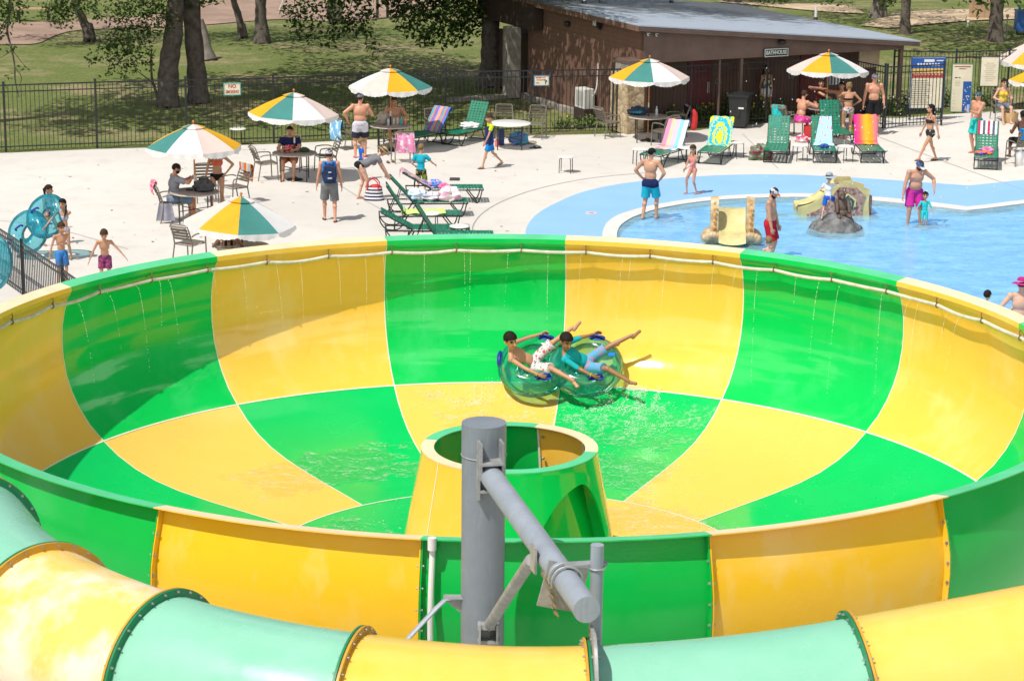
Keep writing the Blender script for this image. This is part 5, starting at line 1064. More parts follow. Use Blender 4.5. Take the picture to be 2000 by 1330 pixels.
def crumple(name, label, cat, p, r, m, seed, flat=.45, n=22, group=None):
    q = random.Random(seed); ph = [q.uniform(0, 6.3) for _ in range(8)]; g_ = MB()
    def fn(u, v):
        a = 2*PI*u; t = PI*v; k = 1+.16*math.sin(3*a+ph[0])*math.sin(t)+.14*math.sin(5*a+ph[1]+3*t)+.10*math.sin(9*t+ph[2]+2*a)+.06*math.sin(13*a+ph[3])
        z = math.cos(t)*r*flat*k; return Vector((math.sin(t)*math.cos(a)*r*k, math.sin(t)*math.sin(a)*r*.8*k, max(-r*flat*.75, z)+r*flat*.75))
    g_.sheet(fn, n*2, n); return tag(g_.build(name, m, None, 60, loc=p), label, cat, group)
def on_l(i, y, x=0, z=.375): return Matrix.Translation(LG[i].location)@Matrix.Rotation(LO[i][1], 4, 'Z')@Vector((x, y, z))
wht = mat('white_terry', (.78, .77, .76), .95, .06, 9, bump=.4, bs=80); pink = mat('hot_pink_cloth', (.80, .05, .25), .8, .3, 8, col2=(.8, .35, .5)); bluw = mat('pale_blue_cloth', (.42, .58, .78), .85, .3, 8, col2=(.75, .8, .85)); grw = mat('grey_white_cloth', (.62, .60, .66), .9, .25, 7); redm2 = mat('red_cloth', (.62, .03, .03), .7, .3)
crumple('crumpled_towel', 'white towel bundle on the seat of the fence lounger', 'towel', on_l(6, -.1), .26, wht, 1, .35)
crumple('crumpled_towel', 'pale blue cloth at the hinge of a sideways lounger', 'towel', on_l(10, -.25, 0), .24, bluw, 2, .6); crumple('crumpled_towel', 'long grey white towel lying along a sideways lounger', 'towel', on_l(10, .12), .30, grw, 3, .35)
crumple('crumpled_towel', 'pink and white patterned bundle on a sideways lounger', 'towel', on_l(10, .50, .12), .26, towel_mat('pink_white', 'blotch', [(.8, .35, .5), (.8, .7, .68), (.8, .55, .6), (.8, .7, .68)], 4), 4, .7); crumple('crumpled_towel', 'small hot pink top on the patterned bundle', 'clothing', on_l(10, .42, -.05, .62), .13, pink, 5, .6)
crumple('crumpled_towel', 'crumpled blue and pink towel end at the hinge of the farthest sideways lounger', 'towel', on_l(9, -.22, .05), .16, towel_mat('blue_pink', 'blotch', [(.05, .25, .75), (.7, .4, .6), (.1, .35, .8)], 4), 6, .6)
crumple('swim_toys', 'pink inflatable toy on the right hand lounger', 'toy', on_l(5, .28, .0), .17, pink, 7, .5); crumple('swim_cloth', 'orange and blue cloth beside the pink toy', 'towel', on_l(5, .50, .10), .22, towel_mat('orange_blue', 'blotch', [(.8, .2, .02), (.03, .06, .5), (.7, .6, .05)], 3), 8, .22)
crumple('bag', 'camouflage green bag with pink pocket left of the plain lounger', 'bag', G(1484, 312), .30, towel_mat('camo', 'blotch', [(.25, .04, .10), (.14, .18, .10), (.30, .34, .26), (.10, .12, .08)], 6), 9, .75)
crumple('swim_cloth', 'small dark blue cloth on the flamingo towel lounger', 'clothing', on_l(3, .52), .12, mat('royal_blue_cloth', (.02, .08, .35), .8, .2), 10, .5)
# towels and clothes hanging on chairs
def hanging(label, p, w_, h_, rz, m, seed=0, name='hanging_towel', cat='towel', top=.86, back=.2, thick=.03):
    q = random.Random(seed); a = q.uniform(0, 6); g_ = MB(); R3 = Matrix.Rotation(rz, 3, 'Z'); tot = h_+back
    def fn(u, v):
        d = v*tot; x = (u-.5)*w_*(1+.08*math.sin(v*6+a)); w2 = .022*math.sin(u*15+a)*(.3+v)
        if d < h_: return R3@Vector((x, -.03-.04*math.sin(PI*min(1, d/h_))-w2, top-h_+d))
        return R3@Vector((x, .04+w2*.6, top-(d-h_)))
    g_.sheet(fn, 20, 20); return tag(g_.build(name, m, None, 60, loc=p), label, cat, 'towels and clothes on the chairs')
def at_chair(i, f, lab, w_, h_, m, seed, **k):
    px, rz, _ = CH[i]; p = G(*px)+Matrix.Rotation(rz, 3, 'Z')@Vector((0, -.37+f, 0)); return hanging(lab, p, w_, h_, rz, m, seed, **k)
at_chair(5, 0, 'pale blue and white towel over a chair back by the fence', .62, .62, towel_mat('blue_white_towel', 'blotch', [(.16, .40, .62), (.55, .70, .82), (.68, .78, .86)], 3), 3)
at_chair(6, 0, 'pink patterned towel over a chair back with a red corner below', .52, .56, towel_mat('pink_pattern', 'blotch', [(.82, .70, .74), (.80, .28, .48), (.82, .42, .58), (.55, .40, .5)], 4), 4)
at_chair(13, 0, 'lilac shirt hung on a chair at the shaded table', .34, .60, mat('lilac_cloth', (.36, .28, .50), .9, .25, 8), 5, top=.9); at_chair(13, .02, 'black and red bag strap hung on the shaded chair', .40, .34, towel_mat('black_red', 'blotch', [(.015, .012, .012), (.015, .012, .012), (.62, .06, .03)], 3), 6, top=.88, back=.3)
at_chair(15, 0, 'teal towel over a chair back by the weeds', .34, .72, towel_mat('teal_towel', 'blotch', [(.02, .42, .42), (.02, .48, .48), (.55, .72, .20)], 2), 7, top=.92)
at_chair(21, -.02, 'blue leopard pattern towel on the right edge chair', .44, .30, towel_mat('blue_leopard', 'spots', [(.03, .28, .62), (.01, .02, .10)], 9), 8, top=1.06, back=.1); at_chair(21, .20, 'white towel hanging low on the right edge chair', .5, .5, wht, 9, top=.5, back=.1)
at_chair(22, 0, 'orange and blue striped towel over the chair behind the nearest parasol', .46, .46, towel_mat('orange_stripe', 'stripe', [(.70, .18, .03), (.30, .5, .55), (.75, .5, .3), (.55, .08, .05)], 2.), 10, top=.98)
at_chair(0, -.02, 'pink patterned towel on the chair of the man in grey shirt', .34, .34, towel_mat('pink_towel2', 'blotch', [(.75, .10, .22), (.8, .45, .5), (.75, .2, .3)], 5), 11, top=1.0, back=.1)
p = G(334, 432); m = MB(); m.sheet(lambda u, v: Vector(((u-.5)*(.30+.16*(1-v)), -.02+.03*math.sin(u*9), v*.42+.06)), 10, 6); tag(m.build('hanging_bag', mat('slate_bag_cloth', (.30, .30, .37), .8, .3, 6), None, 60, loc=p+Vector((-.08, -.28, 0))), 'slate grey bag hanging from the chair of the man in grey shirt', 'bag')
# ---- bits on and under tables
def bottle(label, p, r, h, col, capc=None, group=None, name='bottle', cat='bottle'):
    m = MB(); m.lathe([(0, 0), (r, 0), (r, h*.62), (r*.45, h*.8), (r*.4, h*.92), (0, h*.92)], 12); o = tag(m.build(name, mat('drink_'+'_'.join(str(int(c*100)) for c in col), col, .3, .1), None, 40, loc=p), label, cat, group)
    m = MB(); m.bar((0, 0, h*.90), (0, 0, h), r*.5, 8); m.build('bottle_cap', mat('cap_'+'_'.join(str(int(c*100)) for c in (capc or (.8, .8, .8))), capc or (.8, .8, .8), .4), o); return o
def can(label, p, r, h, col, group=None):
    m = MB(); m.lathe([(0, 0), (r*.85, 0), (r, .012), (r, h-.012), (r*.85, h), (0, h)], 12); return tag(m.build('drink_can', mat('can_'+'_'.join(str(int(c*100)) for c in col), col, .3, .1, metal=.1), None, 40, loc=p), label, 'can', group)
def tt(k, dx, dy): return Vector((PAR[k].x+dx, PAR[k].y+dy, .728))
for dx, dy in ((-.06, -.05), (.08, .06), (.18, .14)): bottle('clear water bottle with a blue cap on the table of the shirtless men', tt('T3', dx, dy), .034, .22, (.55, .62, .66), (.02, .14, .55), 'blue capped water bottles')
bottle('yellow topped sunscreen bottle on the table of the shirtless men', tt('T3', .30, -.05), .032, .24, (.02, .38, .42), (.75, .5, .03)); bottle('orange bottle on the table of the shirtless men', tt('T3', .40, .05), .03, .16, (.75, .2, .08))
crumple('tote_bag', 'pale canvas tote bag on the table of the shirtless men', 'bag', tt('T3', -.2, .12), .18, mat('canvas', (.42, .36, .30), .9, .2), 20, 1.0); 
for dx, dy, col, lab in ((-.34, -.02, (.75, .74, .72), 'white cup at the left of the porch table'), (-.14, -.1, (.05, .22, .55), 'blue can left of the porch table pole'), (.0, -.2, (.5, .52, .54), 'silver can in front of the porch table pole'), (.10, -.12, (.02, .04, .25), 'navy can right of the porch table pole'), (-.02, .1, (.10, .30, .05), 'green can behind the silver can on the porch table'), (.34, -.05, (.50, .42, .05), 'yellow can at the right of the porch table'), (.44, .02, (.55, .62, .70), 'pale blue can at the far right of the porch table'), (.5, -.2, (.40, .12, .05), 'brown can at the right front of the porch table')): can(lab, tt('T5', dx, dy), .036 if dx > -.3 else .05, .14 if dx > -.3 else .17, col)
crumple('red_bag', 'red patterned bag on the navy shirt table', 'bag', tt('T2', -.14, .08), .17, towel_mat('red_pat', 'blotch', [(.45, .03, .06), (.6, .25, .25), (.35, .02, .05)], 5), 21, .55); crumple('green_hat', 'dark green hat on the navy shirt table', 'hat', tt('T2', .24, .05), .12, mat('olive_cloth', (.04, .08, .04), .9, .2), 22, .55)
crumple('grey_bag', 'dark grey soft bag on the table of the red bikini woman', 'bag', tt('T1', .22, .0), .22, mat('charcoal_cloth', (.09, .09, .10), .85, .35, 9), 23, .75); m = MB(); m.tube(smooth_loop([(-.14, 0, .2), (-.1, 0, .32), (0, 0, .36), (.1, 0, .3), (.15, 0, .2)], 5), .012, 6); m.build('bag_handle', mat('charcoal_cloth', (.09, .09, .10)), C.objects['grey_bag'])
m = MB(); m.box((0, 0, .012), (.17, .11, .02)); tag(m.build('phone_case', dk, None, 0, loc=tt('T1', -.14, .12)), 'dark flat phone case on the table of the red bikini woman', 'phone case')
crumple('towel_pile', 'dark blue and teal towel pile on the shaded table by the stone pier', 'towel', tt('T4', -.28, .22), .26, towel_mat('blue_teal_pile', 'blotch', [(.03, .05, .12), (.05, .06, .09), (.02, .30, .42), (.02, .06, .35)], 3), 24, .5); bottle('clear water bottle on the shaded table by the stone pier', tt('T4', .24, .12), .04, .26, (.5, .55, .6), (.6, .62, .65))
def wp(u, v): return G(u, v)
m = MB(); m.box((0, 0, .19), (.17, .15, .38)); m.box((0, 0, .40), (.18, .16, .05)); tag(m.build('cooler_jug', mat('navy_jug', (.01, .03, .16), .4, .2), None, 0, loc=wp(979, 284)), 'navy blue cooler jug under the white table', 'cooler'); bottle('salmon red drink bottle under the left edge of the white table', wp(970, 287), .05, .27, (.75, .12, .10)); bottle('maroon bottle under the middle of the white table', wp(997, 279), .045, .27, (.12, .015, .02), (.1, .02, .02))
crumple('tote_bag', 'colourful patterned tote bag under the white table', 'bag', wp(1012, 283), .25, towel_mat('tote', 'spots', [(.10, .22, .45), (.65, .15, .2), (.7, .5, .1), (.05, .4, .35)], 5), 25, .8); bottle('bright blue bottle right of the patterned tote bag', wp(1021, 282), .045, .28, (.03, .18, .6))
def flipflops(label, p, rz, col=dk):
    o = thing('flip_flops', label, 'sandals', p, rz)
    for s in (-1, 1):
        m = MB(); m.ell((s*.08, .04*s, .015), (.05, .13, .014), 12, 6); m.tube(smooth_loop([(s*.08-.04, .02*s, .02), (s*.08, .10+.04*s-.02, .05), (s*.08+.04, .02*s, .02)], 4), .01, 6); m.build('sandal', col, o)
    return o
flipflops('pair of black flip flops on concrete right of the white table', G(1046, 290), -1.0); flipflops('dark shoes on concrete in front of the pink towel chair', G(763, 318), .3, mat('brown_shoe', (.10, .06, .05), .7)); crumple('sandals_pile', 'green and tan cloth on the ground beside the white table', 'towel', G(1034, 280), .2, mat('green_tan', (.08, .2, .1), .9, .3, 4, col2=(.4, .28, .2)), 26, .15)
m = MB(); m.box((0, 0, .012), (.26, .36, .02)); tag(m.build('drain_grate', mat('dark_grate', (.05, .05, .05), .7), None, 0, loc=G(888, 351)), 'small dark drain grate in the open concrete', 'drain'); 
for u, v, lab in ((1155, 417, 'small pale depth marker tile on the blue surround'), (1365, 377, 'pale marker tile at the feet of the girl in pink')):
    m = MB(); m.box((0, 0, .009), (.26, .30, .006)); t_ = tag(m.build('marker_tile', mat('pale_tile', (.62, .58, .58), .6), None, 0, loc=G(u, v)), lab, 'tile'); m = MB(); m.box((0, .02, .0135), (.12, .05, .003)); m.build('marker_print', inkred, t_, 0)
m = MB(); m.tube(smooth_loop([(0, 0, 0), (.04, 0, .2), (.05, 0, .45), (0, 0, .62)], 4), [.05, .07, .09, .09, .09, .09, .09, .09, .08, .08, .06, .05, .03], 10); tag(m.build('red_float', redm2, None, loc=G(1347, 256)+Vector((.1, .1, 0))), 'red foam float leaning by the weeds behind the sun towel', 'float')
m = MB(); m.box((0, 0, .17), (.30, .24, .34)); tag(m.build('red_cooler', redm2, None, 0, loc=G(1580, 268)), 'small red cooler under the porch table', 'cooler'); crumple('beach_toys', 'pink teal and white beach ball pile left of the flamingo towel', 'toy', G(1566, 278), .18, towel_mat('toys', 'blotch', [(.75, .08, .2), (.7, .7, .65), (.03, .4, .45)], 3), 27, .6); crumple('black_bag', 'large black bag beside the man in black shorts', 'bag', G(1684, 262), .34, mat('black_nylon', (.012, .012, .016), .6), 28, 1.1)
p = G(1668, 262); crumple('lime_bag', 'lime green bag behind the black bikini woman', 'bag', p, .16, mat('lime_plastic', (.40, .65, .02), .5), 29, .9)
m = MB(); m.lathe([(0, 0), (.19, 0), (.24, .16), (.25, .32), (.23, .32), (.18, .02), (0, .02)], 20); tag(m.build('wicker_basket', towel_mat('wicker', 'stripe', [(.55, .38, .2), (.5, .2, .1), (.6, .45, .25)], 1), None, 40, loc=G(1972, 240)), 'round woven basket under the right edge table', 'basket')
# ---- wheelie bin
bn = thing('wheeled_bin', 'tall black wheeled rubbish bin standing by the bathhouse', 'bin', G(1444, 249), -.3); bnm = mat('black_bin_plastic', (.022, .024, .026), .4, .2, bump=.05)
m = MB(); vs = []
for z, sx, sy in ((.05, .22, .26), (.5, .255, .30), (.95, .29, .34)):
    for a_, b_ in ((-1, -1), (1, -1), (1, 1), (-1, 1)): vs.append((a_*sx, b_*sy, z))
m.add(vs, [(0, 3, 2, 1)]+[(4*k+i, 4*k+(i+1) % 4, 4*k+4+(i+1) % 4, 4*k+4+i) for k in (0, 1) for i in range(4)]+[(8, 9, 10, 11)]); m.box((0, -.3, .52), (.12, .06, .3)); m.build('body', bnm, bn, 0)
m = MB(); m.box((0, 0, .98), (.66, .76, .05)); m.sheet(lambda u, v: Vector(((u-.5)*.62, (v-.5)*.72, 1.0+.08*math.sin(PI*u)*math.sin(PI*v))), 8, 8); m.build('lid', bnm, bn, 0)
m = MB(); m.tube([(-.3, .32, .95), (-.36, .42, .97), (-.36, -.0, .97)], .02, 8); m.build('handle', bnm, bn)
for s in (-1, 1):
    m = MB(); m.bar((-.26, s*.26-.03, .13), (-.26, s*.26+.03, .13), .13, 20); wl = m.build('wheel', bnm, bn, 30); m = MB(); m.bar((-.26, s*.26-.035, .13), (-.26, s*.26+.035, .13), .05, 12); m.build('hub', mat('grey_hub', (.3, .3, .3), .4), wl, 30)
m = MB(); m.box((.10, -.335, .62), (.16, .006, .05)); m.build('bin_print', inkw, bn, 0)
# ================================================================== POOL TOYS
fl_y = mat('pale_yellow_gelcoat', (.66, .57, .26), .35, .3, 3)
sh = thing('shell_slide', 'small yellow slide with two upright shell shaped sides in the pool', 'pool slide', G(1432, 492, -.15)+Vector((0, .55, 0)), -.06)
shm = towel_mat('shell_pattern', 'spots', [(.66, .50, .24), (.78, .38, .12), (.75, .6, .35)], 9)
shells = mat('shell_cream', (.60, .48, .27), .45, .4, 7, col2=(.36, .22, .11))
for s in (-1, 1):
    m = MB(); n = 18; prof = []
    for i in range(n+1):
        t = PI*i/n; prof.append((-math.cos(t)*.34*(1 if t > PI/2 else 1), math.sin(t)**.8*.95+.25))
    vs = [];
    for y, z in prof: vs += [(s*.32, y*.9-.05, z), (s*.50, y*.9-.05, z*.97)]
    k = n+1; m.add(vs, [(2*i, 2*i+2, 2*i+3, 2*i+1) for i in range(n)]); m.add([(s*.32, y*.9-.05, z) for y, z in prof]+[(s*.32, -.05, .25)], [(i, i+1, n+1) for i in range(n)]); m.add([(s*.50, y*.9-.05, z*.97) for y, z in prof]+[(s*.50, -.05, .25)], [(i+1, i, n+1) for i in range(n)]); 
    m.build('side_shell', shells, sh, 40)
    m = MB()
    for i in range(5): m.ell((s*.41, -.38+.005*i, .52+.14*i), (.045-.004*i, .02, .045), 8, 6)
    m.build('shell_spots', mat('orange_spot', (.75, .33, .06), .4), sh)
    m = MB()
    for i in range(6): a = -.9+.36*i; m.cap((s*.43, -.15, .15), (s*(.43+.20*math.sin(a)), -.42, .20+.14*math.cos(a)), .09, .10, 10)
    m.ell((s*.45, .05, .2), (.26, .42, .24), 14, 8); m.build('shell_foot', shells, sh)
m = MB(); m.sheet(lambda u, v: Vector(((u-.5)*.62, .45-1.15*v, .80-.62*v+.10*math.sin(v*2*PI*1.5)*.55+.05*(2*u-1)**2)), 8, 30); m.build('slide_bed', fl_y, sh, 60)
m = MB(); m.box((0, .1, .22), (.6, .7, .36)); m.box((0, .50, .42), (.6, .08, .8)); m.build('slide_core', fl_y, sh, 0)
rk = thing('rock_island', 'grey sculpted rock rising out of the pool', 'rock', G(1635, 463, -.15)+Vector((0, .35, 0)))
rq = random.Random(4); m = MB(); bm_ = bmesh.new(); bmesh.ops.create_icosphere(bm_, subdivisions=5, radius=1)
from mathutils import noise as mn
for v in bm_.verts:
    d = v.co.copy(); rr = 1+.10*mn.noise(d*2.2)+.09*abs(mn.noise(d*6))+.05*mn.noise(d*14); z = d.z*rr
    v.co = Vector((d.x*rr*.66*(1-.22*max(0, z)), d.y*rr*.62*(1-.22*max(0, z)), max(-.05, z*.50)))
me = bpy.data.meshes.new('rock_body'); bm_.to_mesh(me); bm_.free(); me.shade_smooth(); me.materials.append(mat('grey_rock', (.20, .20, .195), .75, .45, 6, bump=.8, bs=22, col2=(.07, .07, .07))); o = bpy.data.objects.new('rock_body', me); C.objects.link(o); o.parent = rk
RKT = .46
st = thing('bear_sculpture', 'brown weathered animal sculpture sitting on the grey rock', 'sculpture', rk.location+Vector((.13, .02, RKT-.05)), .2); st.scale = (.80, .80, .80); brz = mat('brown_sculpture', (.14, .085, .06), .6, .4, 8, bump=.6, bs=25)
m = MB(); m.ell((0, 0, .30), (.19, .17, .30)); m.ell((0, 0, .12), (.24, .22, .16)); m.ell((-.04, -.04, .66), (.13, .14, .14)); m.cap((-.05, -.12, .63), (-.06, -.24, .60), .065, .04); m.ell((-.14, .0, .77), .04); m.ell((.06, .0, .77), .04); m.cap((-.17, -.05, .46), (-.2, -.2, .2), .06, .05); m.cap((.17, -.05, .46), (.18, -.2, .18), .06, .05); m.cap((-.14, -.1, .08), (-.17, -.30, .05), .08, .06); m.cap((.14, -.1, .08), (.17, -.3, .05), .08, .06); m.build('body', brz, st, 60)
m = MB(); m.ell((-.09, -.165, .70), .015, 6, 4); m.ell((.0, -.17, .70), .015, 6, 4); m.ell((-.06, -.275, .61), .02, 6, 4); m.build('face_details', dk, st)
# play slide
pb = G(1630, 432, -.15); ps = thing('play_slide', 'cream and brown play slide with an arched window in the pool', 'pool slide', pb, .06); stuc = mat('brown_pebble_panel', (.16, .055, .045), .7, .5, 14, bump=.5, bs=40, col2=(.45, .33, .28))
def pxl(u, v): q = Vp(u, v, pb, (math.sin(-.06)*-1, math.cos(.06), 0)); d = q-pb; return Vector((d.x*math.cos(-.06)-d.y*math.sin(-.06), d.x*math.sin(-.06)+d.y*math.cos(-.06), d.z))
outl = [(1557, 431), (1558, 405), (1585, 398), (1608, 383), (1625, 366), (1638, 362), (1645, 355), (1672, 356), (1676, 364), (1701, 372), (1698, 400), (1700, 432)]
op = [pxl(*q) for q in outl]; op[0].z = op[-1].z = 0
def slab(pts, y0, y1): k = len(pts); return [(p.x, y0, p.z) for p in pts]+[(p.x, y1, p.z) for p in pts], [tuple(range(k)), tuple(range(2*k-1, k-1, -1))]+[(i, k+i, k+(i+1) % k, (i+1) % k) for i in range(k)]
m = MB(); m.add(*slab(op, 0, .10)); m.build('face_panel', fl_y, ps, 0)
ip = [pxl(*q) for q in ((1572, 431), (1576, 417), (1600, 408), (1622, 388), (1634, 372), (1640, 366), (1674, 368), (1692, 384), (1686, 400), (1684, 420), (1688, 432))]; ip[0].z = ip[-1].z = .02
m = MB(); m.add(*slab(ip, -.025, 0)); m.build('brown_panel', stuc, ps, 0)
wp_ = [pxl(*q) for q in ((1643, 408), (1642, 392), (1656, 380), (1671, 392), (1670, 404), (1662, 413), (1650, 414))]; m = MB(); m.add(*slab(wp_, -.045, -.024)); wn = m.build('window_recess', mat('dark_window_pattern', (.02, .05, .035), .6, .5, 30, col2=(.25, .3, .28), lo=.5, hi=.55), ps, 0)
m = MB(); m.tube([p+Vector((0, -.05-p.y, 0)) for p in wp_[:5]], .025, 8); m.build('window_arch', fl_y, wn)
m = MB(); m.sheet(lambda u, v: Vector((op[1].x+(op[5].x-op[1].x)*v, .12+u*.55, .28+.55*v*v+.1*(2*u-1)**2)), 6, 16); m.build('chute', fl_y, ps, 60); m = MB(); m.add(*slab(op, .66, .72)); m.build('rear_panel', fl_y, ps, 0)
m = MB(); m.box((op[10].x-.3, .38, .3), (.8, .6, .6)); m.build('core', stuc, ps, 0)
tag(crumple('drain_cover', 'flat brownish drain cover showing under the pool water', 'drain', G(1527, 421, -.148), .18, mat('brown_drain', (.25, .22, .15), .8, .4, 20), 40, .02))
# tubes carried by the children, double tube built in people part
# ================================================================== PEOPLE
def skin_mat(name, c):
    if name in MATS: return MATS[name]
    m, nt, b = nodes(name); co = coord(nt); n = noise(nt, co, 6, 4)
    nt.links.new(mixrgb(nt, n, tuple(q*.88 for q in c), tuple(min(1, q*1.1) for q in c)), b.inputs['Base Color']); b.inputs['Roughness'].default_value = .42; b.inputs['Specular IOR Level'].default_value = .45
    b.inputs['Subsurface Weight'].default_value = .12; b.inputs['Subsurface Radius'].default_value = (.02, .008, .004); MATS[name] = m; return m
SK = {'tan': skin_mat('skin_tan', (.50, .265, .16)), 'fair': skin_mat('skin_fair', (.62, .37, .26)), 'red': skin_mat('skin_reddish', (.56, .275, .175)), 'brown': skin_mat('skin_brown', (.33, .16, .09)), 'dark': skin_mat('skin_dark', (.11, .05, .03)), 'olive': skin_mat('skin_olive', (.44, .235, .135))}
eye_m = mat('eye_dark', (.02, .015, .012), .3); lip_m = mat('lip', (.38, .10, .08), .5); brow_m = mat('brow_hair', (.03, .02, .014), .8)
def hairm(n, c): return mat(n, c, .7, .5, 60, bump=.5, bs=90, spec=.2)
HR_ = {'dark': hairm('dark_brown_hair', (.022, .013, .009)), 'brown': hairm('brown_hair', (.07, .038, .02)), 'blond': hairm('sandy_hair', (.30, .19, .09)), 'black': hairm('black_hair', (.012, .010, .010))}
def cl_(n, c, **k): return mat('cloth_'+n, c, .85, .18, 9, bump=.25, bs=50, spec=.2, **k)
def v3(*a): return Vector(a)
def remesh(mb, vox, sm=3):
    me = bpy.data.meshes.new('tmp'); me.from_pydata(mb.v, [], mb.f); o = bpy.data.objects.new('tmp', me); C.objects.link(o)
    r = o.modifiers.new('r', 'REMESH'); r.mode = 'VOXEL'; r.voxel_size = vox; r.use_smooth_shade = True
    s = o.modifiers.new('s', 'SMOOTH'); s.iterations = sm; s.factor = .5
    dg = bpy.context.evaluated_depsgraph_get(); ev = o.evaluated_get(dg); out = bpy.data.meshes.new_from_object(ev, depsgraph=dg)
    bpy.data.objects.remove(o); bpy.data.meshes.remove(me); out.shade_smooth(); return out
class Prims:
    def __init__(s): s.L = []
    def cap(s, lab, a, b, r0, r1): s.L.append((lab, 'c', Vector(a), Vector(b), r0, r1))
    def ell(s, lab, c, r, M=None): s.L.append((lab, 'e', Vector(c), r, M or Matrix.Identity(3)))
    def mesh(s, only=None, grow=0):
        m = MB()
        for p in s.L:
            if only and p[0] not in only: continue
            if p[1] == 'c': m.cap(p[2], p[3], p[4]+grow, p[5]+grow, 12)
            else: m.ell(p[2], tuple(q+grow for q in p[3]), 16, 12, M=p[4])
        return m
    def label(s, P):     # nearest primitive for every point
        D = []; labs = []
        for p in s.L:
            if p[1] == 'c':
                a = np.array(p[2]); b = np.array(p[3]); ab = b-a; t = np.clip(((P-a)@ab)/max(1e-9, ab@ab), 0, 1); d = np.linalg.norm(P-(a+t[:, None]*ab), axis=1)-(p[4]+(p[5]-p[4])*t)
            else:
                M = np.array(p[4]); q = (P-np.array(p[2]))@M; r = np.array(p[3]); k = np.linalg.norm(q/r, axis=1); d = (k-1)*r.min()
            D.append(d); labs.append(p[0])
        return np.array(labs)[np.argmin(np.array(D), axis=0)]
def ik(a, b, l1, l2, pole):
    a = Vector(a); b = Vector(b); d = b-a; L_ = d.length
    if L_ > (l1+l2)*.998: b = a+d.normalized()*(l1+l2)*.998; d = b-a; L_ = d.length
    if L_ < abs(l1-l2)+.02: b = a+(d.normalized() if L_ > 1e-5 else v3(0, 0, -1))*(abs(l1-l2)+.02); d = b-a; L_ = d.length
    x = (l1*l1-l2*l2+L_*L_)/(2*L_); h = math.sqrt(max(0, l1*l1-x*x)); n = d.normalized(); p = Vector(pole); p = p-n*p.dot(n); p = p.normalized() if p.length > 1e-5 else n.orthogonal().normalized()
    return a+n*x+p*h, b
def shell(body, co, no, mask, offset, name, m, parent, thick=True):
    idx = np.where(mask)[0]
    if len(idx) == 0: return None
    vs = {}; V_ = []; F_ = []
    for i in idx:
        f = []
        for v in body.polygons[i].vertices:
            if v not in vs: vs[v] = len(V_); V_.append(body.vertices[v].co+body.vertices[v].normal*offset)
            f.append(vs[v])
        F_.append(tuple(f))
    mb = MB(); mb.add(V_, F_); return mb.build(name, m, parent, 80)
def patch_sm(o, it=3):     # relax the ragged hem of a cloth patch
    bm = bmesh.new(); bm.from_mesh(o.data)
    for _ in range(it):
        bd = [v for v in bm.verts if v.is_boundary]; new = {}
        for v in bd:
            nb = [e.other_vert(v).co for e in v.link_edges if e.is_boundary]
            if len(nb) == 2: new[v] = v.co*.5+(nb[0]+nb[1])*.25
        for v, c in new.items(): v.co = c
    bm.to_mesh(o.data); bm.free()
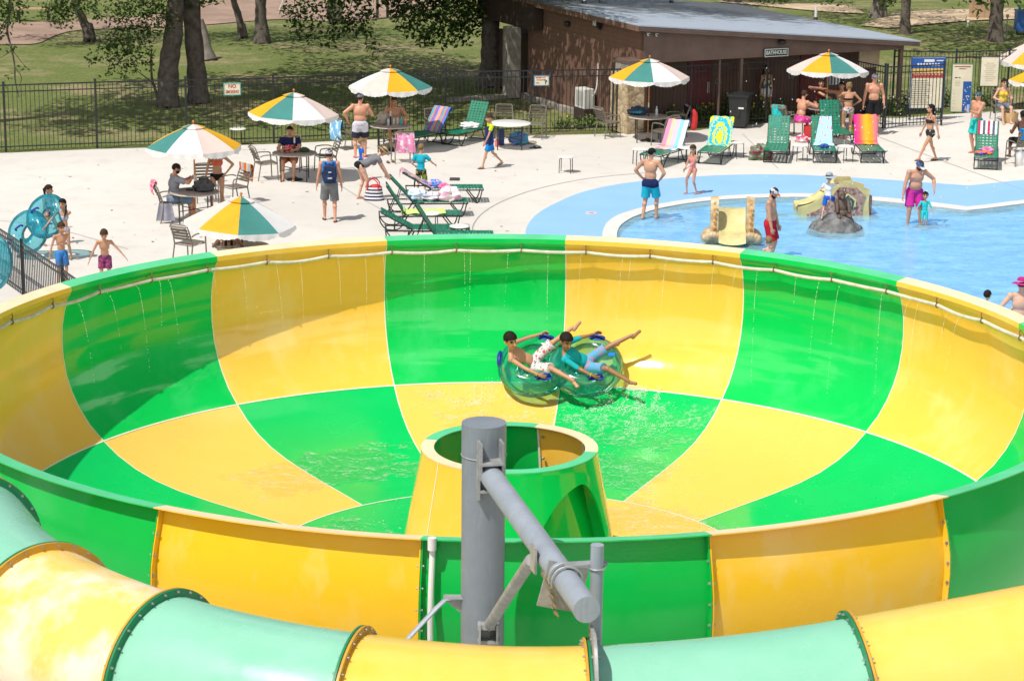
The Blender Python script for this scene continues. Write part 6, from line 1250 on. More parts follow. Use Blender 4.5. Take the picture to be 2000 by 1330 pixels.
def person(label, M4, H=1.75, kind='m', skin='tan', fat=1., pz=None, lean=0., side=0., twist=0., hands=(None, None), feet=(None, None), knee=((.15, 1, 0), (-.15, 1, 0)), elbow=((.5, -1, -.2), (-.5, -1, -.2)), toes=((.12, 1, 0), (-.12, 1, 0)),
           head=(0, 0, 0), hair='dark', hairstyle='short', wear=(), vox=None, spine=None, group=None, headm=None, hscale=1., fingers=True, curl=.5, rise=0, beard=False, face=True):
    k = H/1.75; ch = kind == 'c'; f = kind == 'f'
    root = thing('person', label, 'person', (0, 0, 0), 0, group); root.matrix_world = M4
    wd = k*(1.04 if not ch else .97); sw = (.185 if not f else .165)*wd; hw = (.092 if not f else .098)*wd
    if pz is None: pz = .515*H
    hip = v3(0, 0, pz)
    sd = Vector(spine).normalized() if spine else v3(math.sin(side), math.sin(lean), math.cos(lean)*math.cos(side)).normalized()
    right = v3(math.cos(twist), math.sin(twist), 0); fr = sd.cross(right).normalized()*-1
    right = (right-sd*right.dot(sd)).normalized(); fr = sd.cross(right)    # front
    R3 = Matrix((right, fr, sd)).transposed()
    tl = .305*H; neck = hip+sd*tl; chest = hip+sd*tl*.66; waist = hip+sd*tl*.30
    hup = (sd*.55+v3(0, 0, .45)).normalized() if sd.z > .2 else sd
    hr_ = (right-hup*right.dot(hup)).normalized(); HM = Matrix((hr_, hup.cross(hr_), hup)).transposed()@Matrix.Rotation(head[0], 3, 'Z')@Matrix.Rotation(head[1], 3, 'X')@Matrix.Rotation(head[2], 3, 'Y')
    if headm:
        hf, hu = Vector(headm[0]).normalized(), Vector(headm[1]).normalized(); hx = hf.cross(hu).normalized(); hup = hx.cross(hf).normalized(); HM = Matrix((hx, hf, hup)).transposed()
    hs = (.97+.03*k if not ch else (.76+.24*k*1.0)) if H > .9 else .80
    hs *= hscale
    hb = neck+hup*(.055*hs+.015); hc = hb+HM@v3(0, .012, .10)*hs
    P = Prims(); wf = fat; bw = (1 if not ch else .9)*k
    if ch: wf *= .92
    # torso
    P.ell('pelvis', hip+sd*.015*k, ((.158 if f else .148)*bw*wf**.6, .108*bw*wf**.7, .115*k), R3)
    if f:
        P.ell('pelvis', hip+fr*-.045*k-sd*.035*k-right*.06*k, (.09*k*wf**.5, .085*k, .10*k), R3); P.ell('pelvis', hip+fr*-.045*k-sd*.035*k+right*.06*k, (.09*k*wf**.5, .085*k, .10*k), R3)
    else:
        P.ell('pelvis', hip+fr*-.035*k-sd*.03*k-right*.06*k, (.08*k, .08*k, .095*k), R3); P.ell('pelvis', hip+fr*-.035*k-sd*.03*k+right*.06*k, (.08*k, .08*k, .095*k), R3)
    P.ell('belly', waist+fr*(.012+.05*(wf-1))*k, ((.122 if f else .138)*bw*wf, .095*bw*wf**1.5, .15*k), R3)
    P.ell('chest', chest, ((.142 if f else .165)*bw*wf**.5, .105*bw*wf**.6, .155*k), R3)
    P.ell('chest', chest+sd*.075*k, ((.150 if f else .178)*bw*wf**.3, .085*bw*wf**.4, .085*k), R3)
    if f:
        for s in (-1, 1): P.ell('breast', chest+right*s*.066*k+fr*.085*k+sd*.0*k, (.060*k, .055*k, .060*k), R3)
    elif not ch:
        for s in (-1, 1): P.ell('chest', chest+right*s*.075*k+fr*.065*k+sd*.035*k, (.075*k, .045*k, .055*k), R3)
    P.cap('neck', neck-sd*.05*k, hb+HM@v3(0, -.005, .045)*hs, (.058 if kind == 'm' else .047)*k**.8, (.052 if kind == 'm' else .043)*k**.8)
    P.cap('chest', neck-sd*.035*k-right*sw*.62, neck-sd*.035*k+right*sw*.62, .05*k, .05*k)
    # head
    P.ell('head', hc+HM@v3(0, -.008, .028)*hs, (.077*hs, .096*hs, .088*hs), HM); P.ell('head', hc+HM@v3(0, .022, -.032)*hs, (.063*hs, .072*hs, .082*hs), HM); P.ell('head', hc+HM@v3(0, .055, -.078)*hs, (.036*hs, .035*hs, .032*hs), HM)
    P.cap('nose', hc+HM@v3(0, .092, .008)*hs, hc+HM@v3(0, .112, -.028)*hs, .011*hs, .016*hs)
    for s in (-1, 1): P.ell('ear', hc+HM@v3(s*.078, -.008, -.008)*hs, (.014*hs, .024*hs, .034*hs), HM)
    # limbs
    ua, fa, th, sh = .168*H, .148*H, .245*H, .240*H; J = {}
    m_ = 1.10 if kind == 'm' else (.90 if f else .88); m_ *= wf**.35
    for s, i in ((-1, 0), (1, 1)):
        n = 'LR'[i]; S = neck-sd*(.045*k)+right*s*sw; ht = hands[i]
        ht = S+v3(s*.055*k, .06*k, -(ua+fa)*.975) if ht is None else Vector(ht)
        ep = Vector(elbow[1-i]); ep = right*ep.x+v3(0, 0, ep.z)+fr*ep.y if not spine else right*ep.x+fr*ep.y+sd*ep.z
        E, Wr = ik(S, ht, ua, fa, ep)
        P.ell('arm'+n, S, (.060*k*m_**.6, .060*k*m_**.6, .062*k*m_**.6)); P.cap('arm'+n, S, E, .049*k*m_, .038*k*m_); P.ell('arm'+n, S.lerp(E, .45), (.046*k*m_,)*3); P.cap('fore'+n, E, Wr, .039*k*m_, .026*k*m_); P.ell('fore'+n, E.lerp(Wr, .28), (.041*k*m_,)*3)
        fd = (Wr-E).normalized(); J['W'+n] = Wr; J['F'+n] = fd; J['E'+n] = E; J['S'+n] = S
        bend = fr if abs(fd.dot(fr)) < .9 else sd; pn = (right*-s); pn = (pn-fd*pn.dot(fd)); pn = pn.normalized() if pn.length > .1 else fd.orthogonal().normalized(); px = fd.cross(pn).normalized()
        hm = Matrix((px, pn, fd)).transposed(); hl = .105*H/1.0*.98 if False else .062*k*(1.0 if not ch else 1.0)
        P.ell('hand'+n, Wr+fd*.045*k, (.038*k, .018*k, .05*k), hm); J['HM'+n] = hm; J['PN'+n] = pn; J['PX'+n] = px
        hp = hip+right*s*hw; ft = feet[i]; ft = v3(s*.10*k, 0, .075*k+rise) if ft is None else Vector(ft)
        kp = Vector(knee[1-i]); kp = kp if not spine else kp
        K, A = ik(hp, ft, th, sh, kp)
        P.cap('thigh'+n, hp, K, (.088 if f else .083)*k*m_**.7*wf**.3, .056*k*m_**.6); P.ell('thigh'+n, hp.lerp(K, .3), ((.086 if f else .082)*k*m_**.7*wf**.3,)*3); P.cap('shin'+n, K, A, .052*k*m_**.6, .033*k*m_**.5)
        sdn = (A-K).normalized(); bk = (K-hp).normalized().cross(sdn).cross(sdn); cb = -Vector(toes[1-i]).normalized(); cb = (cb-sdn*cb.dot(sdn)); cb = cb.normalized() if cb.length > .05 else v3(0, 0, 0)
        P.ell('shin'+n, K.lerp(A, .30)+cb*.018*k, (.054*k*m_**.7,)*3); J['K'+n] = K; J['A'+n] = A; J['H'+n] = hp
        td = Vector(toes[1-i]).normalized(); dn = v3(0, 0, -1) if abs(td.z) < .5 else (sdn-td*sdn.dot(td)).normalized()
        sole = A+dn*.045*k; P.cap('foot'+n, A-td*.022*k+dn*.035*k, A+td*.10*k+dn*.048*k, .036*k, .030*k); P.ell('foot'+n, A+td*.125*k+dn*.055*k, (.04*k, .04*k, .022*k) if abs(td.z) < .5 else (.033*k,)*3); J['T'+n] = td; J['D'+n] = dn
    vox = vox or (.0135 if H > 1.2 else .011)
    me = remesh(P.mesh(), vox, 3)
    n = len(me.polygons); cen = np.empty(n*3); me.polygons.foreach_get('center', cen); cen = cen.reshape(-1, 3); nor = np.empty(n*3); me.polygons.foreach_get('normal', nor); nor = nor.reshape(-1, 3)
    lab = P.label(cen); R = np.array(R3); tq = (cen-np.array(hip))@R; t = tq[:, 2]/tl; xq = tq[:, 0]/k; yq = tq[:, 1]/k
    HMn = np.array(HM); hq = (cen-np.array(hc))@HMn/hs; inhead = np.isin(lab, ['head', 'nose', 'ear'])
    # face colours by facet, hands with separate fingers
    mi = np.zeros(n, dtype=np.int32)
    if face:
        fz = inhead & (hq[:, 1] > .055)
        mi[fz & (np.abs(np.abs(hq[:, 0])-.032) < .0135) & (np.abs(hq[:, 2]-.010) < .0085)] = 1
        mi[fz & (np.abs(np.abs(hq[:, 0])-.032) < .019) & (np.abs(hq[:, 2]-.030) < .0065)] = 3
        mi[fz & (np.abs(hq[:, 0]) < .024) & (np.abs(hq[:, 2]+.055) < .008)] = 2
    vs = [tuple(v.co) for v in me.vertices]; fs = [tuple(p.vertices) for p in me.polygons]
    bodyb = MB(); bodyb.v = vs; bodyb.f = fs; bodyb.m = [int(q) for q in mi]
    if fingers:
        for nn, s in (('L', -1), ('R', 1)):
            W_, fd, pn, px = J['W'+nn], J['F'+nn], J['PN'+nn], J['PX'+nn]; base = W_+fd*.080*k; fwd = px if px.dot(fr) > 0 else -px
            for j, (o_, l_) in enumerate(((.028, .066), (.010, .074), (-.009, .069), (-.027, .054))):
                a = base+fwd*o_*k; d1 = (fd+pn*curl*.4+fwd*o_*2).normalized(); d2 = (fd*(1-curl*.6)+pn*curl).normalized(); b = a+d1*l_*k*.5; c = b+d2*l_*k*.5
                bodyb.tube([a-fd*.02*k, a, b, c], [.0095*k, .0092*k, .0085*k, .0065*k], 7)
            a = W_+fd*.03*k+fwd*.03*k; d1 = (fd*.7+fwd*.7+pn*.25).normalized(); b = a+d1*.035*k; c = b+(fd+pn*.3+fwd*.1).normalized()*.030*k; bodyb.tube([a-d1*.02*k, a, b, c], [.013*k, .012*k, .0105*k, .008*k], 7)
    sk = SK[skin] if isinstance(skin, str) else skin
    bodyb.build('body', [sk, eye_m, lip_m, HR_[hair] if hair else brow_m], root, 80)
    # hair
    hm_ = HR_[hair] if hair else None
    if hm_ and hairstyle != 'none':
        line = .045 if hairstyle != 'long' else .05
        mk = inhead & (lab != 'nose') & ((hq[:, 2] > line+.25*np.maximum(0, hq[:, 1]-.04)) | ((hq[:, 1] < -.005) & (hq[:, 2] > -.035-(.06 if hairstyle in ('long', 'pony', 'bun') else 0))) | ((hq[:, 1] < .035) & (hq[:, 2] > .015) & (np.abs(hq[:, 0]) > .05))) & ~((lab == 'ear') & (hq[:, 2] < .02))
        o = shell(me, cen, nor, mk, .013*hs, 'hair', hm_, root)
        if o:
            patch_sm(o, 2); q = random.Random(int(H*1000)+len(label))
            for v in o.data.vertices: v.co += Vector((q.uniform(-1, 1), q.uniform(-1, 1), q.uniform(-1, 1)))*.0035
            ob = MB()
            if hairstyle == 'long':
                for s in (-.05, -.017, .017, .05): ob.cap(hc+HM@v3(s, -.085, .0)*hs, neck+right*s*1.2-fr*.10*k-sd*.09*k, .034*hs, .022*hs, 8)
                ob.cap(hc+HM@v3(-.075, -.03, .0)*hs, neck-right*.085-fr*.02*k-sd*.06*k, .022, .014, 8); ob.cap(hc+HM@v3(.075, -.03, .0)*hs, neck+right*.085-fr*.02*k-sd*.06*k, .022, .014, 8)
            elif hairstyle == 'pony': ob.tube([hc+HM@v3(0, -.095, .03)*hs, hc+HM@v3(0, -.13, .0)*hs, neck-fr*.115*k-sd*.05*k, neck-fr*.115*k-sd*.14*k], [.022, .03, .024, .008], 8)
            elif hairstyle == 'braid': ob.tube([hc+HM@v3(-.07, -.04, -.02)*hs, neck-right*.10*k+fr*.07*k, neck-right*.085*k+fr*.125*k-sd*.10*k, neck-right*.08*k+fr*.12*k-sd*.2*k], [.02, .02, .018, .008], 8)
            elif hairstyle == 'bun': ob.ell(hc+HM@v3(0, -.07, .095)*hs, (.045*hs,)*3)
            if ob.v: ob.build('hair_length', hm_, o, 60)
    if beard:
        mk = inhead & (hq[:, 2] < -.035) & (hq[:, 1] > .0) & (lab != 'nose') & ~((np.abs(hq[:, 0]) < .022) & (np.abs(hq[:, 2]+.055) < .009)); o = shell(me, cen, nor, mk, .008*hs, 'beard', HR_['dark'], root)
    # clothes
    tors = np.isin(lab, ['pelvis', 'belly', 'chest', 'breast']); leg = np.isin(lab, ['thighL', 'thighR'])
    def legt(nn): a = np.array(J['H'+nn]); b = np.array(J['K'+nn]); return ((cen-a)@(b-a))/((b-a)@(b-a))
    for w_ in wear:
        typ, m = w_[0], w_[1]; o = None
        if typ in ('trunks', 'shorts'):
            ln = w_[2] if len(w_) > 2 else .78; mb = MB(); mb.ell(hip+sd*.02*k, ((.168 if not f else .175)*bw*wf**.6, .128*bw*wf**.7, .115*k), 16, 12, M=R3); mb.ell(hip+fr*-.035*k-sd*.03*k, (.14*k*wf**.4, .10*k, .10*k), 16, 12, M=R3)
            for nn, s in (('L', -1), ('R', 1)):
                a, b = J['H'+nn], J['H'+nn].lerp(J['K'+nn], ln); d_ = (b-a).normalized(); fl_ = (w_[3] if len(w_) > 3 else 1.)
                mb.tube([a-d_*.05*k, a, a.lerp(b, .5), b-d_*.004, b], [.085*k*wf**.3, .105*k*m_**.4*wf**.3, .100*k*m_**.4*wf**.2, .098*k*fl_*m_**.35, .094*k*fl_*m_**.35], 18)
            gm = remesh(mb, vox*.95, 2); gm.materials.clear(); gm.materials.append(m); o = bpy.data.objects.new(typ, gm); C.objects.link(o); o.parent = root; gm.name = typ
            bmx = bmesh.new(); bmx.from_mesh(gm); bmesh.ops.bisect_plane(bmx, geom=bmx.verts[:]+bmx.edges[:]+bmx.faces[:], plane_co=hip+sd*.095*k, plane_no=sd, clear_outer=True)
            bmx.to_mesh(gm); bmx.free()
            if len(w_) > 4:      # second colour below a height along the leg
                gm.materials.append(w_[4])
                for p in gm.polygons:
                    c = p.center; a, b = J['HL'], J['KL']; a2, b2 = J['HR'], J['KR']; t_ = ((c-a).dot(b-a)/(b-a).length_squared if (c-(a+b)/2).length < (c-(a2+b2)/2).length else (c-a2).dot(b2-a2)/(b2-a2).length_squared)
                    if t_ > w_[5]: p.material_index = 1
            wb = MB(); 
        elif typ == 'shirt':
            sl = w_[2] if len(w_) > 2 else .5; hem = w_[3] if len(w_) > 3 else -.12; mb = P.mesh(only=['belly', 'chest', 'breast'], grow=.016*k); mb.ell(hip+sd*.03*k, ((.168)*bw*wf**.6, .125*bw*wf**.7, .14*k), 16, 12, M=R3)
            mb.cap(neck-sd*.045*k-right*sw*.75, neck-sd*.045*k+right*sw*.75, .062*k, .062*k)
            if sl > 0:
                for nn in 'LR':
                    a, e = J['S'+nn], J['E'+nn]
                    b = a.lerp(e, min(1, sl*1.0)); mb.tube([a-(e-a)*.15, a, b], [.06*k, .075*k*m_**.4, (.068 if sl < .9 else .056)*k*m_**.5], 14); mb.ell(a, (.072*k*m_**.4,)*3)
                    if sl > 1: b2 = e.lerp(J['W'+nn], sl-1); mb.cap(e, b2, .052*k*m_**.6, .043*k*m_**.6); 
            gm = remesh(mb, vox, 3); gm.materials.clear(); gm.materials.append(m); gm.name = 'shirt'; o = bpy.data.objects.new('shirt', gm); C.objects.link(o); o.parent = root
            bmx = bmesh.new(); bmx.from_mesh(gm)
            bmesh.ops.bisect_plane(bmx, geom=bmx.verts[:]+bmx.edges[:]+bmx.faces[:], plane_co=hip+sd*hem*k, plane_no=-sd, clear_outer=True)
            bmesh.ops.bisect_plane(bmx, geom=bmx.verts[:]+bmx.edges[:]+bmx.faces[:], plane_co=neck+sd*.012*k, plane_no=sd, clear_outer=True); bmx.to_mesh(gm); bmx.free()
        elif typ == 'bikini_top':
            mk = np.isin(lab, ['chest', 'breast', 'belly']) & (((t > .53) & (t < .74) & (yq > .02)) | ((t > .57) & (t < .66)))
            mk |= np.isin(lab, ['chest', 'neck']) & (np.abs(np.abs(xq)-.075) < .014) & (t > .70) & (yq > -.02); o = shell(me, cen, nor, mk, .006, 'bikini_top', m, root)
        elif typ == 'bikini_bottom':
            mk = (np.isin(lab, ['pelvis', 'belly']) & (t < .13)) | (leg & (np.minimum(legt('L'), legt('R')) < .04)); mk &= (t < .13) & ~((np.abs(xq) > .15) & (t < -.0)); o = shell(me, cen, nor, mk, .006, 'bikini_bottom', m, root)
        elif typ == 'one_piece':
            mk = tors & (t < .82) & ((yq > -.02) | (t < .45) | ((np.abs(np.abs(xq)-.06) < .03))); mk |= leg & (t < .0) & (np.minimum(legt('L'), legt('R')) < .06); o = shell(me, cen, nor, mk, .006, 'swimsuit', m, root)
        elif typ == 'rash_suit':
            mk = (tors & (t < .97)) | np.isin(lab, ['armL', 'armR']) | (leg & (np.where(lab == 'thighL', legt('L'), legt('R')) < .8)) ; o = shell(me, cen, nor, mk, .009, 'rash_suit', m, root)
        elif typ == 'swim_shirt':
            mk = (tors & (t < .97)) | np.isin(lab, ['armL', 'armR']); o = shell(me, cen, nor, mk, .010, 'swim_shirt', m, root)
        elif typ == 'cap':
            mb = MB(); T_ = HM; mb.sheet(lambda u, v: hc+HM@Vector((.090*hs*math.sin(v*PI/2)*math.cos(2*PI*u), -.008*hs+.108*hs*math.sin(v*PI/2)*math.sin(2*PI*u), (.030+.094*math.cos(v*PI/2))*hs)), 20, 8); o = mb.build('cap', m, root, 60)
            br = MB(); s_ = -1 if len(w_) > 3 and w_[3] == 'back' else 1
            br.sheet(lambda u, v: hc+HM@Vector(((.083-.012*v)*hs*math.cos(PI*u), s_*((.09+.085*v)*hs*math.sin(PI*u)**.8), (.036-.018*v*math.sin(PI*u)+.006)*hs)), 14, 4); br.build('brim', w_[2] if len(w_) > 2 and w_[2] else m, o, 60)
        elif typ == 'hat':
            mb = MB(); mb.sheet(lambda u, v: hc+HM@Vector((.088*hs*math.sin(min(1, v*1.3)*PI/2)**.7*math.cos(2*PI*u), .104*hs*math.sin(min(1, v*1.3)*PI/2)**.7*math.sin(2*PI*u), (.135-.10*v**2)*hs)), 22, 8); o = mb.build('hat', m, root, 60)
            br = MB(); br.sheet(lambda u, v: hc+HM@Vector(((.088+.10*v)*hs*math.cos(2*PI*u), (.102+.10*v)*hs*math.sin(2*PI*u), (.040-.025*v+.012*math.sin(4*PI*u)*v)*hs)), 26, 3); br.build('brim', m, o, 60)
            bd = MB(); bd.sheet(lambda u, v: hc+HM@Vector((.091*hs*math.cos(2*PI*u), .106*hs*math.sin(2*PI*u), (.042+.03*v)*hs)), 22, 1); bd.build('hat_band', w_[2] if len(w_) > 2 else dk, o, 60)
        elif typ == 'sunglasses':
            mb = MB()
            for s in (-1, 1): mb.ell(hc+HM@v3(s*.034, .088, .010)*hs, (.026*hs, .010, .018*hs), 10, 6, M=HM)
            mb.tube([hc+HM@v3(-.08, .0, .012)*hs, hc+HM@v3(-.06, .085, .014)*hs, hc+HM@v3(.06, .085, .014)*hs, hc+HM@v3(.08, .0, .012)*hs], .005, 5); o = mb.build('sunglasses', m, root, 60)
        elif typ == 'sandals':
            for nn in 'LR':
                A_, td, dn = J['A'+nn], J['T'+nn], J['D'+nn]; mb = MB(); sdv = td.cross(dn); MM = Matrix((sdv, td, dn)).transposed(); mb.ell(A_+td*.05*k+dn*.082*k, (.05*k, .135*k, .012), 14, 6, M=MM); mb.tube(smooth_loop([A_+td*.10*k+dn*.07*k-sdv*.042*k, A_+td*.09*k+dn*.03*k, A_+td*.10*k+dn*.07*k+sdv*.042*k], 4), .010, 6); mb.build('sandal', m, root, 60)
        elif typ == 'wristband':
            nn = w_[2]; a = J['W'+nn]; d_ = J['F'+nn]; mb = MB(); x_ = d_.orthogonal().normalized(); y_ = d_.cross(x_); mb.tube([a-d_*.02*k+(x_*math.cos(q)+y_*math.sin(q))*.031*k for q in np.linspace(0, 2*PI, 14, endpoint=False)], .009*k, 6, closed=True); mb.build('wristband', m, root, 60)
        elif typ == 'backpack':
            mb = MB(); c = hip+sd*tl*.52-fr*.185*k; mb.ell(c, (.17*k, .10*k, .25*k), 14, 10, M=R3); mb.box(c-sd*.02, (.29*k, .17*k, .40*k), M=R3); gm = remesh(mb, .014, 6); gm.materials.clear(); gm.materials.append(m); gm.name = 'backpack'; o = tag(bpy.data.objects.new('backpack', gm), 'navy backpack with two pale patches worn by the man in a blue tank top', 'backpack'); C.objects.link(o); o.matrix_world = M4.copy()
            pb_ = MB(); pb_.ell(c-fr*.07*k-sd*.11*k, (.12*k, .05*k, .10*k), 12, 8, M=R3); pb_.build('pocket', m, o, 60); lb = MB(); lb.box(c-fr*.113*k+sd*.05*k, (.07*k, .012, .03*k), M=R3); lb.box(c-fr*.128*k-sd*.09*k, (.10*k, .012, .035*k), M=R3); lb.build('patch', mat('pale_patch', (.45, .48, .55), .6), o, 0)
            stp = MB()
            for s in (-1, 1): stp.tube(smooth_loop([c+right*s*.09*k+sd*.2*k+fr*.05*k, neck-sd*.00*k+right*s*.10*k+fr*.0, chest+right*s*.12*k+fr*.125*k, chest+right*s*.16*k+fr*.04*k-sd*.12*k, c+right*s*.14*k-sd*.16*k+fr*.06*k], 5), .022*k, 6, flat=.35)
            stp.build('strap', m, o, 60); o = None
        if o and typ in ('bikini_top', 'bikini_bottom', 'one_piece', 'rash_suit', 'swim_shirt'): patch_sm(o, 4)
    root['_'] = 1; del root['_']
    return root, J, (neck, chest, hip, R3, hc, HM)
def place(u, v, yaw, z=0.): return Matrix.Translation(G(u, v, z))@Matrix.Rotation(yaw, 4, 'Z')
CAMF = PI                 # facing the camera
navy = cl_('navy', (.012, .022, .085)); blackc = cl_('black', (.012, .012, .014)); greyc = cl_('grey', (.20, .20, .22)); greyt = cl_('grey_shirt', (.30, .31, .36)); aqua = cl_('aqua', (.012, .40, .52)); redc = cl_('red', (.42, .012, .02)); coral = cl_('coral', (.75, .14, .07)); pinkc = cl_('pink', (.75, .06, .36)); pinks = cl_('salmon_pink', (.80, .25, .24)); whitec = cl_('white', (.70, .69, .70)); bluec = cl_('blue', (.02, .12, .55)); skyc = cl_('sky_blue', (.06, .32, .75)); tealc = cl_('teal_cloth', (.02, .50, .50)); limec = cl_('lime', (.62, .80, .02)); yellowc = cl_('yellow', (.75, .55, .06)); turq = cl_('turquoise', (.03, .55, .52))
def pat(n, cols, s=9): return mat_pat(n, cols, s)
def mat_pat(name, cols, s):
    if name in MATS: return MATS[name]
    m, nt, b = nodes(name); n = noise(nt, coord(nt), s, 2, .6); nt.links.new(ramp(nt, n, [(.32+.36*i/max(1, len(cols)-1), q) for i, q in enumerate(cols)], 'CONSTANT'), b.inputs['Base Color']); b.inputs['Roughness'].default_value = .85; MATS[name] = m; return m
floral = pat('red_floral_white', [(.75, .10, .13), (.70, .68, .66), (.72, .70, .68), (.12, .12, .12), (.72, .70, .68)], 16); leop = pat('grey_leopard', [(.12, .10, .10), (.55, .48, .46), (.3, .26, .26)], 22); blackpal = pat('black_palm_print', [(.012, .014, .014), (.012, .014, .014), (.25, .28, .28)], 12); plaid = pat('purple_print', [(.10, .02, .10), (.32, .04, .12), (.05, .05, .18)], 18)
greypr = pat('pale_blue_print', [(.45, .50, .60), (.25, .28, .38), (.6, .55, .55)], 20); boardp = pat('grey_board_print', [(.60, .60, .66), (.50, .50, .56), (.05, .05, .08)], 5); trunkb = pat('blue_red_print', [(.03, .20, .55), (.03, .12, .30), (.45, .05, .04)], 7); darkpr = pat('dark_blue_orange_print', [(.02, .04, .10), (.30, .30, .38), (.55, .12, .08)], 14); navyp = pat('navy_print', [(.012, .022, .085), (.012, .022, .085), (.05, .30, .55)], 5)
strapb = cl_('tank_blue', (.03, .22, .62)); capw = cl_('white_cap', (.62, .64, .72)); capb = cl_('blue_cap', (.06, .16, .38)); capg = cl_('grey_blue_cap', (.20, .22, .34)); straw = cl_('straw', (.55, .40, .19)); sgl = mat('sunglass_lens', (.01, .01, .012), .15)

# -- standing and walking people on the deck and in the pool  (local axes: x = own right, y = forward)
person('boy in teal printed trunks standing sideways by the ride fence, hand at chest', place(122, 556, PI+.5), 1.30, 'c', 'tan', hands=((.05, .20, .88), (.26, .02, .62)), head=(.2, -.25, 0), hair='brown', wear=[('trunks', trunkb, .85)])
person('boy in purple shorts stooping with arms spread behind the bowl rim', place(207, 566, PI+.15), 1.32, 'c', 'tan', lean=.30, hands=((-.52, .28, .62), (.36, .10, .55)), head=(0, -.35, 0), hair='brown', wear=[('trunks', plaid, .7)], curl=.3)
gB = person('smiling girl with braid in pale bikini carrying the clear blue tube', place(128, 508, PI-.15), 1.34, 'c', 'olive', lean=.08, hands=((.26, .10, .62), (.40, .28, .70)), feet=((-.10, -.10, .08), (.08, .12, .07)), head=(-.1, -.1, 0), hair='black', hairstyle='braid', wear=[('bikini_top', greypr), ('bikini_bottom', greypr)])
person('girl in dark patterned swimsuit behind the clear blue tube looking right', place(98, 480, PI+.95), 1.36, 'c', 'olive', hands=((-.18, .18, .70), (.30, .20, .62)), feet=((-.10, .14, .08), (.10, -.12, .08)), head=(.35, -.1, 0), hair='dark', hairstyle='pony', wear=[('one_piece', darkpr)])
person('man in blue tank top, grey shorts and white cap seen from behind', place(644, 432, .12), 1.74, 'm', 'red', hands=((-.30, .10, .80), (.30, .04, .76)), feet=((-.11, .16, .08), (.12, -.14, .08)), head=(-.3, -.05, 0), hair='brown', wear=[('shirt', strapb, 0, -.02), ('shorts', cl_('grey_shorts', (.19, .20, .21)), .95, 1.12), ('cap', capw, None), ('sandals', dk), ('backpack', cl_('navy_pack', (.02, .035, .09)))])
person('woman in grey top and straw hat bending over a striped bag', place(704, 390, -1.25), 1.66, 'f', 'fair', lean=1.15, hands=((-.12, .74, .48), (.12, .78, .42)), feet=((-.10, -.02, .08), (.10, .12, .08)), knee=((.1, 1, 0), (-.1, 1, 0)), head=(.2, -.1, 0), hair='blond', hairstyle='bun', wear=[('shirt', greyc, .45, -.10), ('bikini_bottom', blackc), ('hat', straw, dk), ('sandals', cl_('tan_sandal', (.4, .25, .15)))], fat=1.05)
person('blond child in a blue shirt half hidden behind the bending woman', place(706, 352, -1.2), 1.02, 'c', 'fair', hair='blond', wear=[('shirt', bluec, .5), ('trunks', navy)])
person('boy in a bright turquoise shirt holding a phone, seen from behind', place(822, 386, -.25), 1.32, 'c', 'fair', hands=((-.20, .16, .76), (.30, .24, .80)), feet=((-.10, .02, .07), (.09, -.02, .07)), head=(-.1, -.15, 0), hair='blond', wear=[('shirt', aqua, .65, -.13), ('trunks', pat('green_black_print', [(.35, .5, .03), (.02, .03, .02), (.1, .3, .05)], 8), .8)])
person('shirtless heavy man in grey board shorts and cap by the fence table', place(704, 308, .10), 1.78, 'm', 'red', fat=1.28, hands=((-.34, .02, 1.02), (.26, .30, 1.18)), elbow=((.6, -.6, -.8), (-1, -.5, .1)), feet=((-.14, -.05, .08), (.13, .05, .08)), head=(-.5, -.1, 0), hair='brown', wear=[('trunks', boardp, .85, 1.1, cl_('dark_hem', (.03, .03, .05)), .45), ('cap', capg, None), ('sandals', pinkc)])
person('boy in navy and lime shirt with blue shorts walking left', place(957, 329, PI/2+.25), 1.46, 'c', 'tan', hands=((-.24, .22, .66), (.24, .06, .70)), feet=((-.08, .22, .075), (.09, -.34, .16)), toes=((.05, 1, -.5), (-.05, 1, 0)), head=(.1, -.25, 0), hair='brown', wear=[('shirt', limec, .55, -.10), ('shorts', cl_('bright_blue', (.01, .22, .62)), .82), ('sandals', dk)])
o_ = C.objects[-1]
pw_ = place(957, 329, PI/2+.25)
g_ = MB(); g_.sheet(lambda u, v: Vector((.17*math.cos(u*3.9-.4)*1.05, .125*math.sin(u*3.9-.4)*1.1-.0, 1.15-.50*v+.02*math.sin(u*9+v*5))), 16, 10); o_ = tag(g_.build('beach_towel', cl_('navy_towel', (.012, .03, .13)), None, 60), 'navy towel wrapped round the shoulders of the walking boy', 'towel'); o_.matrix_world = pw_
person('shirtless man in two tone blue trunks standing with hand on hip at pool edge', place(1268, 429, -.45, -.02), 1.76, 'm', 'tan', hands=((-.24, .08, .98), (.22, .10, .98)), elbow=((1, -.5, 0), (-1, -.5, 0)), feet=((-.13, -.10, .08), (.12, .14, .08)), head=(-.35, -.2, 0), hair='black', wear=[('trunks', navy, .88, 1.08, aqua, .22), ('cap', blackc, None, 'back')], fat=1.08)
person('little girl in a salmon pink swimsuit standing on the blue surround', place(1352, 380, PI/2-2.4+PI), 1.24, 'c', 'tan', hands=((.02, .20, .70), (.10, .20, .66)), feet=((-.09, -.06, .07), (.10, .10, .07)), head=(.4, -.35, 0), hair='brown', hairstyle='pony', wear=[('one_piece', pinks)])
person('bearded man in red trunks and white orange cap wading behind the bowl', place(1501, 517, -1.9, -.15), 1.80, 'm', 'tan', fat=1.12, hands=((-.20, .16, .80), (.24, .10, .82)), head=(-.2, -.55, 0), hair='dark', beard=True, wear=[('trunks', redc, .85, 1.1), ('cap', capw, cl_('orange_brim', (.75, .12, .02)))])
person('wet haired child showing head and shoulders above the bowl rim', place(1498, 560, .3, -.15), 1.02, 'c', 'fair', hair='blond', wear=[('one_piece', tealc)])
